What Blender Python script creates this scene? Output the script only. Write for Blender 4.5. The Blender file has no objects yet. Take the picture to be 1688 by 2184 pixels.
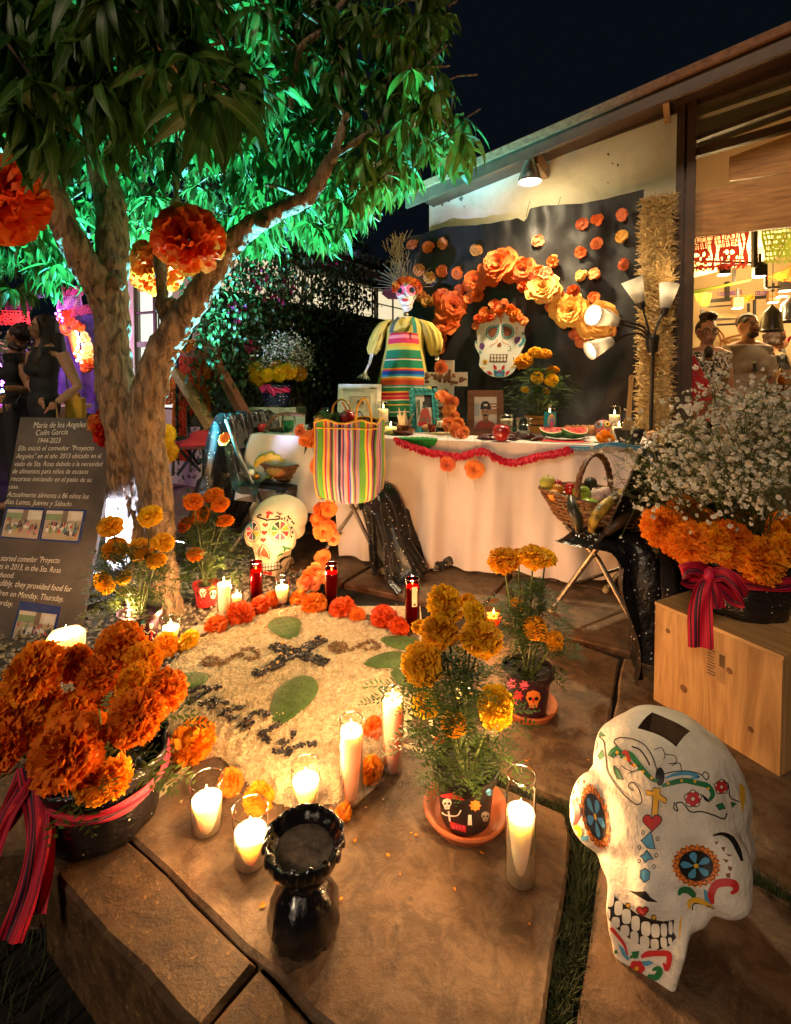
import bpy,bmesh,math,random
import numpy as np
from mathutils import Vector as V,Matrix as M,Euler
from mathutils.bvhtree import BVHTree
from mathutils.geometry import delaunay_2d_cdt
R=random.Random(7)
rad=math.radians
sc=bpy.context.scene
col=sc.collection
# ---------------------------------------------------------------- camera
H=1.15;FP=1100.0;PIT=rad(2.0);PW,PH=1688.0,2184.0
Y0=800+FP*math.tan(PIT)
cd=bpy.data.cameras.new('camera');cam=bpy.data.objects.new('camera',cd);col.objects.link(cam)
cd.sensor_fit='VERTICAL';cd.sensor_height=24;cd.lens=FP/PH*24
cd.shift_y=-(PH/2-Y0)/PH;cd.clip_start=.02;cd.clip_end=400
cam.location=(0,0,H);cam.rotation_euler=(math.pi/2-PIT,0,0);sc.camera=cam
# ---------------------------------------------------------------- world: clear night, no moon
w=bpy.data.worlds.new('World');sc.world=w;w.use_nodes=True
bg=w.node_tree.nodes['Background'];bg.inputs[0].default_value=(.0017,.0028,.0045,1);bg.inputs[1].default_value=1.0
# one weak, warm, wide sun stands for the courtyard lights behind the photographer
sd=bpy.data.lights.new('sun','SUN');sun=bpy.data.objects.new('sun',sd);col.objects.link(sun)
sd.energy=.95;sd.angle=rad(12);sd.color=(1,.74,.50);sun.rotation_euler=(rad(58),0,rad(-30))
sc.view_settings.view_transform='Standard';sc.view_settings.look='None'
sc.view_settings.exposure=0.48;sc.view_settings.gamma=1.0;sc.view_settings.use_curve_mapping=False
sc.cycles.use_denoising=True;sc.cycles.max_bounces=8;sc.cycles.transparent_max_bounces=24
sc.cycles.caustics_reflective=False;sc.cycles.caustics_refractive=False;sc.cycles.sample_clamp_indirect=4
sc.cycles.use_light_tree=True
# ---------------------------------------------------------------- pixel -> world
def ray(px,py):
    xc=(px-PW/2)/FP;yc=-(py-Y0)/FP
    return V((xc,math.cos(PIT)+yc*math.sin(PIT),-math.sin(PIT)+yc*math.cos(PIT)))
def at(px,py,Y):
    r=ray(px,py);return V((0,0,H))+r*(Y/r.y)
def gnd(px,py,z=0.0):
    r=ray(px,py);return V((0,0,H))+r*((z-H)/r.z)
AX=V((.870,-.492,0));BX=V((.492,.870,0))      # along the altar wall (to the right), and away from the camera
Q0=V((.437,3.08,0))                                 # foot of the altar table's front
def onwall(px,py,d):                                  # point on the plane d metres behind the table front
    r=ray(px,py);n=BX;p=Q0+BX*d
    t=(p-V((0,0,H))).dot(n)/r.dot(n);return V((0,0,H))+r*t
def AB(a,b,z=0):return Q0+AX*a+BX*b+V((0,0,z))
RZA=math.atan2(AX.y,AX.x)
# ---------------------------------------------------------------- mesh builder
class MB:
    def __init__(s):s.v=[];s.f=[];s.m=[]
    def add(s,vs,fs,mat=0,X=None):
        k=len(s.v)
        s.v+=[tuple(X@V(p))for p in vs]if X is not None else[tuple(p)for p in vs]
        s.f+=[tuple(i+k for i in f)for f in fs];s.m+=[mat]*len(fs);return s
    def box(s,c,sz,mat=0,X=None,rz=0):
        x,y,z=[q/2 for q in sz]
        T=M.Translation(c)@M.Rotation(rz,4,'Z')
        if X is not None:T=X@T
        return s.add([(-x,-y,-z),(x,-y,-z),(x,y,-z),(-x,y,-z),(-x,-y,z),(x,-y,z),(x,y,z),(-x,y,z)],
              [(0,3,2,1),(4,5,6,7),(0,1,5,4),(1,2,6,5),(2,3,7,6),(3,0,4,7)],mat,T)
    def bar(s,a,b,wd,th,mat=0,up=(0,0,1)):
        a,b=V(a),V(b);d=(b-a);L=d.length;d.normalize();sd_=d.cross(V(up))
        if sd_.length<1e-4:sd_=d.cross(V((0,1,0)))
        sd_.normalize();u=sd_.cross(d)
        T=M(((sd_.x,d.x,u.x,a.x),(sd_.y,d.y,u.y,a.y),(sd_.z,d.z,u.z,a.z),(0,0,0,1)))
        return s.box((0,L/2,0),(wd,L,th),mat,T)
    def grid(s,P,mat=0,cu=False,cv=False,X=None):
        n,m=len(P),len(P[0]);fs=[]
        for i in range(n if cu else n-1):
            for j in range(m if cv else m-1):
                a,b=i,(i+1)%n;c,d=j,(j+1)%m
                fs.append((a*m+c,b*m+c,b*m+d,a*m+d))
        return s.add([p for r in P for p in r],fs,mat,X)
    def tube(s,pts,rr,n=8,mat=0,X=None,cap=True,wob=0):
        pts=[V(p)for p in pts];k=len(pts)
        if not hasattr(rr,'__len__'):rr=[rr]*k
        P=[];pu=None
        for i in range(k):
            d=(pts[min(i+1,k-1)]-pts[max(i-1,0)]).normalized()
            if pu is None:pu=d.orthogonal().normalized()
            pu=(pu-d*pu.dot(d)).normalized();q=d.cross(pu)
            P.append([tuple(pts[i]+(pu*math.cos(6.28318*j/n)+q*math.sin(6.28318*j/n))*rr[i]*(1+wob*(R.random()-.5)))for j in range(n)])
        b=len(s.v);s.grid(P,mat,False,True,X)
        if cap:s.f+=[tuple(b+j for j in range(n))[::-1],tuple(b+(k-1)*n+j for j in range(n))];s.m+=[mat,mat]
        return s
    def lathe(s,prof,n=24,mat=0,X=None,fn=None):
        P=[[(r*math.cos(6.28318*j/n)*(fn(j/n,i)if fn else 1),r*math.sin(6.28318*j/n)*(fn(j/n,i)if fn else 1),z)for j in range(n)]for i,(r,z)in enumerate(prof)]
        b=len(s.v);s.grid(P,mat,False,True,X);k=len(prof)
        if prof[0][0]>1e-5:s.f.append(tuple(b+j for j in range(n))[::-1]);s.m.append(mat)
        if prof[-1][0]>1e-5:s.f.append(tuple(b+(k-1)*n+j for j in range(n)));s.m.append(mat)
        return s
    def ell(s,c,r,n=16,m=10,mat=0,X=None):
        if not hasattr(r,'__len__'):r=(r,)*3
        P=[[(c[0]+r[0]*math.sin(math.pi*(i+.02)/(m+.04))*math.cos(6.28318*j/n),c[1]+r[1]*math.sin(math.pi*(i+.02)/(m+.04))*math.sin(6.28318*j/n),
               c[2]+r[2]*math.cos(math.pi*(i+.02)/(m+.04)))for j in range(n)]for i in range(m+1)][::-1]
        b=len(s.v);s.grid(P,mat,False,True,X)
        s.f+=[tuple(b+j for j in range(n))[::-1],tuple(b+m*n+j for j in range(n))];s.m+=[mat,mat];return s
    def poly(s,pts,th,X=None,mat=0):                # a flat outline in x/z extruded th along +y
        n=len(pts);ar=sum(pts[i][0]*pts[(i+1)%n][1]-pts[(i+1)%n][0]*pts[i][1]for i in range(n))
        if ar<0:pts=pts[::-1]
        vs=[(x,0,z)for x,z in pts]+[(x,th,z)for x,z in pts]
        fs=[tuple(range(n)),tuple(range(2*n-1,n-1,-1))]+[((i+1)%n,i,i+n,(i+1)%n+n)for i in range(n)]
        return s.add(vs,fs,mat,X)
    def mesh(s,name,mats,smooth=True):
        me=bpy.data.meshes.new(name);me.from_pydata(s.v,[],s.f)
        for m_ in(mats if isinstance(mats,(list,tuple))else[mats]):me.materials.append(m_)
        me.polygons.foreach_set('material_index',s.m)
        if smooth:me.polygons.foreach_set('use_smooth',[True]*len(s.f))
        me.update();return me
    def build(s,name,mats,parent=None,smooth=False,loc=None,auto=None):
        return link(name,s.mesh(name,mats,smooth or auto is not None),parent,loc,auto)
def link(name,me,parent=None,loc=None,auto=None):
    o=bpy.data.objects.new(name,me);col.objects.link(o)
    if auto is not None and hasattr(me,'set_sharp_from_angle'):me.set_sharp_from_angle(angle=rad(auto))
    if parent is not None:o.parent=parent
    if loc is not None:o.location=loc
    return o
def tag(o,label=None,cat=None,group=None,kind=None):
    if label:o['label']=label
    if cat:o['category']=cat
    if group:o['group']=group
    if kind:o['kind']=kind
    return o
def thing(name,label,cat,loc=(0,0,0),rz=0,group=None):
    o=bpy.data.objects.new(name,None);col.objects.link(o);o.empty_display_size=.05
    o.location=loc;o.rotation_euler=(0,0,rz);return tag(o,label,cat,group)
def copy_tree(o,parent=None):
    c=o.copy();col.objects.link(c)
    if parent is not None:c.parent=parent
    for ch in list(o.children):copy_tree(ch,c)
    return c
def blob(mb,vox,name,mats,parent=None,it=6,fac=.5,fn=None,loc=None):   # one continuous skin over overlapping solids
    o=mb.build(name,mats,None,True)
    r=o.modifiers.new('r','REMESH');r.mode='VOXEL';r.voxel_size=vox;r.use_smooth_shade=True
    if it:s_=o.modifiers.new('s','SMOOTH');s_.iterations=it;s_.factor=fac
    dg=bpy.context.evaluated_depsgraph_get();dg.update()
    me=bpy.data.meshes.new_from_object(o.evaluated_get(dg));o.modifiers.clear();old=o.data;o.data=me;bpy.data.meshes.remove(old);me.name=name
    if fn:
        co=np.empty(len(me.vertices)*3,np.float32);me.vertices.foreach_get('co',co)
        co=fn(co.reshape(-1,3).astype(float));me.vertices.foreach_set('co',co.astype(np.float32).ravel())
    if len(me.materials)==0:
        for m_ in(mats if isinstance(mats,(list,tuple))else[mats]):me.materials.append(m_)
    me.polygons.foreach_set('use_smooth',[True]*len(me.polygons));me.update()
    if parent is not None:o.parent=parent
    if loc is not None:o.location=loc
    return o
def dent(co,c,r,amt):                                # press a soft hollow into a point cloud
    d=(co-np.array(c))/np.array(r);q=np.clip(1-(d**2).sum(1),0,1)
    return co+np.outer(q**1.0,np.array(amt))
def subdiv(poly,step):
    out=[]
    for i in range(len(poly)):
        a,b=np.array(poly[i],float),np.array(poly[(i+1)%len(poly)],float)
        n=max(1,int(np.linalg.norm(b-a)/step))
        out+=[tuple(a+(b-a)*k/n)for k in range(n)]
    return out
def tri2d(poly,step):                                  # fill an outline with small triangles
    p=subdiv(poly,step);n=len(p);xs=[q[0]for q in p];ys=[q[1]for q in p];pts=list(p)
    ar=sum(p[i][0]*p[(i+1)%n][1]-p[(i+1)%n][0]*p[i][1]for i in range(n))
    if ar<0:p=p[::-1];pts=list(p)
    def inside(x,y):
        c=False;j=n-1
        for i in range(n):
            if(p[i][1]>y)!=(p[j][1]>y)and x<(p[j][0]-p[i][0])*(y-p[i][1])/(p[j][1]-p[i][1]+1e-12)+p[i][0]:c=not c
            j=i
        return c
    x=min(xs)+step*.5
    while x<max(xs):
        y=min(ys)+step*.5
        while y<max(ys):
            if inside(x,y):pts.append((x,y))
            y+=step
        x+=step
    r=delaunay_2d_cdt([V(q)for q in pts],[],[tuple(range(n))],1,1e-6)
    return[tuple(q)for q in r[0]],[tuple(f)for f in r[2]]
def stroke(pts,wd,closed=False):                      # outline of a brush stroke (list of quads merged to one outline)
    if not hasattr(wd,'__len__'):wd=[wd]*len(pts)
    pts=[np.array(p,float)for p in pts];L=[];Rr=[]
    for i in range(len(pts)):
        d=pts[min(i+1,len(pts)-1)]-pts[max(i-1,0)];d=d/(np.linalg.norm(d)+1e-9);nn=np.array((-d[1],d[0]))*wd[i]/2
        L.append(tuple(pts[i]+nn));Rr.append(tuple(pts[i]-nn))
    return L+Rr[::-1]
def curve(pts,k=6):                                    # Catmull-Rom
    P=[np.array(p,float)for p in pts];P=[2*P[0]-P[1]]+P+[2*P[-1]-P[-2]];out=[]
    for i in range(1,len(P)-2):
        for j in range(k):
            t=j/k;a,b,c,d=P[i-1],P[i],P[i+1],P[i+2]
            out.append(tuple(.5*((2*b)+(c-a)*t+(2*a-5*b+4*c-d)*t*t+(3*b-a-3*c+d)*t**3)))
    return out+[tuple(P[-2])]
def circ(cx,cy,r,n=14,ry=None,a0=0):return[(cx+r*math.cos(a0+6.28318*i/n),cy+(ry or r)*math.sin(a0+6.28318*i/n))for i in range(n)]
def heart(cx,cy,s):return[(cx+s*.5*(16*math.sin(t)**3)/16,cy-s*.5*(13*math.cos(t)-5*math.cos(2*t)-2*math.cos(3*t)-math.cos(4*t))/15)for t in[6.28318*i/22 for i in range(22)]]
class Paint:                                            # paint on a surface: outlines laid onto it by casting onto the mesh
    def __init__(s,objs,cast,off=.0012):
        s.bv=[]
        dg=bpy.context.evaluated_depsgraph_get();dg.update()
        for o in objs:
            Wm=world(o);me=o.data
            s.bv.append(BVHTree.FromPolygons([Wm@v.co for v in me.vertices],[tuple(p.vertices)for p in me.polygons]))
        s.cast=cast;s.off=off;s.mb=MB()
    def hit(s,x,y):
        o,d=s.cast(x,y);best=None
        for b in s.bv:
            h=b.ray_cast(o,d,20)
            if h[0]is not None and(best is None or h[3]<best[3]):best=h
        return(best[0]-d*s.off if best else None)
    def fill(s,poly,mat,step,lift=0):
        vs,fs=tri2d(poly,step);P=[];
        so=s.off;s.off=so*(1+lift)
        P=[s.hit(*q)for q in vs];s.off=so
        ok=[f for f in fs if all(P[i]is not None for i in f)]
        ok=[f for f in ok if max((P[f[0]]-P[f[1]]).length,(P[f[1]]-P[f[2]]).length,(P[f[2]]-P[f[0]]).length)<s.maxe]
        s.mb.add([p if p is not None else(0,0,0)for p in P],ok,mat)
    maxe=.06;ls=1.0
    def line(s,pts,wd,mat,lift=.6,smooth=True):
        c=curve(pts)if smooth and len(pts)>2 else subdiv(pts,1e9);wd=[q*s.ls for q in wd]if hasattr(wd,'__len__')else wd*s.ls
        n=len(c)
        if not hasattr(wd,'__len__'):W_=[wd]*n
        else:W_=[float(np.interp(i/(n-1),np.linspace(0,1,len(wd)),wd))for i in range(n)]
        o=stroke(c,W_);so=s.off;s.off=so*(1+lift);P=[s.hit(*q)for q in o];s.off=so
        fs=[(i,i+1,2*n-2-i,2*n-1-i)for i in range(n-1)]
        fs=[f for f in fs if all(P[i]is not None for i in f)and(P[f[0]]-P[f[1]]).length<s.maxe]
        s.mb.add([p if p is not None else(0,0,0)for p in P],fs,mat)
    def done(s,name,mats,parent):
        mb=s.mb;Wi=world(parent).inverted();used=sorted({i for f in mb.f for i in f});mp={u:k for k,u in enumerate(used)}
        mb.v=[tuple(Wi@V(mb.v[u]))for u in used];mb.f=[tuple(mp[i]for i in f)for f in mb.f]
        return mb.build(name,mats,parent,True)
def world(o):
    Wm=o.matrix_basis.copy();p=o.parent
    while p is not None:Wm=p.matrix_basis@Wm;p=p.parent
    return Wm
def camcast(x,y):return V((0,0,H)),ray(x,y).normalized()
# ---------------------------------------------------------------- materials
def nd(nt,t,**k):
    n=nt.nodes.new(t)
    for a,b in k.items():
        if a.startswith('i_'):n.inputs[a[2:].replace('_',' ')].default_value=b
        else:setattr(n,a,b)
    return n
def lk(nt,a,b):nt.links.new(a,b)
_mc={}
def pm(name,c1,c2=None,scale=8,rough=.6,bump=0,bscale=None,metal=0,sss=0,spec=.4,coat=0,detail=5,dist=.0,stretch=None,rnd=0,contrast=(.35,.65),trans=0,sheen=0,backlit=0):
    if name in _mc:return _mc[name]
    m=bpy.data.materials.new(name);m.use_nodes=True;nt=m.node_tree;b=nt.nodes['Principled BSDF'];_mc[name]=m
    c1=tuple(c1)+(1,);c2=tuple(c2)+(1,)if c2 else tuple(q*.72 for q in c1[:3])+(1,)
    tc=nd(nt,'ShaderNodeTexCoord');co=tc.outputs['Object']
    if stretch:
        mp=nd(nt,'ShaderNodeMapping');mp.inputs['Scale'].default_value=stretch;lk(nt,co,mp.inputs[0]);co=mp.outputs[0]
    no=nd(nt,'ShaderNodeTexNoise',i_Scale=scale,i_Detail=detail,i_Roughness=.62,i_Distortion=dist);lk(nt,co,no.inputs['Vector'])
    rp=nd(nt,'ShaderNodeValToRGB');rp.color_ramp.elements[0].position,rp.color_ramp.elements[1].position=contrast
    rp.color_ramp.elements[0].color=c2;rp.color_ramp.elements[1].color=c1
    lk(nt,no.outputs[0],rp.inputs[0]);out=rp.outputs[0]
    if rnd:
        oi=nd(nt,'ShaderNodeObjectInfo');hs=nd(nt,'ShaderNodeHueSaturation');mr=nd(nt,'ShaderNodeMapRange');mr.inputs[3].default_value=.5-rnd*.12;mr.inputs[4].default_value=.5+rnd*.12
        mv=nd(nt,'ShaderNodeMapRange');mv.inputs[3].default_value=1-rnd;mv.inputs[4].default_value=1+rnd*.6
        lk(nt,oi.outputs['Random'],mr.inputs[0]);lk(nt,oi.outputs['Random'],mv.inputs[0]);lk(nt,mr.outputs[0],hs.inputs['Hue']);lk(nt,mv.outputs[0],hs.inputs['Value']);lk(nt,out,hs.inputs['Color']);out=hs.outputs[0]
    lk(nt,out,b.inputs['Base Color'])
    b.inputs['Roughness'].default_value=rough;b.inputs['Metallic'].default_value=metal;b.inputs['Specular IOR Level'].default_value=spec
    b.inputs['Coat Weight'].default_value=coat;b.inputs['Sheen Weight'].default_value=sheen
    if sss:b.inputs['Subsurface Weight'].default_value=1;b.inputs['Subsurface Radius'].default_value=(1,.7,.42);b.inputs['Subsurface Scale'].default_value=sss
    if trans:b.inputs['Transmission Weight'].default_value=trans
    if bump:
        n2=nd(nt,'ShaderNodeTexNoise',i_Scale=bscale or scale*3,i_Detail=6,i_Roughness=.65);lk(nt,co,n2.inputs['Vector'])
        bp=nd(nt,'ShaderNodeBump',i_Strength=min(1,bump),i_Distance=.01);lk(nt,n2.outputs[0],bp.inputs['Height']);lk(nt,bp.outputs[0],b.inputs['Normal'])
    if backlit:
        tr=nd(nt,'ShaderNodeBsdfTranslucent');lk(nt,out,tr.inputs[0]);mx=nd(nt,'ShaderNodeMixShader',i_Fac=backlit)
        lk(nt,b.outputs[0],mx.inputs[1]);lk(nt,tr.outputs[0],mx.inputs[2]);lk(nt,mx.outputs[0],nt.nodes['Material Output'].inputs[0])
    return m
def em(name,c,s):
    if name in _mc:return _mc[name]
    m=bpy.data.materials.new(name);m.use_nodes=True;nt=m.node_tree;nt.nodes.clear();_mc[name]=m
    e=nd(nt,'ShaderNodeEmission');e.inputs[0].default_value=tuple(c)+(1,);e.inputs[1].default_value=s
    o=nd(nt,'ShaderNodeOutputMaterial');lk(nt,e.outputs[0],o.inputs[0]);m.cycles.emission_sampling='NONE';return m
def glass(name,tint=(1,1,1),refl=.12,rough=.03):       # thin glass: lets light straight through, with a sheen
    if name in _mc:return _mc[name]
    m=bpy.data.materials.new(name);m.use_nodes=True;nt=m.node_tree;nt.nodes.clear();_mc[name]=m
    t=nd(nt,'ShaderNodeBsdfTransparent');t.inputs[0].default_value=tuple(tint)+(1,)
    g=nd(nt,'ShaderNodeBsdfGlossy',i_Roughness=rough);lw=nd(nt,'ShaderNodeLayerWeight',i_Blend=refl)
    no=nd(nt,'ShaderNodeTexNoise',i_Scale=30.);bp=nd(nt,'ShaderNodeBump',i_Strength=.05);lk(nt,no.outputs[0],bp.inputs['Height']);lk(nt,bp.outputs[0],g.inputs['Normal'])
    mk=nd(nt,'ShaderNodeMath',operation='MULTIPLY');mk.inputs[1].default_value=.8;lk(nt,lw.outputs['Fresnel'],mk.inputs[0]);mx=nd(nt,'ShaderNodeMixShader');lk(nt,mk.outputs[0],mx.inputs[0]);lk(nt,t.outputs[0],mx.inputs[1]);lk(nt,g.outputs[0],mx.inputs[2])
    o=nd(nt,'ShaderNodeOutputMaterial');lk(nt,mx.outputs[0],o.inputs[0]);return m
def dotted(name,base,dot,scale=60,size=.12,alpha=1.0,rough=.25,uvw=(1,1,1)):   # shiny cloth with a woven grid of foil dots
    if name in _mc:return _mc[name]
    m=bpy.data.materials.new(name);m.use_nodes=True;nt=m.node_tree;b=nt.nodes['Principled BSDF'];_mc[name]=m
    tc=nd(nt,'ShaderNodeTexCoord');vo=nd(nt,'ShaderNodeTexVoronoi',i_Scale=scale,i_Randomness=.35);mp=nd(nt,'ShaderNodeMapping');mp.inputs['Scale'].default_value=uvw
    lk(nt,tc.outputs['Object'],mp.inputs[0]);lk(nt,mp.outputs[0],vo.inputs['Vector'])
    lt=nd(nt,'ShaderNodeMath',operation='LESS_THAN');lk(nt,vo.outputs['Distance'],lt.inputs[0]);lt.inputs[1].default_value=size
    mx=nd(nt,'ShaderNodeMix',data_type='RGBA');mx.inputs['A'].default_value=tuple(base)+(1,)
    hs=nd(nt,'ShaderNodeMix',data_type='RGBA');hs.inputs[0].default_value=.25;hs.inputs['A'].default_value=tuple(dot)+(1,);lk(nt,vo.outputs['Color'],hs.inputs['B'])
    lk(nt,lt.outputs[0],mx.inputs[0]);lk(nt,hs.outputs['Result'],mx.inputs['B']);lk(nt,mx.outputs['Result'],b.inputs['Base Color'])
    b.inputs['Roughness'].default_value=rough;no=nd(nt,'ShaderNodeTexNoise',i_Scale=14.,i_Detail=4.);bp=nd(nt,'ShaderNodeBump',i_Strength=.5,i_Distance=.02);lk(nt,no.outputs[0],bp.inputs['Height']);lk(nt,bp.outputs[0],b.inputs['Normal'])
    if alpha<1:
        mt=nd(nt,'ShaderNodeMath',operation='MAXIMUM');mt.inputs[0].default_value=alpha;lk(nt,lt.outputs[0],mt.inputs[1]);lk(nt,mt.outputs[0],b.inputs['Alpha'])
    return m
def flat(name,c,rough=.55,**k):return pm(name,c,tuple(q*.86 for q in c),25,rough,**k)
def lamp(kind,loc,energy,color,size=.03,name='glow',parent=None,rot=None,spot=None):
    ld=bpy.data.lights.new(name,kind);ld.energy=energy;ld.color=color
    if kind in('POINT','SPOT'):ld.shadow_soft_size=size
    if kind=='SPOT':ld.spot_size=spot[0];ld.spot_blend=spot[1]
    if kind=='AREA':ld.size=size
    o=bpy.data.objects.new(name,ld);col.objects.link(o);o.location=loc
    if rot is not None:o.rotation_euler=rot
    if parent is not None:o.parent=parent
    return o
def aim(o,target):
    o.rotation_euler=(V(target)-o.location).to_track_quat('-Z','Y').to_euler()
def text(s,name,X,height,mat,parent=None,width=None,shear=0,thick=0,align='LEFT',off=0):
    cu=bpy.data.curves.new(name,'FONT');cu.body=s;cu.size=1;cu.shear=shear;cu.resolution_u=2;cu.extrude=thick;cu.align_x=align;cu.offset=off
    o=bpy.data.objects.new(name,cu);dg=bpy.context.evaluated_depsgraph_get();col.objects.link(o);dg.update()
    me=bpy.data.meshes.new_from_object(o.evaluated_get(bpy.context.evaluated_depsgraph_get()));bpy.data.objects.remove(o)
    co=np.empty(len(me.vertices)*3,np.float32);me.vertices.foreach_get('co',co);co=co.reshape(-1,3)
    if len(co)==0:return None
    sx=(width/(co[:,0].max()-co[:,0].min()))if width else height/.7
    if align=='LEFT':co[:,0]-=co[:,0].min()
    co[:,0]*=sx;co[:,1]*=height/.7
    # x right, z up, y depth in the sign's own frame
    q=np.stack([co[:,0],-co[:,2],co[:,1],np.ones(len(co))],1)@np.array(X).T
    me.vertices.foreach_set('co',q[:,:3].astype(np.float32).ravel());me.materials.clear();me.materials.append(mat);me.update()
    return link(name,me,parent)
# ================================================================ THE SETTING
def stone(name,base,stain,speck,sp=.5):
    m=bpy.data.materials.new(name);m.use_nodes=True;nt=m.node_tree;b=nt.nodes['Principled BSDF']
    g=nd(nt,'ShaderNodeNewGeometry');oi=nd(nt,'ShaderNodeObjectInfo')
    ad=nd(nt,'ShaderNodeVectorMath',operation='ADD');ml=nd(nt,'ShaderNodeVectorMath',operation='SCALE');ml.inputs['Scale'].default_value=7.0
    cb=nd(nt,'ShaderNodeCombineXYZ');lk(nt,oi.outputs['Random'],cb.inputs[0]);lk(nt,oi.outputs['Random'],cb.inputs[1]);lk(nt,cb.outputs[0],ml.inputs[0])
    lk(nt,g.outputs['Position'],ad.inputs[0]);lk(nt,ml.outputs[0],ad.inputs[1]);P=ad.outputs[0]
    n1=nd(nt,'ShaderNodeTexNoise',i_Scale=3.2,i_Detail=8.,i_Roughness=.62,i_Distortion=.8);n2=nd(nt,'ShaderNodeTexNoise',i_Scale=64.,i_Detail=6.,i_Roughness=.75);n3=nd(nt,'ShaderNodeTexNoise',i_Scale=13.,i_Detail=9.,i_Roughness=.74,i_Distortion=.6)
    for n in(n1,n2,n3):lk(nt,P,n.inputs['Vector'])
    r1=nd(nt,'ShaderNodeValToRGB');e=r1.color_ramp.elements;e[0].position=.36;e[1].position=.64;e[0].color=tuple(base)+(1,);e[1].color=tuple(stain)+(1,)
    lk(nt,n1.outputs[0],r1.inputs[0])
    r2=nd(nt,'ShaderNodeValToRGB');e=r2.color_ramp.elements;e[0].position=.57;e[1].position=.68;e[0].color=(0,0,0,1);e[1].color=(sp,sp,sp,1);lk(nt,n2.outputs[0],r2.inputs[0])
    r3=nd(nt,'ShaderNodeValToRGB');e=r3.color_ramp.elements;e[0].position=.42;e[1].position=.56;e[0].color=(.34,.30,.27,1);e[1].color=(1,1,1,1);lk(nt,n3.outputs[0],r3.inputs[0])
    mx=nd(nt,'ShaderNodeMix',data_type='RGBA');lk(nt,r2.outputs[0],mx.inputs[0]);lk(nt,r1.outputs[0],mx.inputs['A']);mx.inputs['B'].default_value=tuple(speck)+(1,)
    mu=nd(nt,'ShaderNodeMix',data_type='RGBA',blend_type='MULTIPLY');mu.inputs[0].default_value=.8;lk(nt,mx.outputs['Result'],mu.inputs['A']);lk(nt,r3.outputs[0],mu.inputs['B'])
    vo=nd(nt,'ShaderNodeTexVoronoi',i_Scale=14.,i_Randomness=1.);lk(nt,P,vo.inputs['Vector']);lt=nd(nt,'ShaderNodeMapRange');lt.inputs[1].default_value=.05;lt.inputs[2].default_value=.11;lt.inputs[3].default_value=.35;lk(nt,vo.outputs['Distance'],lt.inputs[0])
    mv=nd(nt,'ShaderNodeMix',data_type='RGBA',blend_type='MULTIPLY');mv.inputs[0].default_value=.7;lk(nt,mu.outputs['Result'],mv.inputs['A']);lk(nt,lt.outputs[0],mv.inputs['B'])
    lk(nt,mv.outputs['Result'],b.inputs['Base Color']);b.inputs['Specular IOR Level'].default_value=.35
    rr=nd(nt,'ShaderNodeMapRange');rr.inputs[3].default_value=.38;rr.inputs[4].default_value=.72;lk(nt,n3.outputs[0],rr.inputs[0]);lk(nt,rr.outputs[0],b.inputs['Roughness'])
    aa=nd(nt,'ShaderNodeMath',operation='ADD');lk(nt,n3.outputs[0],aa.inputs[0]);lk(nt,n2.outputs[0],aa.inputs[1])
    bp=nd(nt,'ShaderNodeBump',i_Strength=.6,i_Distance=.007);lk(nt,aa.outputs[0],bp.inputs['Height']);lk(nt,bp.outputs[0],b.inputs['Normal']);return m
m_stone=stone('sandstone',(.19,.13,.080),(.125,.064,.028),(.28,.185,.09),.5)
m_kerb=stone('speckled sandstone',(.075,.043,.020),(.11,.060,.026),(.34,.20,.07),.8)
m_soil=pm('dark soil',(.020,.017,.012),(.008,.007,.005),12,.95,.6)
g=MB();g.add([(-90,-20,-.24),(90,-20,-.24),(90,160,-.24),(-90,160,-.24)],[(0,1,2,3)]);tag(g.build('ground',m_soil),kind='structure')
# the terrace bed that the stones lie on
def ext(p,q,Y):                                       # carry the line p->q on to depth Y
    t=(Y-p.y)/(q.y-p.y);return p+(q-p)*t
K0,K1=gnd(101,1822),gnd(376,2159);L0,L1=gnd(262,1768),gnd(693,2184);kb=ext(K0,K1,.25)
bed=[kb,ext(L0,L1,.25),V((3,.25,0)),V((40,.25,0)),V((40,60,0)),V((-40,60,0)),V((-40,1.75,0)),V((-1.4,1.5,0)),K0+V((.01,.0,0))]
mb=MB();n=len(bed);mb.add([(p.x,p.y,-.03)for p in bed]+[(p.x,p.y,-.239)for p in bed],[tuple(range(n))]+[(i,i+n,(i+1)%n+n,(i+1)%n)for i in range(n)])
tag(mb.build('terrace_bed',m_soil),kind='structure')
patio=tag(thing('patio',None,None),kind='structure')
def slab(pts,mat,th=.05,dz=0,jit=.006,ch=.007,name='flagstone',step=.09):
    P=[V((p.x,p.y,0))for p in pts];n=len(P)
    if sum(P[i].x*P[(i+1)%n].y-P[(i+1)%n].x*P[i].y for i in range(n))<0:P=P[::-1]
    out=[]
    for i in range(n):
        a,b=P[i],P[(i+1)%n];k=max(1,int((b-a).length/step))
        for j in range(k):
            q=a.lerp(b,j/k)
            out.append(q+V((R.uniform(-1,1),R.uniform(-1,1),0))*jit*(1 if j else.4))
    n=len(out);c=sum(out,V())/n;inn=[]
    for i in range(n):
        d=(out[(i+1)%n]-out[i-1]).normalized();nn=V((-d.y,d.x,0));inn.append(out[i]+nn*ch*R.uniform(.7,1.5))
    mb=MB();vs=[(p.x,p.y,dz)for p in inn]+[(p.x,p.y,dz-ch*.9)for p in out]+[(p.x+R.uniform(-1,1)*jit,p.y+R.uniform(-1,1)*jit,-th)for p in out]
    fs=[tuple(range(n))]
    for k in range(2):
        fs+=[(k*n+i,(k+1)*n+i,(k+1)*n+(i+1)%n,k*n+(i+1)%n)for i in range(n)]
    mb.add(vs,fs);return mb.build(name,mat,patio,auto=28)
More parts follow.
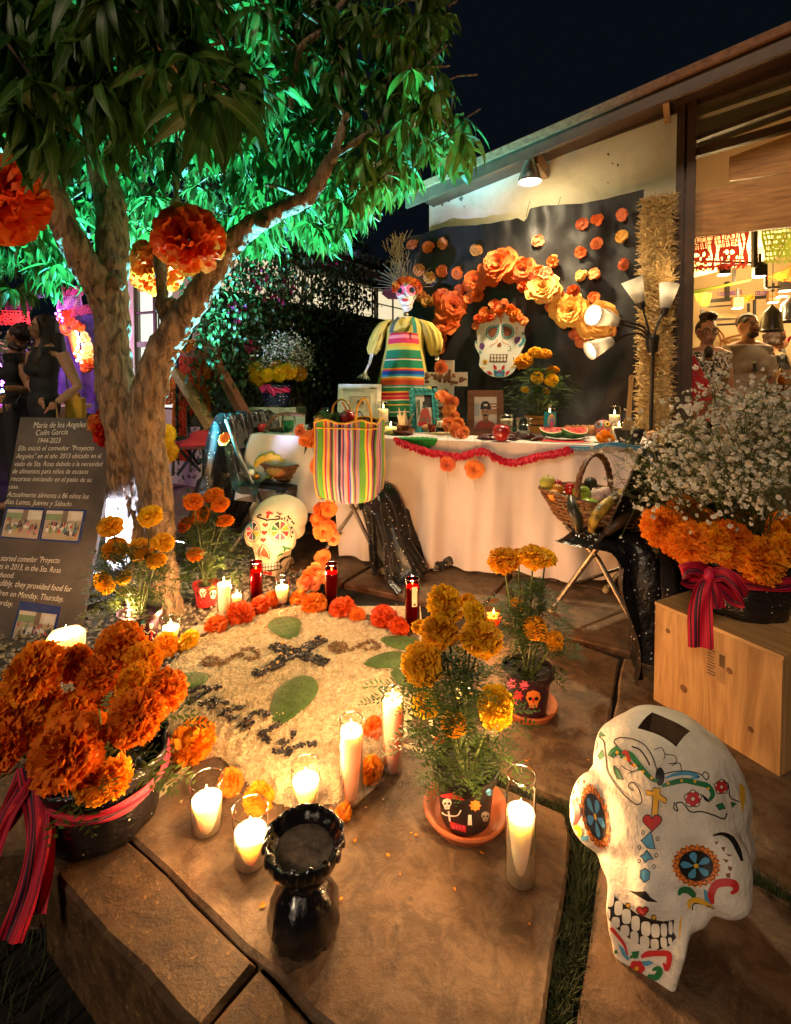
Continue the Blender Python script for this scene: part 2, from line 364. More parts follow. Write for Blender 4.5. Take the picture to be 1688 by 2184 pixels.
G=gnd;LE=ext(L0,L1,.73)+V((.004,.004,0));RE=ext(gnd(1218,1780),gnd(1165,2184),.72);GE=ext(gnd(1273,1870),gnd(1227,2184),.3)
slab([G(264,1766),LE,RE,G(1218,1780),G(1205,1735),G(930,1615),G(862,1591),G(700,1560),G(420,1620)],m_stone,.06)
slab([G(101,1822),G(256,1774),G(546,2052),G(432,2190),G(376,2159),G(301,2071),G(170,1925)],m_kerb,.236,-.002,.005,.009)
k2=ext(G(546,2052),G(432,2190),.3)
slab([G(553,2058),ext(L0,L1,.9)+V((-.013,0,0)),ext(L0,L1,.3),ext(K0,K1,.3),G(400,2186),G(440,2192)],m_kerb,.236,-.003,.008,.012)
slab([G(1278,1850),G(1312,1775),G(1480,1790),G(1590,1872),G(1720,1952),V((1.7,.5,0)),V((.9,.3,0)),GE],m_stone,.06,-.001)
slab([G(940,1592),G(1212,1702),G(1274,1738),G(1298,1560),G(1323,1402),G(1198,1361),G(1060,1338),G(905,1400)],m_stone,.06,-.003)
slab([G(1331,1402),G(1305,1560),G(1284,1740),G(1484,1768),G(1602,1853),G(1720,1925),V((1.9,1.35,0)),V((2.3,1.9,0)),G(1500,1452)],m_stone,.06,.001)
slab([G(420,1612),G(700,1552),G(862,1583),G(930,1600),G(898,1400),G(900,1330),G(700,1290),G(540,1290),G(400,1370),G(300,1500),G(240,1640)],m_stone,.06,-.004)
slab([G(256,1764),G(410,1618),G(230,1640),G(-200,1560),G(-500,1600),G(-300,1830),G(92,1812)],m_kerb,.2,-.004)
slab([G(1602,1880),G(1725,1958),V((1.9,.9,0)),V((1.9,1.33,0)),G(1720,1932)],m_stone,.06,-.002)
for i in range(-4,9):                                  # flagstones behind, laid in courses parallel to the wall
    for j in range(0,6):
        w_=.78;a0=i*w_+(.35 if j%2 else.1)-.6;b0=-.585+j*.62
        a1=a0+w_-.014;b1=b0+.606
        q=[AB(a0,b0),AB(a1,b0),AB(a1,b1),AB(a0,b1)]
        c=sum(q,V())/4
        if c.x<-.75 and c.y<3.05:continue
        if c.x<-.35 and c.y<2.6:continue
        q=[p+V((R.uniform(-.012,.012),R.uniform(-.012,.012),0))for p in q]
        slab(q,m_stone,.05,R.uniform(-.004,.002),.006,.006,step=.3)
# lawn below the kerb and tufts in the joints
m_grass=pm('dark grass',(.035,.05,.012),(.012,.018,.005),4,.7,rnd=0)
mb=MB()
def blade(p,h,w_,lean):
    q=V((R.uniform(-1,1),R.uniform(-1,1),0)).normalized();s_=V((-q.y,q.x,0))*w_
    a,b,c=p,p+q*lean*.35+V((0,0,h*.6)),p+q*lean+V((0,0,h))
    mb.add([a-s_,a+s_,b+s_*.7,b-s_*.7,c],[(0,1,2,3),(3,2,4)])
for k in range(7000):
    x=R.uniform(-2.2,-.1);y=R.uniform(.3,1.9)
    p=V((x,y,-.24))
    e=(K1-K0);s_=(p-K0).x*e.y-(p-K0).y*e.x
    if s_<-.0:continue
    if y>1.52 and x<-1.2:continue
    if x>K0.x and(p.x-K0.x)*e.y-(p.y-K0.y)*e.x<.02:continue
    blade(p,R.uniform(.03,.09),.0022,R.uniform(.0,.05))
def joint(pts,wd,n,h=(.02,.05)):
    for k in range(n):
        i=R.randrange(len(pts)-1);p=pts[i].lerp(pts[i+1],R.random())+V((R.gauss(0,wd),R.gauss(0,wd),-.03));blade(p,R.uniform(*h),.0016,R.uniform(0,.03))
joint([G(1208,1712),G(1247,1790),G(1232,1950),G(1195,2184)],.014,2200)
joint([G(930,1606),G(1207,1716)],.006,260,(.015,.03));joint([G(1480,1782),G(1600,1866),G(1710,1938)],.01,900)
joint([G(1198,1358),G(1328,1400)],.006,100,(.01,.03))
tag(mb.build('grass',m_grass),kind='stuff')
# gravel round the tree
m_peb=pm('grey gravel',(.40,.36,.29),(.17,.15,.12),1.2,.7,.3,60,detail=2)
mb=MB();ico=[(0,0,1),(.89,0,.45),(.28,.85,.45),(-.72,.53,.45),(-.72,-.53,.45),(.28,-.85,.45),(.72,.53,-.45),(-.28,.85,-.45),(-.89,0,-.45),(-.28,-.85,-.45),(.72,-.53,-.45),(0,0,-1)]
icf=[(0,1,2),(0,2,3),(0,3,4),(0,4,5),(0,5,1),(1,6,2),(2,7,3),(3,8,4),(4,9,5),(5,10,1),(6,7,2),(7,8,3),(8,9,4),(9,10,5),(10,6,1),(11,7,6),(11,8,7),(11,9,8),(11,10,9),(11,6,10)]
gp=[G(-150,1560),G(250,1560),G(430,1440),G(520,1330),G(640,1290),G(690,1240),G(600,1190),G(420,1090),G(250,1100),G(-300,1150)]
def inpoly(x,y,P):
    c=False;j=len(P)-1
    for i in range(len(P)):
        if(P[i].y>y)!=(P[j].y>y)and x<(P[j].x-P[i].x)*(y-P[i].y)/(P[j].y-P[i].y)+P[i].x:c=not c
        j=i
    return c
k=0
while k<9000:
    x=R.uniform(-3.2,-.2);y=R.uniform(1.6,4.2)
    if not inpoly(x,y,gp):continue
    k+=1;s_=R.uniform(.006,.0125);T=M.Translation((x,y,R.uniform(-.015,.006)))@M.Rotation(R.uniform(0,6),4,'Z')@M.Rotation(R.uniform(-.5,.5),4,'X')@M.Diagonal((s_*R.uniform(.9,1.7),s_,s_*.6,1))
    mb.add(ico,icf,0,T)
tag(mb.build('gravel',m_peb,smooth=True),kind='stuff')
mb=MB();mb.add([(p.x,p.y,-.008)for p in gp],[tuple(range(len(gp)))]);tag(mb.build('gravel_bed',pm('gravel dust',(.16,.14,.11),(.07,.06,.05),60,.9,.8)),kind='structure')

# ---------------------------------------------------------------- the altar building on the right
m_plaster=pm('stained plaster',(.66,.58,.42),(.46,.38,.25),2.2,.85,.25,30,contrast=(.3,.6),dist=.8)
m_brown=pm('dark brown paint',(.085,.042,.020),(.05,.024,.012),9,.5,.2)
m_rust=pm('rusty sheet',(.27,.12,.05),(.15,.06,.026),30,.6,.4,stretch=(1,1,1))
m_oak=pm('orange varnished wood',(.36,.19,.075),(.24,.11,.04),3,.5,.25,stretch=(1,14,14))
bld=thing('house','low plastered building with dark brown eaves behind the altar','building',AB(0,1.0))
W0=world(bld).inverted()
def wpart(mb,name,mat,parent=bld,**k):
    Wi=world(parent).inverted();mb.v=[tuple(Wi@V(p))for p in mb.v];return mb.build(name,mat,parent,**k)
def wallquad(mb,a0,a1,b,z00,z01,z10,z11,th=.15):  # slanted-top wall piece between two a's
    vs=[AB(a0,b,z00),AB(a1,b,z10),AB(a1,b,z11),AB(a0,b,z01)];vs+=[v+BX*th for v in vs]
    mb.add(vs,[(0,1,2,3),(7,6,5,4),(0,4,5,1),(1,5,6,2),(2,6,7,3),(3,7,4,0)])
mb=MB();wallquad(mb,-.723,1.067,.95,-.02,2.66,-.02,2.875);wpart(mb,'wall',m_plaster)
def wline(p,q,d):return onwall(*p,d),onwall(*q,d)
def eave(name,p,q,d,ht,dp,mat,e0=.5,e1=.3):
    a,b=wline(p,q,d);u=(b-a).normalized();a=a-u*e0;b=b+u*e1;mb=MB();nrm=BX
    up=V((0,0,-ht));vs=[a,b,b+up,a+up];vs+=[v+nrm*dp for v in vs]
    mb.add(vs,[(3,2,1,0),(4,5,6,7),(0,1,5,4),(1,2,6,5),(2,3,7,6),(3,0,4,7)]);return wpart(mb,name,mat)
eave('gutter',(1000,344),(1688,44),.42,.045,.12,m_rust)
eave('fascia',(1000,356),(1688,62),.45,.10,.03,m_brown)
eave('eave_batten',(1000,372),(1688,88),.56,.035,.04,m_oak)
a,b=wline((1000,352),(1688,56),.48);u=(b-a).normalized();a-=u*.5;b+=u*1.2
mb=MB();a2=AB((a-Q0).dot(AX),4.5,a.z+.18);b2=AB((b-Q0).dot(AX),4.5,b.z+.18)
mb.add([a,b,b2,a2]+[p+V((0,0,.03))for p in(a,b,b2,a2)],[(0,1,2,3),(7,6,5,4),(0,4,5,1),(1,5,6,2),(2,6,7,3),(3,7,4,0)]);wpart(mb,'roof',m_brown)
eave('wall_plate',(1000,376),(1688,118),.93,.09,.14,m_brown,.35,.2)
for px,py in((1422,216),(1150,345)):
    p=onwall(px,py,.72);mb=MB();mb.bar(p-BX*.10,p+BX*.20,.035,.10);wpart(mb,'bracket',m_oak)
mb=MB();p=onwall(1449,500,.93);a_=(p-Q0).dot(AX)
for da,w_ in((.0,.045),(.062,.05)):
    q=AB(a_+da,.925);mb.box((q.x,q.y,1.45),(w_,.06,2.92),rz=RZA)
q=AB(a_+.032,.945);mb.box((q.x,q.y,1.45),(.02,.02,2.9),rz=RZA);wpart(mb,'post',m_brown)
aw=a_+.09
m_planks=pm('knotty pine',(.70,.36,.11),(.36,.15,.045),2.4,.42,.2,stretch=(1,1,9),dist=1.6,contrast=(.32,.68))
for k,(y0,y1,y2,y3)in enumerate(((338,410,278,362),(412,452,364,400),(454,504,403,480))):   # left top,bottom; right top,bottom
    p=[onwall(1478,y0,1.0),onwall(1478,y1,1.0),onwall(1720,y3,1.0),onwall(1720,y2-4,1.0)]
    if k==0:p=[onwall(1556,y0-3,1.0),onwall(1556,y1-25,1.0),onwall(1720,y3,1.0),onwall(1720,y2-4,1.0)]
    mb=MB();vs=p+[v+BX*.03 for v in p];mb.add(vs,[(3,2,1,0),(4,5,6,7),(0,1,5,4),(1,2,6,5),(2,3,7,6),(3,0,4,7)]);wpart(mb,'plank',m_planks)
for nm,(p,q,ht,d)in{'transom':((1478,318),(1720,248),.05,.93),'head_rail':((1478,292),(1720,203),.03,.93)}.items():
    eave(nm,p,q,d,ht,.05,m_brown,0,.1)
eave('ceiling_track',(1478,252),(1720,172),.96,.018,.02,pm('cream trim',(.7,.6,.38),None,5,.6),0,.1)
m_room=pm('warm cream wall',(.72,.60,.38),(.66,.53,.31),1.5,.8,.1)
mb=MB();r0,r1,b0,b1=aw,aw+2.1,1.04,4.3
def quad(mb,p,mat=0):mb.add(p,[(0,1,2,3)],mat)
quad(mb,[AB(r0,b1,-.02),AB(r1,b1,-.02),AB(r1,b1,3.2),AB(r0,b1,3.2)]);quad(mb,[AB(r0,b0,-.02),AB(r0,b1,-.02),AB(r0,b1,3.2),AB(r0,b0,3.2)])
quad(mb,[AB(r1,b0,-.02),AB(r1,b0,3.2),AB(r1,b1,3.2),AB(r1,b1,-.02)]);wpart(mb,'room_wall',m_room)
mb=MB();quad(mb,[AB(r0,b0+.02,2.62),AB(r1,b0+.02,3.05),AB(r1,2.9,2.62),AB(r0,2.9,2.22)]);quad(mb,[AB(r0,2.9,2.22),AB(r1,2.9,2.62),AB(r1,2.95,2.5),AB(r0,2.95,2.1)]);quad(mb,[AB(r0,2.95,2.5),AB(r1,2.95,2.75),AB(r1,b1,2.75),AB(r0,b1,2.5)]);wpart(mb,'ceiling',m_room)
mb=MB();quad(mb,[AB(r0,b0,.005),AB(r1,b0,.005),AB(r1,b1,.005),AB(r0,b1,.005)]);wpart(mb,'room_floor',pm('brown tiles',(.20,.12,.07),None,6,.5))
mb=MB();mb.add([AB(aw-.03,.955,.05),AB(aw+1.2,.955,.05),AB(aw+1.2,.955,2.86),AB(aw-.03,.955,2.66)],[(0,1,2,3)]);wpart(mb,'window_pane',glass('window glass',(.97,.95,.9),.05))
mb=MB();mb.bar(AB(aw+1.2,.95,0),AB(aw+1.2,.95,3.0),.05,.06,up=BX);wpart(mb,'window_jamb',m_brown)
# a crack and bare patches on the plaster
pt=Paint([o for o in bld.children if o.name=='wall'],lambda x,y:camcast(x,y),.002)
pt.line([(1131,428),(1124,455),(1126,478),(1117,508),(1110,540)],1.3,0);pt.line([(1196,420),(1191,440),(1198,452)],1.2,0)
for cx,cy,rr in((970,418,7),(957,428,4),(984,423,5),(944,436,3),(990,440,2),(1298,330,3),(1307,348,2),(1318,352,3),(1297,389,2)):
    pt.fill([(cx+(rr*R.uniform(.5,1.3))*math.cos(t),cy+(rr*R.uniform(.4,1.5))*math.sin(t))for t in[i*.7 for i in range(9)]],0,3)
pt.done('crack',pm('bare plaster',(.16,.14,.09),(.08,.07,.05),40,.9),[o for o in bld.children if o.name=='wall'][0])
# ---------------------------------------------------------------- left wing with the high strip of lit windows
LW=V((-.567,6,0))
def LP(t,z,d=0):return LW+BX*t+AX*d+V((0,0,z))
wing=thing('house_wing','garden wing, green light tinted into its wall, with a high strip of lit windows','building',LW)
mb=MB()
vs=[LP(-1.95,-.02),LP(2.5,-.02),LP(2.5,1.80),LP(-1.95,1.80)];vs+=[v-AX*.15 for v in vs];mb.add(vs,[(0,1,2,3),(7,6,5,4),(2,6,7,3),(3,7,4,0)])
wpart(mb,'wall',pm('green-lit render',(.46,.44,.31),(.36,.35,.24),1.5,.9,.2),wing)  # beige wall; the green light falling on it is put into this colour
m_lit=em('lit window',(1,.83,.52),.7)
for k in range(5):
    t0=-1.9+k*.86;mb=MB();q=[LP(t0,1.86,-.06),LP(t0+.82,1.86,-.06),LP(t0+.82,2.24,-.06),LP(t0,2.24,-.06)];mb.add(q,[(0,1,2,3)]);wpart(mb,'window_pane',m_lit,wing)
mb=MB()
for z,h in((1.83,.07),(2.27,.06),(2.06,.012)):
    mb.bar(LP(-1.95,z),LP(2.5,z),.08 if h>.02 else.02,h)
for k in range(11):t0=-1.93+k*.43;mb.bar(LP(t0,1.84),LP(t0,2.26),.03 if k%2==0 else.012,.05 if k%2==0 else.02,up=AX)
wpart(mb,'window_frame',m_brown,wing)
mb=MB();mb.add([LP(-1.95,2.30,.45),LP(2.6,2.30,.45),LP(2.6,2.75,-1.2),LP(-1.95,2.75,-1.2)]+[LP(-1.95,2.36,.45),LP(2.6,2.36,.45),LP(2.6,2.81,-1.2),LP(-1.95,2.81,-1.2)],[(3,2,1,0),(4,5,6,7),(0,1,5,4),(1,2,6,5)]);wpart(mb,'roof',m_brown,wing)
mb=MB()
for k in range(30):t0=-1.85+k*.15;mb.tube([LP(t0,2.385,.5),LP(t0,2.83,-1.2)],.045,6)
wpart(mb,'roof_tile',pm('grey roof tile',(.10,.09,.085),None,8,.8),wing)
# ---------------------------------------------------------------- white house with a gridded window behind the tree
B0=at(330,700,5.6)
def BP(a,z,d=0):return V((B0.x,B0.y,0))+AX*a+BX*d+V((0,0,z))
hs=thing('white_house','white rendered house with a brown gridded window behind the tree','building',(B0.x,B0.y,0))
mb=MB()
for a0,a1,z0,z1 in((-.45,-.36,-.02,2.6),(.30,1.4,-.02,2.6),(-.36,.30,-.02,.78),(-.36,.30,2.2,2.6)):
    vs=[BP(a0,z0),BP(a1,z0),BP(a1,z1),BP(a0,z1)];vs+=[v+BX*.12 for v in vs];mb.add(vs,[(0,1,2,3),(7,6,5,4),(0,4,5,1),(1,5,6,2),(2,6,7,3),(3,7,4,0)])
wpart(mb,'wall',pm('white render',(.74,.70,.60),(.62,.57,.48),2,.85,.15),hs)
for i in range(2):
    for j in range(4):
        mb=MB();a0=-.34+i*.33;z0=.80+j*.35;mb.add([BP(a0,z0,.07),BP(a0+.3,z0,.07),BP(a0+.3,z0+.33,.07),BP(a0,z0+.33,.07)],[(0,1,2,3)]);wpart(mb,'window_pane',em('lit pane',(.95,.93,.80),.85),hs)
mb=MB()
for i in range(3):mb.bar(BP(-.36+i*.33,.78,.03),BP(-.36+i*.33,2.2,.03),.03,.03,up=BX)
for j in range(5):mb.bar(BP(-.36,.79+j*.35,.03),BP(.30,.79+j*.35,.03),.03,.06 if j==2 else.02)
wpart(mb,'window_frame',m_brown,hs)
from mathutils import noise as NZ
# ================================================================ TREES AND CLIMBERS
def bark_mat():
    m=pm('bark',(.30,.20,.12),(.055,.036,.022),34,.85,1,70,stretch=(1,1,.30),contrast=(.36,.60),dist=.8)
    return m
m_bark=bark_mat()
def limb(mb,L,n=12):                                  # (px, py, depth, half width in px)
    P=[at(a,b,c)for a,b,c,d in L];r=[.90*d*c/FP for a,b,c,d in L]
    Q=curve([tuple(p)+(q,)for p,q in zip(P,r)],4);mb.tube([q[:3]for q in Q],[q[3]for q in Q],n)
tree=thing('mango_tree','gnarled mango tree with forked trunk and long hanging leaves lit teal from below','tree',gnd(330,1290))
mb=MB()
limb(mb,[(366,1330,2.46,40),(356,1270,2.46,34),(348,1180,2.46,33),(340,1090,2.46,35),(325,1000,2.46,39),(312,930,2.46,42),(322,840,2.42,40),(342,760,2.4,37),(385,690,2.36,34),(440,610,2.33,31),(490,530,2.3,27),(545,478,2.28,25),(600,450,2.26,21),(655,425,2.25,19),(690,380,2.25,16),(712,330,2.25,12),(745,240,2.3,8)])
limb(mb,[(272,1318,2.66,54),(272,1262,2.66,46),(270,1150,2.64,44),(272,1050,2.58,44),(272,950,2.5,47),(255,850,2.5,47),(242,760,2.5,42),(238,650,2.52,39),(242,540,2.55,37),(236,440,2.6,34),(212,350,2.65,28),(178,270,2.7,22),(150,150,2.7,16),(140,40,2.6,12)])
limb(mb,[(236,690,2.5,28),(215,630,2.48,33),(182,565,2.42,34),(140,490,2.35,32),(100,400,2.3,31),(70,330,2.25,28),(40,240,2.2,22),(5,180,2.1,18),(-60,90,2,14)])
limb(mb,[(78,345,2.25,20),(20,312,2.2,20),(-60,290,2.1,17)])
limb(mb,[(80,340,2.24,16),(120,315,2.15,13),(200,312,2.1,6)],8)
limb(mb,[(362,700,2.37,15),(350,660,2.38,13),(346,600,2.4,12.5),(346,540,2.42,12),(366,470,2.5,10),(380,400,2.55,8),(386,300,2.6,5)],8)
for c,r in(((250,600,2.45),.03),((258,610,2.45),.025),((560,478,2.23),.03),((365,650,2.36),.035),((245,560,2.46),.03)):
    p=at(*c);mb.ell(p,r,10,8)
def barkfn(co):
    z=co[:,2];a=co[:,0]*38+co[:,1]*31
    rdg=np.sin(a+2.2*np.sin(z*9)+1.3*np.sin(z*23+co[:,0]*15))*np.sin(z*14+co[:,0]*40)+.5*np.sin(a*2.3+z*31)
    n=np.array([.13-abs(NZ.noise((p[0]*24,p[1]*24,p[2]*6.5)))-.5*abs(NZ.noise((p[0]*55+3,p[1]*55,p[2]*17)))for p in co]);d=np.array([NZ.noise_vector((p[0]*9,p[1]*9,p[2]*4))for p in co])
    ct=np.stack([np.interp(z,[0,.6,1.2,3],[-1.22,-1.32,-1.42,-1.42]),2.48+0*z],1);o=co[:,:2]-ct;o/=np.linalg.norm(o,axis=1)[:,None]+1e-6;me=n+rdg*.12
    return co+np.stack([o[:,0]*me*.030,o[:,1]*me*.030,0*z],1)+d*.006
trunk=blob(mb,.0088,'trunk',m_bark,None,3,.5,barkfn)
trunk.parent=tree;trunk.matrix_parent_inverse=M.Translation(tree.location).inverted()
def branch(L,n=8,nm='branch'):
    mb=MB();limb(mb,L,n);return wpart(mb,nm,m_bark,tree,smooth=True)
m_twig=m_bark
branch([(120,112,1.75,11),(150,108,1.72,11),(215,104,1.7,12),(260,92,1.7,12),(310,76,1.7,12),(335,45,1.7,11),(360,5,1.7,11),(390,-40,1.7,10)])
branch([(135,220,1.78,7),(134,160,1.76,8),(133,112,1.75,9)])
branch([(620,230,2.3,6),(626,160,2.3,8),(640,105,2.3,8),(680,70,2.35,8),(712,35,2.4,9),(750,-20,2.4,10)])
branch([(640,105,2.3,4),(600,80,2.25,4),(560,70,2.2,3)]);branch([(626,160,2.3,3),(590,172,2.25,3),(565,158,2.2,2)]);branch([(600,40,2.2,3),(566,95,2.2,3)])
branch([(388,205,1.9,6),(430,180,1.85,6),(470,150,1.85,5)]);branch([(510,230,2.0,3),(545,232,2.0,3),(568,228,2.0,2)]);branch([(655,425,2.25,8),(600,400,2.4,5),(540,385,2.5,3),(520,330,2.5,2)])
branch([(712,330,2.25,9),(790,280,2.4,7),(850,200,2.6,5),(880,120,2.7,4),(905,60,2.8,3)]);branch([(740,250,2.3,7),(700,190,2.4,4),(710,130,2.5,3)])
# leaves
def leafmat(name,a,b,rib,tr=.28,rough=.46):
    m=pm(name,a,b,3.5,rough,.12,40,backlit=tr,spec=.5);nt=m.node_tree
    at_=nd(nt,'ShaderNodeAttribute',attribute_name='across');rp=nd(nt,'ShaderNodeMapRange');rp.inputs[1].default_value=.06;rp.inputs[2].default_value=.16;rp.inputs[3].default_value=1;rp.inputs[4].default_value=0
    lk(nt,at_.outputs['Fac'],rp.inputs[0]);mx=nd(nt,'ShaderNodeMix',data_type='RGBA');lk(nt,rp.outputs[0],mx.inputs[0]);mx.inputs['B'].default_value=tuple(rib)+(1,)
    b_=nt.nodes['Principled BSDF'];src=b_.inputs['Base Color'].links[0].from_socket;lk(nt,src,mx.inputs['A']);lk(nt,mx.outputs['Result'],b_.inputs['Base Color']);return m
m_leaf=leafmat('mango leaf',(.050,.150,.024),(.030,.095,.014),(.15,.22,.06),.42)
def leafshape(bend,width,twist,fold=.35,wav=0,n=7):
    P=[];x=z=0.;a=0.
    for i in range(n+1):
        t=i/n;wd=width*(math.sin(math.pi*min(1,t*1.02+.02))**.7)*(1-.25*t)if i<n else.002
        tw=twist*t;c,s=math.cos(tw),math.sin(tw);wz=wav*math.sin(t*17)
        P.append([(x,-wd*c,z+wd*fold-wd*s+wz),(x,0,z),(x,wd*c,z+wd*fold+wd*s-wz)])
        a=-bend*t;x+=math.cos(a)/n;z+=math.sin(a)/n
    return P
LV=[leafshape(b_,w_,t_,.3,wv)for b_,w_,t_,wv in((.9,.10,.2,.008),(1.3,.11,-.3,.012),(1.7,.10,.4,.0),(.5,.115,-.2,.012),(1.1,.095,.6,.005),(1.5,.12,-.5,.01))]
def leafmesh(P,mat):
    mb=MB().grid(P);me=mb.mesh('leaf',mat);at_=me.attributes.new('across','FLOAT','POINT')
    at_.data.foreach_set('value',[1.,0.,1.]*len(P));return me
LM=[leafmesh(P,m_leaf)for P in LV]
LA=[np.array([p for r in P for p in r])for P in LV];LF=np.array([(i*3+j,(i+1)*3+j,(i+1)*3+j+1,i*3+j+1)for i in range(7)for j in range(2)])
def leaves(name,Ts,mat,parent,kind='stuff'):        # many leaves joined into one part
    V_,F_=[],[];k=0
    for v,T in Ts:
        A=np.array(T);q=LA[v]@A[:3,:3].T+A[:3,3];V_.append(q);F_.append(LF+k);k+=len(q)
    V_=np.concatenate(V_);F_=np.concatenate(F_);me=bpy.data.meshes.new(name);me.vertices.add(len(V_));me.vertices.foreach_set('co',V_.astype(np.float32).ravel())
    me.loops.add(F_.size);me.loops.foreach_set('vertex_index',F_.astype(np.int32).ravel());me.polygons.add(len(F_));me.polygons.foreach_set('loop_start',np.arange(0,F_.size,4,dtype=np.int32));me.polygons.foreach_set('use_smooth',[True]*len(F_))
    me.update(calc_edges=True);at_=me.attributes.new('across','FLOAT','POINT');at_.data.foreach_set('value',np.tile([1.,0.,1.],len(V_)//3).astype(np.float32));me.materials.append(mat)
    o=link(name,me,parent)
    if kind:o['kind']=kind
    return o
def inP(x,y,P):
    c=False;j=len(P)-1
    for i in range(len(P)):
        if(P[i][1]>y)!=(P[j][1]>y)and x<(P[j][0]-P[i][0])*(y-P[i][1])/(P[j][1]-P[i][1])+P[i][0]:c=not c
        j=i
    return c
def whorl(p,L,n,out):
    z=R.uniform(0,6.28)
    for k in range(n):
        T=M.Translation(p)@M.Rotation(z+6.283*k/n+R.uniform(-.35,.35),4,'Z')@M.Rotation(R.uniform(.1,1.3),4,'Y')@M.Rotation(R.uniform(-.6,.6),4,'X')@M.Scale(L*R.uniform(.7,1.15),4)
        out.append((R.randrange(6),T))
zones=[   # outline in the picture, nearest and farthest depth, leaf length, number of whorls
 ([(-80,-60),(380,-60),(420,60),(560,120),(560,200),(420,270),(330,250),(240,260),(150,300),(60,250),(-80,260)],1.35,2.3,.20,120),
 ([(-80,-60),(560,-60),(600,150),(560,290),(430,330),(300,300),(-80,280)],1.8,2.9,.19,130),
 ([(380,-60),(950,-60),(955,40),(925,80),(950,140),(978,205),(990,260),(1020,290),(985,320),(940,340),(900,365),(830,400),(740,430),(700,380),(560,350),(420,300)],2.3,3.5,.18,300),
 ([(560,330),(800,330),(900,345),(880,375),(790,420),(775,470),(735,490),(690,505),(640,470),(560,500),(480,520)],2.4,3.6,.17,110),
 ([(90,200),(700,200),(700,420),(560,540),(480,555),(330,520),(250,520),(100,440)],2.9,4.4,.18,300),
 ([(-80,380),(110,420),(190,500),(190,600),(120,590),(60,630),(-80,640)],2.7,4.2,.16,110),
 ([(-40,300),(90,330),(130,420),(60,400),(-40,380)],2.4,3.4,.17,30),
]
W_=[]
for P,y0,y1,L,n in zones:
    k=0;xs=[p[0]for p in P];ys=[p[1]for p in P]
    while k<n:
        x,y=R.uniform(min(xs),max(xs)),R.uniform(min(ys),max(ys))
        if not inP(x,y,P):continue
        k+=1;Y=R.uniform(y0,y1);o=[];whorl(at(x,y,Y),L*R.uniform(.85,1.1),R.randint(8,13),o);W_+=[(Y,q)for q in o]
# a bright spray hanging out at the right of the limb
for(x,y)in((905,235),(860,255),(930,200),(880,150),(985,285),(880,280)):
    o=[];whorl(at(x,y,2.15),.17,11,o);W_+=[(2.15,q)for q in o]
W_.sort(key=lambda q:q[0]);Wi=world(tree).inverted()
for Y,(v,T)in W_[:290]:
    o=link('leaf',LM[v],tree);o.matrix_basis=Wi@T
m_leaf2=leafmat('young mango leaf',(.115,.20,.022),(.065,.125,.014),(.22,.27,.08),.42);sel=lambda T:T.translation.x>.10+.35*math.sin(T.translation.z*9+T.translation.y*7)
leaves('foliage',[(v,Wi@T)for Y,(v,T)in W_[290:]if not sel(T)],m_leaf,tree);leaves('foliage',[(v,Wi@T)for Y,(v,T)in W_[290:]if sel(T)],m_leaf2,tree)
mb=MB()                                               # twigs reaching the whorls
for k in range(9,len(W_),40):
    p=W_[k][1][1].to_translation();q=p+V((R.uniform(-.25,.25),R.uniform(-.1,.3),R.uniform(-.05,.3)));mb.tube([p,p.lerp(q,.5)+V((0,0,.02)),q],[.004,.005,.006],5)
o=wpart(mb,'twig',m_bark,tree);o['kind']='stuff'
# bougainvillea on the wing wall
bou=thing('bougainvillea','dark bougainvillea with a few magenta flowers climbing the garden wing wall','climber',LP(-1.3,0,.2))
m_bl=leafmat('bougainvillea leaf',(.045,.085,.020),(.020,.045,.010),(.06,.09,.03),.2,.45)
def bpt():
    while True:
        t=R.uniform(-2.35,-.02);z=R.uniform(.1,3.1);d=R.uniform(.0,.5)
        lim=.02+.42*math.sin(z*1.15)-.28*max(0,1.75-z)-.1
        if t>lim-.12-.25*(1 if z<1.4 else 0):continue
        if z<1.0 and R.random()<.72-.2*math.sin(t*7):continue
        return LP(t,z,d)
Wi=world(bou).inverted()
B_=[]
for k in range(17000):
    T=M.Translation(bpt())@M.Rotation(R.uniform(0,6.28),4,'Z')@M.Rotation(R.uniform(-.6,1.3),4,'Y')@M.Diagonal((.058*R.uniform(.6,1.2),.12*R.uniform(.8,1.4),.06,1));B_.append((R.randrange(6),Wi@T))
leaves('foliage',B_,m_bl,bou)
mb=MB()
for k in range(14):
    t=R.uniform(-2.0,-.6);p=LP(t,0,.12);pts=[p]
    for j in range(6):pts.append(pts[-1]+BX*R.uniform(-.1,.14)+V((0,0,.4))+AX*R.uniform(-.05,.05))
    mb.tube(pts,[.016-.0018*j for j in range(7)],6)
o=wpart(mb,'stem',m_bark,bou);o['kind']='stuff'
m_bract=pm('magenta bract',(.45,.02,.12),(.28,.01,.07),6,.5,backlit=.3)
for cx,cy in((558,592),(545,600),(606,607),(620,612),(588,640),(575,628),(495,655),(503,665),(540,740),(530,755),(545,748),(625,700),(440,470),(432,460),(700,560)):
    mb=MB();r=ray(cx,cy);n=AX;p0=LP(0,0,.42);t=(p0-V((0,0,H))).dot(n)/r.dot(n);c=V((0,0,H))+r*t
    for k in range(9):
        T=M.Translation(c+V((R.gauss(0,.035),R.gauss(0,.03),R.gauss(0,.035))))@M.Rotation(R.uniform(0,6),4,'Z')@M.Rotation(R.uniform(-1.5,1.5),4,'Y')@M.Diagonal((.045,.13,.05,1));mb.grid(LV[3],0,X=T)
    wpart(mb,'flower_cluster',m_bract,bou,smooth=True)
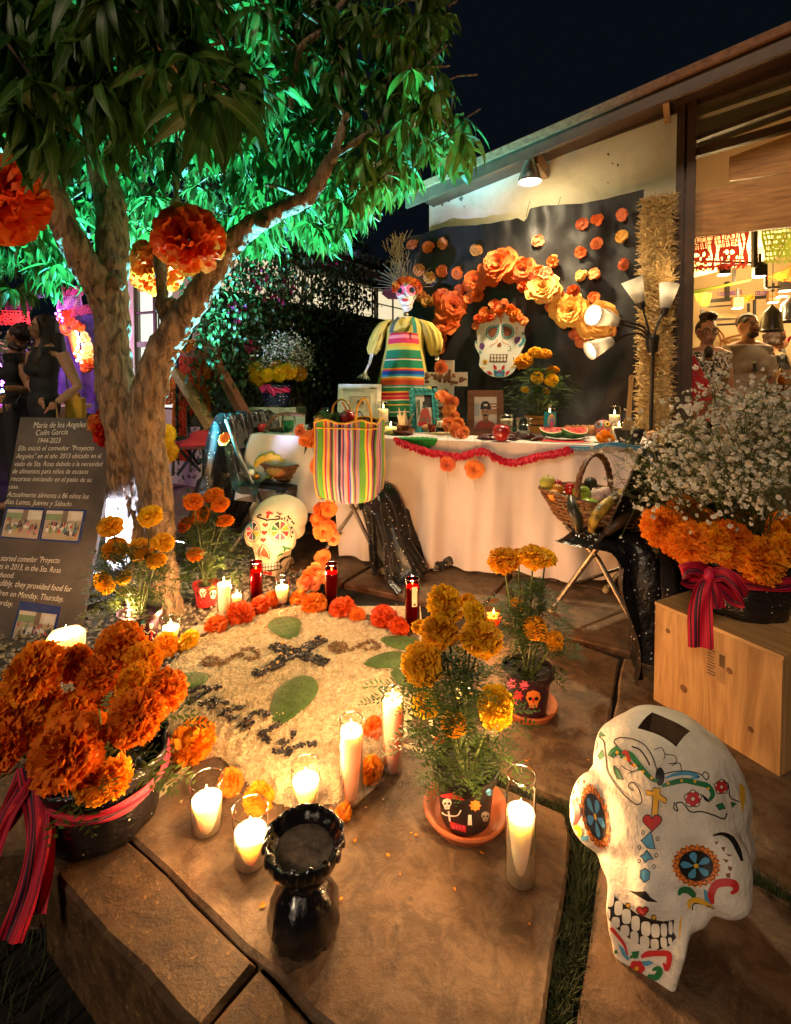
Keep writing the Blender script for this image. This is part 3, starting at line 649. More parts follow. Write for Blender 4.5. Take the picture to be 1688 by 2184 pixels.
# ================================================================ FLOWERS
def fib(n,zmin=-1):
    out=[]
    for i in range(n):
        z=1-(1-zmin)*(i+.5)/n;a=i*2.399963;q=math.sqrt(max(0,1-z*z));out.append(V((q*math.cos(a),q*math.sin(a),z)))
    return out
def ruffle(seed,n=210,flatness=.72,zmin=-.55,wid=.21):   # a marigold head of unit radius, facing +z
    r_=random.Random(seed);mb=MB();mb.ell((0,0,-.05),(.62,.62,.45),12,8)
    for d in fib(n,zmin):
        t=d.cross(V((0,0,1)));
        if t.length<.05:t=V((1,0,0))
        t.normalize();t=M.Rotation(r_.uniform(-.9,.9),3,d)@t;b=d.cross(t);L=r_.uniform(.86,1.06);w_=wid*r_.uniform(.7,1.35)
        k=r_.uniform(-.25,.35)
        def P(u,s,rr):q=(d*rr+t*s*w_+b*(u*k)).copy();q.z*=flatness;return tuple(q)
        j=lambda a:r_.uniform(-a,a)
        mb.add([P(0,-.55,.5),P(0,.55,.5),P(.4,-1,.8+j(.05)),P(.5+j(.3),0,.84+j(.06)),P(.4,1,.8+j(.05)),P(1+j(.5),-.95,L+j(.07)),P(.75+j(.5),-.35,L+j(.08)),P(1.05+j(.5),.3,L+j(.08)),P(.8+j(.5),.95,L+j(.07))],
               [(0,3,2),(0,1,3),(1,4,3),(2,3,6,5),(3,7,6),(3,4,8,7)])
    return mb
m_mari=pm('marigold orange',(.95,.38,.018),(.88,.22,.007),22,.62,.2,60,rnd=.14,backlit=.3,spec=.2)
m_mary=pm('marigold yellow',(.97,.62,.025),(.92,.44,.010),16,.62,.2,60,rnd=.16,backlit=.3,spec=.2)
m_fake=pm('silk marigold',(.88,.20,.010),(.70,.09,.004),20,.6,.2,60,rnd=.12,backlit=.2)
HM={m.name:[ruffle(s_).mesh('flower_head',m)for s_ in(1,2,3)]for m in(m_mari,m_mary,m_fake)}
HB={m.name:[ruffle(s_,380,.8,-.75,.15).mesh('flower_head',m)for s_ in(4,5,6)]for m in(m_mari,m_mary,m_fake)}
def head(parent,p,r,mat,up=None,big=False,name='flower_head'):
    o=link(name,R.choice((HB if big else HM)[mat.name]),parent)
    d=(V(up)if up is not None else V((R.gauss(0,.5),R.gauss(-.55,.4),1))).normalized()
    q=d.to_track_quat('Z','Y').to_matrix().to_4x4()@M.Rotation(R.uniform(0,6),4,'Z')
    Wp=world(parent).inverted()if parent is not None else M()
    o.matrix_basis=Wp@M.Translation(p)@q@M.Scale(r*1.04,4);return o
m_mleaf=pm('marigold leaf',(.062,.105,.022),(.030,.058,.010),20,.55,backlit=.25,rnd=.1)
m_stem=pm('green stem',(.09,.12,.03),(.05,.07,.018),12,.6)
m_soil2=pm('potting soil',(.035,.022,.013),(.012,.008,.005),60,.95,.9)
def pinnate(mb,p,d,L,n=6,w_=.10):                  # a feathery leaf
    d=d.normalized();s_=d.cross(V((0,0,1)));
    if s_.length<.1:s_=V((1,0,0))
    s_.normalize();u=s_.cross(d)
    for i in range(1,n+1):
        t=i/n;c=p+d*L*t-V((0,0,1))*L*.25*t*t
        for sg in(-1,1):
            a=c+(s_*sg*.9+d*.55+u*R.uniform(-.2,.25)).normalized()*L*.36*math.sin(2.6*t+.35);m_=(a+c)/2;q=d*L*w_*.55
            mb.add([c,m_+q,a,m_-q],[(0,1,2,3)])
    e=p+d*L*1.2-V((0,0,1))*L*.35;mb.add([p+s_*L*.012,e,p-s_*L*.012],[(0,1,2)])
def foliage(parent,base,top,heads,n,spread,L=.055):
    mb=MB();Wi=world(parent).inverted()
    for k in range(n):
        t=R.random()**.8;c=base.lerp(top,t)+V((R.gauss(0,1),R.gauss(0,1),R.gauss(0,.3)))*spread*(.35+.65*math.sin(math.pi*min(1,t*.9+.12)))
        d=V((c.x-base.x,c.y-base.y,R.uniform(-.02,.06)))+V((R.gauss(0,.04),R.gauss(0,.04),0));pinnate(mb,Wi@c,d,L*R.uniform(.7,1.3))
    o=mb.build('foliage',m_mleaf,parent);o['kind']='stuff'
    mb=MB()
    for h in heads:
        p=V(h);c=base.lerp(p,.5)+V((R.gauss(0,.01),R.gauss(0,.01),0));mb.tube([Wi@q for q in(base+V((R.gauss(0,.008),R.gauss(0,.008),-.02)),c,p)],[.004,.0035,.003],5)
    o=mb.build('stem',m_stem,parent,True);o['kind']='stuff'
def potprofile(r,h,t=.004):return[(r*.66,0),(r*.74,.004),(r*.86,h*.80),(r*.955,h*.815),(r,h*.86),(r*1.01,h),(r*.96,h),(r*.92,h*.88)]
def potplant(name,label,loc,r,h,mat,heads,hm,nf,spread,zsoil=.85,group='potted marigolds',L=.055):
    t=thing(name,label,'potted plant',loc,0,group)
    pot=MB().lathe(potprofile(r,h),32).build('pot',mat,t,auto=40)
    sb=MB();sb.lathe([(0,h*zsoil+.006),(r*.5,h*zsoil+.004),(r*.93,h*zsoil)][::-1],20);sb.build('soil',m_soil2,t,True)
    P=[]
    for(px,py,dY,rp,up)in heads:
        Y=loc.y+dY;p=at(px,py,Y);P.append(p);head(t,p,rp*Y/FP,hm,up)
    top=sum(P,V())/len(P);base=V(loc)+V((0,0,h*.85))
    foliage(t,base,top+V((0,0,.0)),P,nf,spread,L)
    return t,pot
def hd(L,dY=.05):return[(x,y,R.uniform(-dY,dY)if len(q)==0 else q[0],r,q[1]if len(q)>1 else None)for x,y,r,*q in L]
m_potblk=pm('black plastic pot',(.020,.016,.016),(.012,.010,.010),10,.35,.1)
m_potred=pm('red printed pot',(.52,.035,.035),(.40,.022,.025),10,.4)
m_potpur=pm('dark purple pot',(.045,.014,.030),(.028,.010,.020),10,.35)
pA,potA=potplant('marigold_pot','yellow marigold in a dark pot printed with two dancing skeletons, beside the chalkboard',G(300,1372),.088,.145,m_potpur,
   hd([(236,1123,24),(321,1101,24),(246,1172,25),(299,1172,25),(349,1157,22),(334,1196,20),(224,1242,25,-.05,(-.5,-.7,-.2)),(264,1232,15)]),m_mary,300,.07,L=.08)
pB,potB=potplant('marigold_pot','small orange marigold in a bright red pot lettered MUERTOS, near the tree',G(440,1290),.063,.112,m_potred,
   hd([(413,1070,20),(456,1057,20),(470,1076,19),(428,1100,21),(480,1111,18),(395,1120,17),(416,1183,17)]),m_mari,260,.06,L=.07)
pC,potC=potplant('marigold_pot','tallest foreground marigold, nine golden heads, in a black printed pot',G(993,1738,.012),.086,.14,m_potblk,
   hd([(950,1289,40),(999,1283,16),(1011,1306,25),(938,1347,40,-.05),(1028,1361,44,-.07),(901,1415,43,-.06),(909,1498,30,.05),(1057,1507,42,-.07,(.5,-.9,.35)),(968,1544,26,-.06,(-.2,-1,.4)),(897,1337,19,.04)]),m_mary,400,.062,L=.066)
pD,potD=potplant('marigold_pot','golden marigold in a purple pot printed with one sugar skull',G(1125,1512,.012),.087,.148,m_potpur,
   hd([(1074,1196,32,0,(-.2,-.3,1)),(1106,1187,20,.05,(0,-.2,1)),(1138,1189,30,-.03,(0,-.3,1)),(1164,1189,24,.02,(.3,-.2,1)),(1103,1289,17),(1142,1340,24,-.07,(0,-1,.2)),(1184,1367,20,-.05,(.4,-.8,.1)),(1160,1358,10)]),m_mary,340,.060,L=.066)
TZ=.762
def ontable(px,Y):r=ray(px,900);return V((r.x/r.y*Y,Y,TZ))
pE,potE=potplant('marigold_pot','bushy orange marigold in an ochre and black pot on the altar table',ontable(1150,3.46),.095,.12,pm('ochre glaze',(.42,.20,.035),None,8,.35),
   hd([(1143,752,15,0,(0,-.3,1)),(1160,756,16,0,(0,-.3,1)),(1118,771,20,0,(-.4,-.4,1)),(1180,790,13),(1146,806,13,-.05,(0,-1,.3)),(1177,811,14,-.05,(0,-1,.3)),(1120,831,8),(1165,834,8)],.04),m_mary,320,.09,L=.085)
MB().lathe([(.066,.0),(.078,.06),(.077,.064)],28).build('pot_base',m_potblk,pE,auto=40)
m_terra=pm('terracotta',(.46,.13,.045),(.33,.085,.03),9,.6,.15)
for nm,lab,p,r in(('saucer','terracotta saucer under the tallest foreground marigold',G(993,1738),.108),('saucer','terracotta saucer under the sugar skull marigold pot',G(1125,1512),.100)):
    t=MB().lathe([(0,.006),(r*.70,.006),(r*.80,.010),(r*.93,.030),(r*1.0,.031),(r*1.02,.026),(r*.86,.0),(0,.0)][::-1],40).build(nm,m_terra,None,auto=50,loc=p);tag(t,lab,'saucer','terracotta saucers')
# printed pots
m_w=flat('white ink',(.72,.68,.60));m_k=flat('black ink',(.012,.010,.010));m_o=flat('orange ink',(.75,.20,.03));m_r=flat('red ink',(.55,.03,.03));m_g=flat('green ink',(.02,.17,.06));m_bl=flat('blue ink',(.08,.30,.50));m_y=flat('yellow ink',(.80,.42,.03));m_pk=flat('pink ink',(.75,.09,.17));m_pu=flat('purple ink',(.14,.05,.20));m_br=flat('brown ink',(.20,.06,.025));m_te=flat('teal ink',(.02,.28,.32));m_gy=flat('grey ink',(.28,.25,.22))
INK=[m_w,m_k,m_o,m_r,m_g,m_bl,m_y,m_pk,m_pu,m_br,m_te,m_gy]
WH,BK,OR,RE_,GR,BL,YE,PK,PU,BR,TE,GY=range(12)
def face_skull(p,cx,cy,s,c=WH,step=None):
    st=step or s*.25
    p.fill([(cx-s,cy-s*.2),(cx-s*.8,cy-s*.95),(cx,cy-s*1.25),(cx+s*.8,cy-s*.95),(cx+s,cy-s*.2),(cx+s*.65,cy+s*.45),(cx+s*.5,cy+s*1.1),(cx-s*.5,cy+s*1.1),(cx-s*.65,cy+s*.45)],c,st)
    for g in(-1,1):p.fill(circ(cx+g*s*.42,cy-s*.1,s*.27,10),BK,st,.6)
    p.fill([(cx,cy+.25*s),(cx-.12*s,cy+.5*s),(cx+.12*s,cy+.5*s)],BK,st,.6);p.line([(cx-.35*s,cy+.78*s),(cx+.35*s,cy+.78*s)],s*.1,BK)
pt=Paint([potC],camcast)
face_skull(pt,954,1715,10);pt.fill([(930,1698),(968,1690),(992,1707),(962,1704)],RE_,5);pt.line([(938,1728),(950,1738),(974,1740),(984,1728)],3,WH);pt.line([(957,1730),(960,1752)],4,WH)
pt.fill([(1014+11*math.cos(a)*(1+.2*math.cos(8*a)),1718+11*math.sin(a)*(1+.2*math.cos(8*a)))for a in[i*.26 for i in range(24)]],OR,4);face_skull(pt,1036,1742,9,GY)
pt.fill([(999,1738),(1006,1738),(1007,1760),(998,1760)],WH,4);pt.fill([(960,1752),(995,1762),(994,1776),(962,1766)],RE_,5);pt.fill(circ(1044,1690,7),BL,4)
for x in range(966,992,7):pt.fill([(x,1760),(x+4,1761),(x+4,1769),(x,1768)],PK,3,.8)
pt.done('print',INK,potC)
pt=Paint([potD],camcast)
face_skull(pt,1138,1492,16,OR);pt.fill(circ(1138,1493,4),RE_,2,1)
for cx,cy,s_ in((1092,1458,9),(1118,1462,9),(1105,1484,10),(1098,1503,6),(1172,1470,5)):pt.fill([(cx+s_*math.cos(a)*(1+.25*math.cos(7*a)),cy+s_*math.sin(a)*(1+.25*math.cos(7*a)))for a in[i*.26 for i in range(24)]],PK if cx!=1105 else RE_,3)
pt.line([(1083,1470),(1086,1490),(1096,1496)],2,PU);pt.done('print',INK,potD)
pt=Paint([potB],camcast)
face_skull(pt,433,1265,8);face_skull(pt,455,1268,8);pt.fill([(442,1258),(449,1253),(453,1243),(460,1253),(470,1256)],OR,3,1);pt.line([(423,1272),(421,1258),(430,1253),(440,1256)],2.5,BK,1)
pt.done('print',INK,potB)
pt=Paint([potA],camcast)
for cx,hc in((306,TE),(323,PU)):
    face_skull(pt,cx,1335,5);pt.fill([(cx-8,1330),(cx,1322),(cx+8,1330)],hc,3,.8);pt.line([(cx,1341),(cx+1,1356),(cx-4,1368)],4,RE_ if hc==PU else BK);pt.line([(cx-8,1352),(cx,1345),(cx+9,1351)],2,WH);pt.line([(cx+1,1356),(cx+6,1367)],2.2,WH)
pt.done('print',INK,potA)
def curved_text(s,o_parent,loc,r0,z0,h,ang0,mat,slope=.12):   # lettering wrapped round a pot
    t=text(s,'lettering',M.Identity(4),h,mat,None,None,0,0)
    me=t.data
    for v in me.vertices:a=ang0+v.co.x/r0;rr=r0+slope*v.co.z+.0012;v.co=(rr*math.cos(a),rr*math.sin(a),z0+v.co.z)
    t.parent=o_parent;return t
curved_text('DÍA DE',pB,None,.047,.040,.008,rad(-128),m_w);curved_text('MUERTOS',pB,None,.046,.018,.018,rad(-163),m_w)

# ---- wrapped buckets of marigolds and baby's breath
m_dot=dotted('black foil-dotted cloth',(.010,.009,.011),(1,.97,.9),46,.10)
m_navy=dotted('navy foil-dotted cloth',(.012,.016,.07),(.95,.97,1),42,.15)
def stripes(name,stops,attr='across',rough=.6,bump=.3,back=0,noise=.02):
    m=pm(name,(1,1,1),None,30,rough,bump,400,backlit=back);nt=m.node_tree;b=nt.nodes['Principled BSDF']
    a=nd(nt,'ShaderNodeAttribute',attribute_name=attr);rp=nd(nt,'ShaderNodeValToRGB');rp.color_ramp.interpolation='CONSTANT'
    el=rp.color_ramp.elements
    while len(el)>1:el.remove(el[-1])
    for i,(p,c)in enumerate(stops[:32]):
        e=el[0]if i==0 else el.new(p);e.position=p;e.color=tuple(q**1.3 for q in c)+(1,)
    lk(nt,a.outputs['Fac'],rp.inputs[0]);lk(nt,rp.outputs[0],b.inputs['Base Color'])
    for n in nt.nodes:
        if n.type=='BSDF_TRANSLUCENT':lk(nt,rp.outputs[0],n.inputs[0])
    return m
def attr_from(o,vals,nm='across'):
    a=o.data.attributes.new(nm,'FLOAT','POINT');a.data.foreach_set('value',np.array(vals,np.float32));return o
CR=(.55,.012,.065);DK=(.035,.008,.03)
m_rib=stripes('woven crimson ribbon',[(0,CR),(.10,DK),(.15,CR),(.24,(.10,.02,.10)),(.30,DK),(.36,(.50,.05,.10)),(.40,DK),(.47,CR),(.70,(.62,.05,.12)),(.74,CR),(.86,DK),(.90,CR)])
def ribbon(name,parent,mats,pts,wd,n=8,fold=.0,mat=m_rib,frame=None):
    P=[V(p)for p in pts];Q=[V(q)for q in curve([tuple(p)for p in P],6)];G_=[];vals=[]
    if not hasattr(wd,'__len__'):wd=[wd]*len(Q)
    else:wd=[float(np.interp(i/(len(Q)-1),np.linspace(0,1,len(wd)),wd))for i in range(len(Q))]
    for i,q in enumerate(Q):
        d=(Q[min(i+1,len(Q)-1)]-Q[max(0,i-1)]).normalized();s_=V(frame)if frame is not None else d.cross(V((0,0,1)))
        s_=(s_-d*s_.dot(d)).normalized();u=d.cross(s_)
        G_.append([tuple(q+s_*wd[i]*(j/n-.5)+u*fold*math.sin(j/n*9+i*.35))for j in range(n+1)]);vals+=[j/n for j in range(n+1)]
    mb=MB();Wi=world(parent).inverted()if parent else M();mb.grid(G_);mb.v=[tuple(Wi@V(p))for p in mb.v]
    o=mb.build(name,mat,parent,True);attr_from(o,vals);return o
def bucket(name,label,loc,r,h,mat,n=44,group=None,r0=.86):
    t=thing(name,label,'flower bucket',loc,0,group)
    ph=[R.uniform(0,6)for _ in range(4)]
    fn=lambda a,i:1+(.018+.02*i/8)*math.sin(a*6.28*7+ph[0]+i*.25)+.015*math.sin(a*6.28*13+ph[1]-i*.4)
    prof=[(r*r0*.92,0),(r*r0,.01),(r*(r0+.04),h*.25),(r*(r0+.07),h*.5),(r*(r0+.06),h*.72),(r*.985,h*.85),(r*1.03,h*.98),(r*1.06,h*1.08),(r*.95,h*1.0),(r*.9,h*.8)]
    MB().lathe(prof,n,0,None,fn).build('bucket',mat,t,True);return t
bk1=bucket('flower_bucket','black sequined bucket of deep orange marigolds with trailing crimson ribbons on the front left kerb',G(222,1745),.150,.175,m_dot,group='fabric wrapped marigold buckets')
for x,y,r,dY in((75,1434,62,-.02),(158,1414,36,.1),(258,1378,48,.12),(206,1442,42,.03),(305,1410,38,.08),(293,1457,40,.0),(353,1473,43,.02),(289,1529,56,-.08),(158,1521,46,-.02),(143,1604,72,-.16),(20,1517,42,.03),(8,1592,52,-.05),(95,1500,38,.03),(240,1480,34,.05),(60,1560,40,.0),(190,1560,40,.02)):
    Y=bk1.location.y+dY;head(bk1,at(x,y,Y),r*Y/FP,m_mari,(R.gauss((x-200)/250,.2),R.gauss(-.7,.2),.8),True)
Y=bk1.location.y-.13;head(bk1,at(222,1660,Y),56*Y/FP,m_mari,(.1,-.5,-.75),True)
foliage(bk1,bk1.location+V((0,0,.15)),bk1.location+V((0,0,.27)),[bk1.location+V((R.gauss(0,.07),R.gauss(0,.07),.3))for _ in range(10)],70,.09,.09)
c=bk1.location
ring=[c+V((.157*math.cos(a),.157*math.sin(a),.135+.012*math.sin(a*2)))for a in[i*.35 for i in range(-6,12)]]
ribbon('ribbon',bk1,None,ring,.03,frame=(0,0,1),fold=.003)
for pts,w_ in(([(62,1630),(75,1700),(80,1790),(60,1900),(20,2010)],.05),([(60,1640),(30,1720),(-20,1790),(-60,1840)],.05),([(70,1650),(92,1740),(96,1850),(78,1950)],.042),([(66,1650),(40,1690),(5,1760),(-40,1900)],.04)):
    Q=[at(x,y,1.20-.04*i)for i,(x,y)in enumerate(pts)];ribbon('ribbon',bk1,None,Q,w_,fold=.006,frame=(1,.2,.15))
lie=tag(head(None,G(412,1606)+V((0,0,.035)),.062,m_mari,(.25,.3,-.75),True,'marigold'),'deep orange marigold lying face down on the slab beside the front left bucket','flower')
# bucket on the wooden box
BXC=V((1.19,1.755,.352))
bk2=bucket('flower_bucket','black sequined bucket of large marigolds with a crimson bow, standing on the pine box',BXC,.165,.185,m_dot,group='fabric wrapped marigold buckets')
for x,y,r,dY in((1416,1124,43,-.03),(1460,1087,30,.08),(1474,1159,45,-.12),(1522,1157,42,-.13),(1560,1150,40,-.13),(1552,1180,30,-.15),(1621,1193,50,-.17),(1644,1138,32,.0),(1676,1172,36,-.08),(1505,1111,26,.05),(1597,1118,26,.03),(1440,1160,28,-.05),(1668,1120,28,.1),(1590,1170,34,-.1)):
    Y=BXC.y+dY;head(bk2,at(x,y,Y),r*Y/FP,m_mari,(R.gauss((x-1540)/200,.2),R.gauss(-.8,.2),.55),True)
ribbon('ribbon',bk2,None,[BXC+V((.17*math.cos(a),.17*math.sin(a),.145))for a in[i*.3 for i in range(-11,1)]],.045,frame=(0,0,1),fold=.004)
kn=at(1512,1225,1.50)
def bow(parent,pts,wd,Y,fr=(0,0,1),fold=.004):return ribbon('ribbon',parent,None,[at(x,y,Y+d)for x,y,d in pts],wd,frame=fr,fold=fold)
bow(bk2,[(1512,1228,0),(1490,1212,-.03),(1462,1216,-.035),(1458,1232,-.02),(1480,1240,0),(1510,1230,.005)],.042,1.52)
bow(bk2,[(1514,1228,0),(1545,1225,-.03),(1575,1250,-.04),(1588,1278,-.02),(1570,1280,.0),(1545,1258,.0),(1514,1230,.005)],.04,1.52,(.3,0,1))
bow(bk2,[(1512,1230,0),(1500,1260,-.012),(1494,1310,-.012),(1495,1382,-.01)],[.02,.05,.065,.068],1.50,(1,-.3,0));bow(bk2,[(1514,1230,0),(1526,1262,-.012),(1534,1298,-.01)],[.02,.035,.035],1.52,(1,-.3,.2))
MB().ell((0,0,0),(.018,.016,.02),12,8).build('knot',flat('crimson knot',CR),bk2,True,loc=kn-BXC)
# baby's breath
m_bb=pm('white gypsophila',(.78,.76,.68),(.6,.56,.46),30,.7,backlit=.25)
def blossom(seed):
    r_=random.Random(seed);mb=MB()
    for k in range(7):
        d=V((r_.gauss(0,1),r_.gauss(0,1),r_.gauss(.5,.8))).normalized();t=d.orthogonal().normalized();b=d.cross(t)
        mb.add([tuple(d*.1-t*.3),tuple(d*.65-t*.62+b*.25),tuple(d*1.0+t*.05),tuple(d*.65+t*.6-b*.2),tuple(d*.2+t*.3)],[(0,1,2,3,4)])
    mb.ell((0,0,0),.42,6,4);return mb
BBM=[blossom(i).mesh('blossom',m_bb,False)for i in range(5)];BBV=[blossom(i)for i in range(5)]
def gyps(parent,base,region,n,r,singles=0,nst=60,fn=None):
    Wi=world(parent).inverted();st=MB();rest=MB();pts=[]
    hubs=[]
    for k in range(nst):
        p=region();hubs.append(p);a=base+V((R.gauss(0,.03),R.gauss(0,.03),0));m_=a.lerp(p,.55)+V((0,0,.03));st.tube([Wi@a,Wi@m_,Wi@p],[.0015,.0012,.0008],4,cap=False)
    for k in range(n):
        h_=R.choice(hubs);p=h_+V((R.gauss(0,1),R.gauss(0,1),R.gauss(0,1)))*.045;st.tube([Wi@h_.lerp(p,-.1),Wi@p],[.0008,.0006],3,cap=False);pts.append(p)
    pts.sort(key=lambda p:(p-cam.location).length)
    for i,p in enumerate(pts):
        T=Wi@M.Translation(p)@Euler((R.uniform(0,6),R.uniform(0,6),0)).to_matrix().to_4x4()@M.Scale(r*R.uniform(.6,1.25),4)
        if i<singles:link('blossom',BBM[i%5],parent).matrix_basis=T
        else:b_=BBV[i%5];rest.add(b_.v,b_.f,0,T)
    o=st.build('stem',m_stem,parent);o['kind']='stuff'
    if rest.v:o=rest.build('blossom',m_bb,parent);o['kind']='stuff'
def reg2():
    while True:
        x,y=R.uniform(1395,1760),R.uniform(800,1075)
        top=985-175*math.sin(min(1.57,max(0,(x-1390)/190*1.57)))
        if y>top and R.random()<1.0-(y-top)/420:return at(x,y,R.uniform(1.35,1.95))
gyps(bk2,BXC+V((.03,0,.2)),reg2,1800,.0088,280,100)
for tip in((1395,960),(1330,930),(1330,985),(1300,1000),(1355,1010),(1385,1035),(1350,960),(1420,1000)):
    p=at(*tip,1.68);gyps(bk2,BXC+V((-.05,0,.2)),lambda:p+V((R.gauss(0,.03),R.gauss(0,.03),R.gauss(0,.025))),10,.0075,0,3)
# bouquet behind the table on the white crate
BKC=V((-.955,4.12,.905))
crate=thing('white_crate','tall white painted wooden crate behind the left end of the altar table','crate',(BKC.x+.02,BKC.y,0),rad(-8))
m_crate=pm('whitewashed wood',(.66,.60,.46),(.52,.45,.32),3,.7,.25,stretch=(6,6,.8))
for k in range(3):MB().box((-.125+.125*k,-.14,.45),(.122,.018,.90)).build('plank',m_crate,crate)
MB().box((0,.015,.45),(.36,.28,.88)).build('body',m_crate,crate);text('FRAGIL','lettering',M.Translation((-.17,-.151,.80)),.02,flat('faded print',(.35,.28,.18)),crate)
bk3=bucket('flower_bucket','navy sequined bucket of marigolds and white gypsophila tied with pink, on the white crate',BKC,.112,.155,m_navy,group='fabric wrapped marigold buckets')
for x,y,r,dY in((547,787,16,0),(556,806,16,-.06),(572,800,15,-.08),(590,783,16,0),(598,797,17,-.07),(616,792,18,-.05),(640,797,16,0),(632,786,14,.05),(545,803,13,0),(578,786,12,.05)):
    Y=BKC.y+dY;head(bk3,at(x,y,Y),r*Y/FP,m_mary,(R.gauss(0,.3),-.8,.5),True)
ribbon('ribbon',bk3,None,[BKC+V((.116*math.cos(a),.116*math.sin(a),.13))for a in[i*.3 for i in range(-11,1)]],.045,frame=(0,0,1),fold=.006,mat=flat('pink sash',(.60,.02,.16)))
ribbon('ribbon',bk3,None,[at(x,y,3.98)for x,y in((578,822),(566,826),(556,832))],[.02,.04,.05],frame=(0,0,1),fold=.006,mat=flat('pink sash',(.60,.02,.16)));ribbon('ribbon',bk3,None,[at(x,y,3.98)for x,y in((570,822),(580,834),(586,844))],[.02,.035,.04],frame=(0,0,1),fold=.006,mat=flat('pink sash',(.60,.02,.16)))
def reg3():
    a=R.uniform(0,3.14);q=math.sqrt(R.random());return at(598+62*q*math.cos(a),783-68*q*math.sin(a),BKC.y+R.uniform(-.12,.15))
gyps(bk3,BKC+V((0,0,.15)),reg3,900,.0085,0,90)

# ---- paper flowers
def petal(n=4,m=4,wid=.5,curl=.5,wav=.06,seed=0):
    r_=random.Random(seed);a1,a2=r_.uniform(0,6),r_.uniform(0,6);P=[]
    for i in range(n+1):
        t=i/n;w_=wid*(.25+.75*math.sin(math.pi*min(.5,t*.55))**.8)*(1 if t<.8 else.82)
        P.append([(t-.10*abs(s_)**2*t,s_*w_,curl*t*t*.5+.25*abs(s_)**2*w_+wav*t*math.sin(s_*5+a1)+wav*t*math.sin(t*7+a2))for s_ in[-1+2*j/m for j in range(m+1)]])
    return P
m_tissue=pm('orange tissue paper',(1,.23,.03),(.95,.15,.015),5,.7,.1,backlit=.35,rnd=.1)
PM=[MB().grid(petal(4,4,.30,.12,.09,s_)).mesh('petal',m_tissue)for s_ in range(6)]
def pompom(label,px,py,Y,rp,n=105,face=(0,-1,.1)):
    r=rp*Y/FP;t=thing('paper_flower',label,'paper flower',at(px,py,Y),0,'large orange paper flowers hung in the tree')
    F=V(face).normalized().to_track_quat('Z','Y').to_matrix().to_4x4()
    for i,d in enumerate(fib(n,-.9)):
        q=d.to_track_quat('X','Z').to_matrix().to_4x4()
        o=link('petal',PM[i%6],t);o.matrix_basis=F@M.Translation(d*r*.12)@q@M.Rotation(R.uniform(-.9,.9),4,'X')@M.Rotation(R.uniform(-.35,.35),4,'Y')@M.Scale(r*R.uniform(.85,1.0),4)
    MB().tube([(0,0,0),(.0,.02,r*1.3)],.0012,4).build('string',m_stem,t);return t
pompom('huge orange paper flower cut by the left edge, hung before the left limb',8,425,1.95,88)
pompom('large orange paper flower hung in front of the right limb of the tree',402,512,2.0,71)
pompom('orange paper flower hung behind the thin upright branch, half hidden by the trunk',330,572,2.75,56)
m_crep=pm('peach crepe',(.90,.36,.13),(.84,.20,.05),14,.7,.2,backlit=.35,rnd=.12);m_crepy=pm('yellow crepe',(.92,.58,.14),(.88,.40,.07),10,.7,.2,backlit=.35,rnd=.08);m_creo=pm('orange crepe',(.90,.25,.05),(.82,.14,.02),10,.7,.2,backlit=.35,rnd=.08)
def rose(seed,n=26):                                   # unit rose facing +z
    r_=random.Random(seed);mb=MB()
    for i in range(n):
        t=(i+.5)/n;a=i*2.39996;tilt=.15+1.35*t;L=.45+.62*t
        P=petal(4,4,.62,-.45+.25*t,.06,seed*50+i)
        T=M.Rotation(a,4,'Z')@M.Translation((.06+.10*t,0,-.12))@M.Rotation(-(1.57-tilt),4,'Y')@M.Scale(L,4);mb.grid(P,0,X=T)
    return mb
def bud(seed,n=10):                                    # crumpled little tissue ball
    r_=random.Random(seed);mb=MB();mb.ell((0,0,0),(.8,.8,.55),14,8)
    mb.v=[tuple(V(v)*(1+.14*math.sin(9*v[0]+seed)*math.sin(8*v[1]+2*seed)))for v in mb.v]
    for i in range(n):
        T=M.Rotation(i*2.4,4,'Z')@M.Translation((.1,0,.1))@M.Rotation(-.25-.9*r_.random(),4,'Y')@M.Scale(.9,4);mb.grid(petal(3,4,.7,-.9,.08,seed*20+i),0,X=T)
    return mb
RM={m.name:[rose(s_).mesh('bloom',m)for s_ in(1,2,3)]for m in(m_creo,m_crepy,m_crep)}
BM={m.name:[bud(s_).mesh('bud',m)for s_ in(1,2,3,4)]for m in(m_creo,m_crepy,m_crep)}
def put(o,p,d,s,parent=None):
    q=V(d).normalized().to_track_quat('Z','Y').to_matrix().to_4x4()@M.Rotation(R.uniform(0,6),4,'Z');Wp=world(parent).inverted()if parent is not None else M()
    s=s if hasattr(s,'__len__')else(s,s,s);o.matrix_basis=Wp@M.Translation(p)@q@M.Diagonal(tuple(s)+(1,));return o
m_redt=pm('red tissue',(.72,.022,.012),(.55,.012,.008),6,.7,.1,backlit=.3,rnd=.1)
PM2={m.name:[MB().grid(petal(4,4,.34,.4,.09,40+s_)).mesh('petal',m)for s_ in range(4)]for m in(m_creo,m_crep,m_crepy,m_redt)}
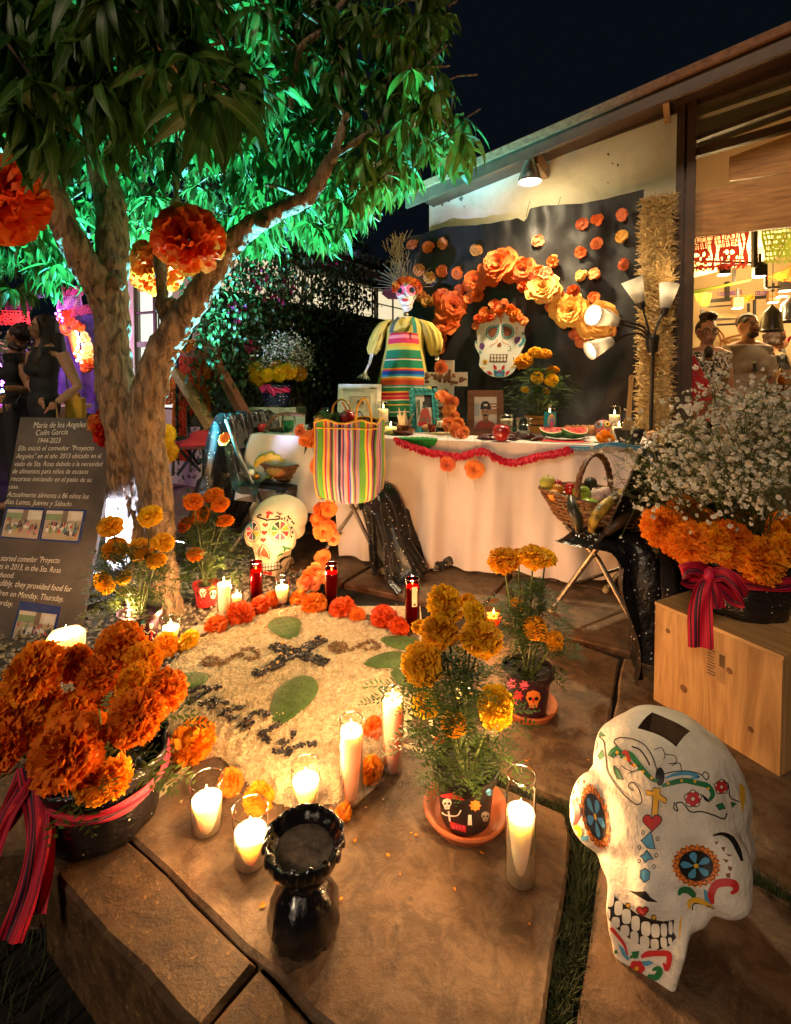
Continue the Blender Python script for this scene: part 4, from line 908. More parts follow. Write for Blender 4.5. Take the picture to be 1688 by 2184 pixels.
# ================================================================ THE FLOOR OFFERING
# rice mat
mo=[(470,1322),(640,1292),(780,1322),(868,1358),(900,1400),(893,1480),(868,1560),(800,1660),(720,1712),(640,1728),(560,1705),(478,1622),(352,1562),(340,1490),(365,1425),(405,1372)]
mo=[G(*p)for p in mo];MP=[(p.x,p.y)for p in mo]
def pdist(x,y):
    d=9
    for i in range(len(MP)):
        a,b=MP[i],MP[(i+1)%len(MP)];ex,ey=b[0]-a[0],b[1]-a[1];t=max(0,min(1,((x-a[0])*ex+(y-a[1])*ey)/(ex*ex+ey*ey)));d=min(d,math.hypot(x-a[0]-ex*t,y-a[1]-ey*t))
    return d
from mathutils import noise as NZ
def hz(x,y):
    if not inP(x,y,MP):return-.006
    d=pdist(x,y)+.012*NZ.noise((x*14,y*14,3));e=min(1,max(0,d)/.05)
    return.002+.012*e+e*(.006*NZ.noise((x*20,y*20,0))+.0055*NZ.noise((x*46,y*46,1))+.005*NZ.noise((x*95,y*95,2)))
mat=thing('rice_mat','cream rice carpet spread on the slabs with patterns of beans and seeds','rice carpet',G(620,1480))
Wi=world(mat).inverted();xs=np.arange(min(p[0]for p in MP)-.02,max(p[0]for p in MP)+.02,.0075);ys=np.arange(min(p[1]for p in MP)-.02,max(p[1]for p in MP)+.02,.0085)
m_rice=pm('cream rice',(.92,.77,.50),(.64,.45,.22),48,.8,1,150,contrast=(.30,.62),detail=8)
mb=MB().grid([[tuple(Wi@V((x,y,hz(x,y))))for y in ys]for x in xs]);mb.build('rice_bed',m_rice,mat,True)
gr=MB();oc=[(1,0,0),(-1,0,0),(0,1,0),(0,-1,0),(0,0,1)];of=[(0,2,4),(2,1,4),(1,3,4),(3,0,4)]
k=0
while k<24000:
    x,y=R.uniform(xs[0],xs[-1]),R.uniform(ys[0],ys[-1])
    if not inP(x,y,MP)and R.random()>.012:continue
    k+=1;z=max(hz(x,y),.002);gr.add(oc,of,0,Wi@M.Translation((x,y,z))@Euler((R.uniform(-1,1),R.uniform(-1,1),R.uniform(0,3))).to_matrix().to_4x4()@M.Diagonal((.0058,.0024,.0034,1)))
o=gr.build('rice_grain',m_rice,mat,True);o['kind']='stuff'
m_bean=pm('black bean',(.014,.010,.010),(.006,.005,.005),30,.22,0,spec=.6);m_seed=pm('brown seed',(.22,.12,.045),(.12,.06,.02),40,.5)
def beans(parent,strokes,wd,n,mat,s=(.0066,.0042,.0038),name='bean'):
    mb=MB();Wi=world(parent).inverted();L=[]
    for st in strokes:
        P=[G(*p)for p in st]
        for a,b in zip(P,P[1:]):L.append((a,b,(b-a).length))
    tot=sum(l[2]for l in L)
    for a,b,l in L:
        for k in range(max(1,int(n*l/tot))):
            p=a.lerp(b,R.random());q=V((-(b-a).y,(b-a).x,0)).normalized();p=p+q*R.uniform(-wd,wd)+V((R.gauss(0,.002),R.gauss(0,.002),0))
            mb.ell((0,0,0),1,7,5,0,Wi@M.Translation((p.x,p.y,max(.004,hz(p.x,p.y))+R.uniform(.003,.009)))@Euler((R.uniform(-.4,.4),R.uniform(-.4,.4),R.uniform(0,6))).to_matrix().to_4x4()@M.Diagonal(s+(1,)))
    o=mb.build(name,mat,parent,True);o['kind']='stuff';return o
cr=thing('bean_cross','cross of shiny black beans dotted with corn kernels on the rice','bean cross',G(620,1408,.012))
beans(cr,[[(545,1450),(690,1372)]],.026,560,m_bean);beans(cr,[[(580,1386),(697,1424)]],.026,420,m_bean)
m_corn=pm('corn kernel',(.78,.48,.12),(.62,.33,.07),40,.4)
kn=MB().ell((0,0,0),(.0105,.0075,.006),8,6).mesh('corn_kernel',m_corn)
for x,y in((562,1439),(576,1434),(593,1422),(609,1414),(621,1404),(650,1396),(636,1392),(668,1377),(684,1367),(603,1382),(620,1391),(669,1408),(655,1385),(600,1405)):
    p=G(x,y);o=link('corn_kernel',kn,cr);o.location=p-cr.location+V((0,0,hz(p.x,p.y)+.006));o.rotation_euler=(0,0,R.uniform(0,6))
tx=lambda L:[[(329.7+a*.2441,1401.1+b*.2441)for a,b in s]for s in L]
wd_=thing('bean_writing','row of scattered black bean letters across the rice mat by the front left bucket','bean lettering',G(480,1540,.012))
beans(wd_,tx([[(260,365),(300,340)],[(330,340),(430,300),(480,300),(460,350),(380,390),(290,450)],[(520,310),(585,320)],[(385,470),(540,400),(550,440),(490,490)],[(590,460),(640,440)],[(560,575),(640,520),(780,470)],[(640,600),(720,570)],[(740,660),(860,550),(930,530),(1000,570)],[(780,690),(870,630)],[(920,730),(1100,630)],[(950,770),(1020,790)],[(1030,870),(1130,880)],[(1090,790),(1180,820)],[(1200,740),(1250,720)],[(1160,930),(1180,880)],[(1230,850),(1300,820)],[(1350,830),(1420,800)]]),.009,620,m_bean,(.0058,.0038,.0036))
def ringpts(cx,cy,rx,ry,a0=0,a1=6.3):return[(cx+rx*math.cos(a0+(a1-a0)*i/12),cy+ry*math.sin(a0+(a1-a0)*i/12))for i in range(13)]
for lab,L in(('brown seed scroll on the rice left of the bean cross',[ringpts(452,1420,17,9),ringpts(452,1424,8,4),[(470,1428),(490,1415),(510,1402)],ringpts(533,1405,18,11,-3.6,2.2)]),('brown seed scroll on the rice right of the bean cross',[ringpts(722,1391,18,10),ringpts(722,1391,9,5),[(745,1397),(765,1387)],ringpts(790,1387,20,9,-3.6,2.2)])):
    t=thing('seed_scroll',lab,'seed pattern',G(L[0][0][0]-10,L[0][0][1],.012),0,'seed scrolls on the rice');beans(t,L,.008,420,m_seed,(.0048,.0024,.0022),'seed')
# nopal pads
m_nop=pm('nopal green',(.085,.150,.034),(.045,.090,.018),9,.6,.35,30,spec=.2)
def nopal(label,px,py,L,W_,rz,tilt=0,roll=0):
    t=thing('cactus_pad',label,'cactus pad',G(px,py,.018),rad(rz),'nopal cactus pads on the rice');n,m_=26,20
    def S(u,v,sg):
        wdt=W_/2*(math.sin(math.pi*min(.999,u*.98+.01))**.55)*(.62+.5*u);x=(u-.5)*L;y=(v*2-1)*wdt;th=.010*math.sqrt(max(0,1-(v*2-1)**2))*math.sin(math.pi*u)**.5
        q=-.0045*(max(0,math.sin(u*L*150+(int(v*6)%2)*3.1)*math.sin(v*19))**2);return(x,y,sg*th+(q*math.sin(math.pi*u)*math.sin(math.pi*v)if sg>0 else 0)+.012*math.sin(u*3)*(v-.5)**2)
    mb=MB();T=M.Rotation(tilt,4,'Y')@M.Rotation(roll,4,'X')
    for sg in(1,-1):mb.grid([[S(i/n,j/m_,sg)for j in range(m_+1)]for i in range(n+1)],X=T)
    pad=mb.build('pad',m_nop,t,True);sp=MB()
    for i in range(1,9):
        for j in range(1,6):
            u,v=(i+.5*(j%2))/9.5,j/6;p=T@V(S(u,v,1));sp.ell(p,(.0024,.0024,.002),5,4)
    o=sp.build('areole',flat('dark areole',(.045,.05,.02)),t);o['kind']='stuff';return t
nopal('largest cactus pad, studded with dark points, below the bean cross',624,1492,.265,.165,76,-.06);nopal('cactus pad lying above the bean cross near the border flowers',610,1338,.22,.16,118)
nopal('rear cactus pad at the right rim of the rice mat',856,1371,.19,.12,-20);nopal('middle cactus pad at the right rim of the rice mat',829,1409,.20,.13,12);nopal('front cactus pad at the right rim, touching the tallest marigold',868,1447,.15,.11,-40);nopal('small cactus pad at the left rim, against the bucket flowers',396,1453,.16,.12,15)
# border of silk marigolds
grp='silk marigolds bordering the rice mat'
for x,y,r,lab,m_ in((461,1335,23,'left of the white jar candle',m_fake),(514,1311,29,'in front of the tall white jar candle, largest at the rear left',m_fake),(554,1294,24,'in front of the left dark red candle',m_fake),(581,1279,17,'smallest, beside the skull chin',m_fake),(636,1275,18,'below the paper flower string',m_fake),(670,1289,26,'left of the middle dark red candle',m_fake),(730,1298,27,'right of the middle dark red candle',m_fake),(762,1313,18,'small one between two larger at the rear',m_fake),(820,1317,28,'left of the right dark red candle',m_fake),(851,1337,22,'at the foot of the right dark red candle',m_fake),(354,1376,27,'in front of the short candle by the tree',m_mari),(403,1366,23,'golden one by the shell near the tree',m_mary),(493,1668,27,'behind the leftmost glass candle',m_fake),(552,1702,31,'between the front glass candles',m_mari),(796,1556,26,'behind the pink jar candles',m_fake),(791,1643,28,'veiled by the burner smoke',m_mari),(733,1733,18,'beside the burner rim',m_mari),(937,1583,13,'against the tallest marigold pot',m_fake)):
    p=G(x,y+r*.55);s_=r*p.y/FP;tag(head(None,p+V((0,0,s_*.55)),s_,m_,(R.gauss(0,.4),-.45,1),False,'border_flower'),'orange marigold '+lab,'flower',grp)
for(x,y,r,lab)in((352,945,28,'golden marigold clump showing right of the trunk beside the camping chair'),):
    t=thing('marigold_posy',lab,'flower',at(x,y,3.6))
    for dx,dy in((0,-18),(-4,2),(5,20)):head(t,at(x+dx,y+dy,3.6),22*3.6/FP,m_mary,(.1,-1,.3))
# shell by the tree
t=MB().lathe([(.0,.004),(.03,.008),(.045,.022),(.042,.022),(.028,.012),(0,.009)],18,0,None,lambda a,i:1+.06*math.sin(a*60)).build('shell',pm('pale shell',(.55,.45,.36),(.4,.3,.24),20,.4),None,True,loc=G(428,1352));tag(t,'pale seashell dish at the rim of the rice mat near the tree','shell')
# ---------------------------------------------------------------- candles
m_flame=em('flame',(1,.66,.24),28);m_glass=glass('candle glass',(.98,.97,.94),.15)
def wax(name,c,s=.055):
    m=pm(name,c,tuple(q*.93 for q in c),12,.45,0,sss=s,spec=.3);return m
w_white=wax('white wax',(.86,.80,.66));w_cream=wax('cream wax',(.90,.80,.60));w_pink=wax('pink wax',(.86,.55,.42));w_red=wax('dark red wax',(.16,.012,.010),.012);w_amber=wax('amber wax',(.72,.20,.05),.03)
m_wick=flat('charred wick',(.02,.015,.012))
g_red=glass('ruby glass',(.55,.06,.03),.16)
def candle(label,loc,r,h,level,wx,gl=m_glass,e=1.0,taper=1.0,rim=True,col_=(1,.53,.21),name='glass_candle',fl=1.0,group='burning candles'):
    t=thing(name,label,'candle',loc,0,group);rb=r*taper;q=lambda z:rb+(r-rb)*z/h
    lip=h*.93 if rim else h
    prof=[(rb*.9,0),(rb,.004),(q(h*.5),h*.5),(r*.985,lip)]
    if rim:prof+=[(r*.90,h*.955),(r*.95,h)]
    if gl is not None:
        MB().lathe([(0,.0)]+prof+[(prof[-1][0]*.99,h)],32,0,None).build('jar',gl,t,True)
        mb=MB();rr=prof[-1][0]*.975;mb.tube([(rr*math.cos(a),rr*math.sin(a),h)for a in[6.2832*i/32 for i in range(33)]],.0016,6,cap=False);mb.build('rim',glass('glass rim',(.9,.85,.75),.5,.08),t,True)
    zt=h*level;ri=.945
    MB().lathe([(0,.006),(rb*ri*.95,.006),(q(zt)*ri,zt*.98),(q(zt)*ri*.97,zt+.002),(q(zt)*.55,zt-.003),(0,zt-.0035)],32).build('wax',wx,t,True)
    MB().tube([(0,0,zt-.004),(.001,.0,zt+.010)],.0012,6).build('wick',m_wick,t)
    s_=.72*fl*min(1.2,r/.034);MB().lathe([(.0005,0),(.0038,.004),(.0052,.010),(.0040,.020),(.0018,.030),(0,.038)],10).build('flame',m_flame,t,True,loc=(0,0,zt+.007)).scale=(s_,s_,s_)
    lamp('POINT',(0,0,zt+.055),e,col_,.012,'flame_light',t);return t
E0=5.6
candle('tall white jar candle beside the red MUERTOS pot',G(479,1318),.033,.183,.90,w_white,e=.9*E0)
candle('short white candle half hidden behind the tall white jar candle',G(506,1296),.026,.085,.72,w_white,e=.6*E0)
candle('dark red jar candle in front of the left sugar skull',G(547,1284),.0345,.205,.78,w_red,g_red,.8*E0)
candle('short glass candle at the chin of the left sugar skull',G(602,1284),.037,.125,.62,w_cream,e=.8*E0,taper=.9)
candle('dark red jar candle by the paper flower string under the striped bag',G(708,1294),.034,.216,.80,w_red,g_red,.9*E0)
t=candle('dark red jar candle with a white label near the draped chair legs',G(880,1338),.0335,.226,.84,w_red,g_red,1.0*E0)
lb=MB().grid([[(.0342*math.cos(a),.0342*math.sin(a),z)for z in(.11,.20)]for a in[rad(-95+i*7)for i in range(7)]]).build('sticker',flat('label paper',(.75,.62,.42)),t,True);MB().grid([[(.0346*math.cos(a),.0346*math.sin(a),z)for z in(.115,.125)]for a in[rad(-82+i*5)for i in range(4)]]).build('print',m_k,lb)
candle('amber glass candle burning between the two front potted marigolds',G(1053,1352),.036,.15,.55,w_amber,glass('amber glass',(.95,.6,.3),.15),1.0*E0)
candle('white jar candle at the base of the chalkboard, in front of the skeleton pot',G(275,1380),.038,.145,.85,w_white,e=.9*E0)
candle('short clear candle glass on the gravel right of the skeleton pot',G(365,1366),.041,.096,.60,w_cream,e=.9*E0,taper=.85)
candle('shorter pink jar candle, left of the pair, wrapped in smoke',G(750,1708),.033,.226,.86,w_pink,e=1.0*E0)
candle('taller pink jar candle, right of the pair, beside the tallest marigold',G(838,1640),.033,.231,.90,w_pink,e=1.0*E0)
candle('glass candle behind the black burner at the edge of the rice',G(653,1712),.040,.105,.58,w_cream,e=1.0*E0,taper=.92,rim=False)
candle('leftmost glass candle on the front slab near the bucket',G(442,1768),.041,.128,.60,w_cream,e=1.1*E0,taper=.90,rim=False)
candle('front glass candle beside the black burner, nearest the kerb',G(535,1838),.042,.130,.56,w_cream,e=1.1*E0,taper=.90,rim=False)
candle('tall white jar candle standing alone on the front slab, burnt a third down',G(1110,1876),.034,.246,.64,w_white,e=1.0*E0)
candle('small candle glowing behind the leaves of the tallest marigold',G(985,1500),.035,.08,.65,w_cream,e=.8*E0,taper=.88)
t=thing('pillar_candle','cream pillar candle with a wavy melted rim before the chalkboard','candle',G(143,1425),0,'burning candles')
MB().lathe([(0,0),(.055,0),(.060,.05),(.062,.10),(.064,.135),(.060,.142),(.050,.125),(.03,.115),(0,.114)],36,0,None,lambda a,i:1+(.07*math.sin(a*6.283*5)if i>2 else 0)).build('wax',w_cream,t,True)
MB().lathe([(.0005,0),(.0038,.004),(.0055,.011),(.0040,.022),(.0018,.034),(0,.044)],10).build('flame',m_flame,t,True,loc=(0,0,.118)).scale=(1.3,1.3,1.3);lamp('POINT',(0,0,.15),.9*E0,(1,.50,.17),.012,'flame_light',t)
# ---------------------------------------------------------------- incense burner and its smoke
bn=thing('incense_burner','glossy black clay incense burner with a frilled bowl on a leafy foot','incense burner',G(650,1978))
m_blk=pm('glossy black clay',(.012,.010,.010),(.006,.005,.005),14,.12,.45,26,spec=.6,coat=.6)
MB().lathe([(0,.0),(.060,.0),(.071,.012),(.074,.035),(.069,.060),(.058,.085),(.041,.103),(.034,.112)],48,0,None,lambda a,i:1+.045*math.sin(a*6.283*9+i*1.1)+.03*math.sin(a*6.283*23)).build('foot',m_blk,bn,True)
MB().lathe([(.033,.108),(.036,.120),(.052,.132),(.070,.150),(.079,.172),(.083,.195),(.080,.197),(.072,.178),(.05,.165),(0,.162)],56,0,None,lambda a,i:1+(.03 if i>3 else.012)*math.sin(a*6.283*13+i*.5)+.02*math.sin(a*6.283*5)).build('bowl',m_blk,bn,True)
fr=MB()
for k in range(15):
    a=k*.419;c,s_=math.cos(a),math.sin(a);fr.ell((0,0,0),(.012,.005,.014),8,6,0,M.Translation((.080*c,.080*s_,.187))@M.Rotation(a+1.57,4,'Z')@M.Rotation(-.3,4,'X'))
for k in range(11):
    a=k*.571;c,s_=math.cos(a),math.sin(a);fr.ell((0,0,-.010),(.017,.007,.036),8,6,0,M.Translation((.060*c,.060*s_,.05))@M.Rotation(a+1.57,4,'Z')@M.Rotation(-.16,4,'X'))
o=fr.build('leaf_ornament',m_blk,bn,True);o['kind']='stuff'
MB().ell((0,0,.166),(.066,.066,.012),20,6).build('ash',pm('grey ash',(.20,.14,.10),(.07,.05,.04),40,.95,.8),bn,True)
# ---------------------------------------------------------------- papier-mache skulls
def skull(name,label,loc,yaw,tilt,s,base,flare=1):
    t=thing(name,label,'papier-mache skull',loc,0);t.rotation_mode='ZXY' if False else 'XYZ'
    t.matrix_basis=M.Translation(loc)@M.Rotation(yaw,4,'Z')@M.Rotation(tilt,4,'X')@M.Scale(s,4)
    mb=MB();mb.ell((0,.015,.262),(.145,.168,.125),32,20);mb.ell((0,-.06,.20),(.128,.105,.105),28,16);mb.ell((0,-.125,.14),(.036,.045,.06),16,10);mb.ell((0,-.095,.118),(.094,.060,.052),18,12)
    for g in(-1,1):mb.ell((g*.094,-.086,.192),(.060,.056,.064),20,12);mb.ell((g*.104*flare,-.080,.164),(.050,.055,.046),20,12);mb.ell((g*.108,.0,.21),(.042,.07,.05),16,10)
    P=[(-.068,.0),(-.078,.07),(-.080,.12),(.080,.12),(.078,.07),(.068,.0)]
    for z0,z1,w0,w1,y0,y1 in((base,.05,.046,.062,-.108,-.136),(.05,.125,.062,.074,-.138,-.135)):
        mb.add([(-w0,y0,z0),(w0,y0,z0),(w0*.95,.03,z0),(-w0*.95,.03,z0),(-w1,y1,z1),(w1,y1,z1),(w1*.95,.04,z1),(-w1*.95,.04,z1)],[(0,3,2,1),(4,5,6,7),(0,1,5,4),(1,2,6,5),(2,3,7,6),(3,0,4,7)])
    return t,mb
m_mache=pm('white papier-mache',(.72,.66,.58),(.46,.39,.31),5,.62,.8,26,contrast=(.25,.55))
def lumpy(amp):
    def f(co):
        n=np.array([NZ.noise((p[0]*14,p[1]*14,p[2]*14))for p in co]);c=co-np.array((0,0,.2));c=c/np.linalg.norm(c,axis=1)[:,None]
        co=co+c*n[:,None]*amp
        for g in(-1,1):co=dent(co,(g*.085,-.16,.20),(.045,.06,.045),(0,.014,0))
        return co
    return f
sk1,mb=skull('papier_mache_skull','large white papier-mache skull painted with flowers and vines at front right',V((.549,1.049,-.030)),rad(-37),rad(-20),1.10,-.025,.98)
body=blob(mb,.0062,'head',m_mache,None,5,.5,lumpy(.009));body.parent=sk1
# square opening cut through the crown
h_=Paint([body],camcast,0).hit(1417,1546)
hole_m=pm('bare brown card',(.10,.055,.025),(.04,.02,.010),14,.8,.3)
cut=MB().box((0,0,-.02),(.082,.064,.16),0,M.Translation(h_)@M.Rotation(rad(-52),4,'Z')@M.Rotation(rad(-14),4,'X')).build('cutter',hole_m)
md=body.modifiers.new('b','BOOLEAN');md.object=cut;md.solver='EXACT';body.data.materials.append(hole_m)
try:md.material_mode='TRANSFER'
except Exception:pass
dg=bpy.context.evaluated_depsgraph_get();dg.update();me=bpy.data.meshes.new_from_object(body.evaluated_get(dg));body.modifiers.clear();body.data=me;bpy.data.objects.remove(cut)
me.set_sharp_from_angle(angle=rad(50))
X5=lambda a,b:(1153.9+a*.3397,1442.4+b*.3397)
def x5(L):return[X5(*p)for p in L]
pt=Paint([body],camcast,.0012);pt.ls=1.45
def flower_eye(cx,cy,rx,ry,rot,npet=13):
    c,s_=math.cos(rot),math.sin(rot);E=lambda a,k:X5(cx+k*(rx*math.cos(a)*c-ry*math.sin(a)*s_),cy+k*(rx*math.cos(a)*s_+ry*math.sin(a)*c))
    pt.fill([E(a,1.0+.07*math.cos(npet*2*a))for a in[i*.06 for i in range(105)]],OR,4)
    for i in range(npet):
        a=i*6.283/npet;p=[E(a+.16*math.cos(q),.87+.10*math.sin(q))for q in[j*.7 for j in range(9)]];pt.line(p,1.1,BK,1.2)
    pt.fill([E(a,.74)for a in[i*.2 for i in range(31)]],BK,4,.6)
    for i in range(5):
        a=i*6.283/5+.5;pt.fill([E(a+.36*math.sin(q),.40+.28*math.cos(q))for q in[j*.6 for j in range(10)]],BL,3,1.4)
    pt.fill([E(a,.11)for a in[i*.6 for i in range(10)]],YE,2,2)
flower_eye(342,882,80,205,-.24);flower_eye(975,1190,148,130,.2)
def L5(L,w_,c=BK,**k):pt.line(x5(L),w_,c,**k)
def F5(L,c,st=4,lift=0):pt.fill(x5(L),c,st,lift)
def O5(L,c,st=4,w_=1.3,close=True):
    F5(L,c,st);L5(L+[L[0]],w_,BK,lift=1,smooth=False)
# cross, heart and jewels down the nose
O5([(705,700),(700,722),(658,715),(665,745),(705,752),(695,870),(732,875),(742,775),(785,802),(790,772),(748,740),(752,702)],YE);pt.fill([X5(*q)for q in circ(748,630,30,10,60)],BK,4,.5)
h5=[(700+62*.98*16*math.sin(t)**3/16,915-58*(13*math.cos(t)-5*math.cos(2*t)-2*math.cos(3*t)-math.cos(4*t))/15)for t in[i*.27 for i in range(24)]];O5(h5,RE_)
O5([(690,975),(700,1010),(718,1085),(670,1080),(628,1030),(660,1005)],BL);O5([(665,1090),(680,1115),(705,1148),(675,1150),(655,1172),(640,1145),(622,1130),(650,1115)],BL,3);O5([(655,1205),(685,1230),(680,1275),(650,1295),(622,1265),(625,1220)],BL,3)
for a,b in((642,980),(733,1020),(619,1075),(725,1125),(617,1160),(710,1195)):pt.line([X5(*q)for q in circ(a,b,9,8,12)+[circ(a,b,9,8,12)[0]]],1.2,BK)
# brow scrolls
L5([(465,440),(500,480),(560,490),(620,560),(690,640),(735,660)],[7,9,8,7,5],GR);L5([(760,690),(820,670),(900,655),(980,670),(1050,690),(1080,740),(1060,780)],[5,8,8,8,7,5],GR)
for i in range(9):pt.fill([X5(*q)for q in circ(480+i*27,478+i*20+(8 if i%2 else 0),11,6)],GR if i%2 else YE,3,1.5)
for i in range(10):pt.fill([X5(*q)for q in circ(800+i*28,672-6*math.sin(i*.4)*3+(i>7)*12*(i-7),10,6)],YE if i%3==0 else GR,3,1.5)
L5([(425,500),(450,470),(480,465),(500,490)],[4,8,8,4],GR);L5([(510,490),(530,470),(545,500),(560,540),(590,570)],[2,5,6,5,2],RE_)
L5([(480,440),(460,405),(500,385),(580,395),(650,430),(700,500),(720,560),(735,600)],1.6);L5([(570,440),(620,460),(660,510),(685,560)],2.2);L5([(710,460),(760,450),(780,500),(770,520)],1.3);L5([(780,490),(840,500),(850,540),(800,550)],1.3);L5([(820,560),(870,545),(885,590)],1.4);L5([(750,620),(830,600),(920,595),(1000,615),(1040,650),(1055,620),(1030,600),(1015,620)],1.6);L5([(780,640),(850,615),(930,610),(990,632),(940,640)],[2,5,6,5,2],BL)
L5([(240,350),(275,385),(330,370),(390,400),(405,480),(420,600),(470,680),(530,750),(600,805),(635,780),(610,700),(570,665),(550,690),(575,720)],1.8)
for L in([(330,345),(370,340),(410,375),(370,378)],[(385,460),(358,500),(370,525),(398,500)],[(455,560),(490,590),(515,650),(480,645),(460,600)],[(435,500),(455,480),(475,490),(455,515)]):O5(L,GR,3,1.1)
L5([(320,420),(350,410),(352,450),(320,470),(295,450),(310,425)],1.2);L5([(545,610),(600,590),(620,560)],1.2);L5([(500,560),(550,590),(585,600)],1.2);L5([(340,320),(390,270),(430,255)],1.4);O5([(360,270),(400,240),(385,280)],GR,3,1)
# flowers at the right temple
for cx,cy,s_ in((955,770,24),(1135,695,20)):
    for i in range(5):a=i*1.257+.3;pt.fill([X5(*q)for q in circ(cx+s_*1.15*math.cos(a),cy+s_*1.15*math.sin(a),s_*.95,8)],RE_,3)
    pt.line([X5(cx+s_*2.15*math.cos(a)*(1-.1*math.cos(5*a-1.5)),cy+s_*2.15*math.sin(a)*(1-.1*math.cos(5*a-1.5)))for a in[i*.21 for i in range(31)]],1.2,BK);pt.fill([X5(*q)for q in circ(cx,cy,s_*.5,7)],WH,2,1)
L5([(1150,650),(1180,700),(1190,760),(1250,790)],1.6);O5([(1100,810),(1140,795),(1160,830),(1120,840)],GR,3,1);O5([(1195,790),(1230,800),(1200,825)],GR,3,1);L5([(1010,740),(1035,770),(1060,790)],[1,5,2]);L5([(840,790),(835,830),(860,845),(850,800),(890,795),(940,850),(1010,850),(1080,870),(1150,895),(1170,860)],2)
pt.fill(x5([(1245,670),(1280,690),(1285,780),(1262,860),(1250,760)]),YE,4)
# left side: diamonds and red comma
for L in([(195,635),(215,645),(210,680),(185,655)],[(180,700),(215,715),(205,745),(185,740)],[(228,625),(245,635),(235,680),(222,655)],[(222,755),(238,770),(228,795),(215,780)],[(265,650),(278,655),(272,680)],[(305,670),(315,690),(302,700)]):F5(L,BR,3)
F5([(160,560),(200,545),(220,575),(190,600),(165,640),(150,700),(158,620)],BK,4);L5([(165,840),(175,795),(205,790),(225,830),(225,890),(200,950)],[4,9,9,9,7,4],RE_);L5([(200,960),(230,950),(245,985),(235,1020)],[5,8,7,3],YE);F5([(250,1005),(300,1000),(290,1030),(255,1035)],BL,3);L5([(240,1030),(290,1060),(320,1110)],[4,8,5],TE)
# right cheek
for L in([(1090,1040),(1115,1035),(1105,1060)],[(1130,1075),(1160,1070),(1150,1105)],[(1155,1110),(1205,1125),(1180,1130)],[(1140,1145),(1180,1155),(1165,1172)],[(1175,1190),(1205,1200),(1195,1225),(1178,1215)],[(1160,1240),(1190,1235),(1190,1265),(1168,1265)]):F5(L,BR,3)
L5([(1080,1000),(1140,990),(1200,1020),(1240,1090),(1265,1160)],[2,5,8,8,4]);L5([(1080,1430),(1070,1370),(1100,1310),(1160,1295),(1215,1305),(1225,1340),(1195,1365)],[5,11,12,12,11,9,4],RE_);L5([(865,1375),(885,1345),(925,1345),(955,1370),(965,1400)],[4,9,10,9,4],GR);F5([(1020,1335),(1045,1350),(1070,1400),(1065,1435),(1030,1410)],BL,3);L5([(935,1460),(935,1420),(975,1405),(1030,1425),(1080,1450)],[4,7,8,7,3],YE);L5([(950,1470),(960,1430),(1010,1430),(1090,1460)],1.8)
# nose, heart, teeth
F5([(550,1345),(600,1352),(660,1350),(690,1390),(735,1418),(670,1415),(610,1380)],BK,4);hh=[(638+38*16*math.sin(t)**3/16,1475-36*(13*math.cos(t)-5*math.cos(2*t)-2*math.cos(3*t)-math.cos(4*t))/15)for t in[i*.27 for i in range(24)]];O5(hh,RE_,3)
for a,b in((547,1440),(710,1515)):pt.fill([X5(*q)for q in circ(a,b,14,8)],YE,3);pt.line([X5(*q)for q in circ(a,b,16,8)],1.2,BK)
F5([(385,1305),(440,1365),(520,1430),(600,1490),(690,1525),(770,1540),(838,1530),(830,1600),(850,1640),(810,1690),(740,1720),(650,1700),(560,1650),(470,1580),(400,1490),(395,1400)],BK,5)
up=[(432,1398,28,50),(488,1455,26,46),(538,1508,28,48),(595,1552,27,48),(660,1585,30,46),(720,1598,27,44),(773,1594,20,42),(815,1580,13,42)]
lo=[(422,1492,14,32),(470,1545,26,34),(528,1598,28,36),(588,1640,26,40),(652,1668,30,38),(715,1682,26,34),(772,1672,20,34),(812,1662,12,22)]
for a,b,c,d in up+lo:pt.fill(x5([(a+c*abs(math.cos(q))**.6*(1 if math.cos(q)>0 else-1)+(b-1500)*.02*math.sin(q),b+d*abs(math.sin(q))**.6*(1 if math.sin(q)>0 else-1))for q in[i*.45 for i in range(14)]]),WH,4,1)
# chin scrolls
L5([(400,1590),(395,1550),(400,1520),(440,1580),(490,1640),(525,1690),(545,1750)],[3,6,6,5,5,4,2],RE_);L5([(560,1770),(600,1740),(590,1765)],[3,6,2],GR);F5([(485,1680),(520,1710),(555,1770),(550,1790),(510,1750)],BL,3);L5([(470,1720),(480,1780),(520,1820),(560,1840)],[4,8,8,3],GR)
L5([(630,1765),(670,1745),(740,1740),(800,1745),(805,1790),(790,1840),(770,1800)],[4,9,8,9,8,7,3],RE_);F5([(635,1790),(680,1785),(710,1800),(670,1820),(640,1815)],BL,3);F5([(570,1730),(620,1725),(610,1770),(580,1775)],GR,3)
for i in range(6):a=i*1.047;pt.fill([X5(*q)for q in circ(602+30*math.cos(a),1835+30*math.sin(a),24,8)],RE_,3)
pt.fill([X5(*q)for q in circ(602,1835,14,7)],YE,2,1);L5([(670,1880),(720,1890),(745,1860),(735,1835),(700,1845)],[4,10,10,8,3],GR);F5([(870,1540),(885,1500),(880,1600),(868,1680),(868,1600)],YE,4);L5([(360,1330),(375,1420)],6,BR)
pt.done('paint',INK,body)
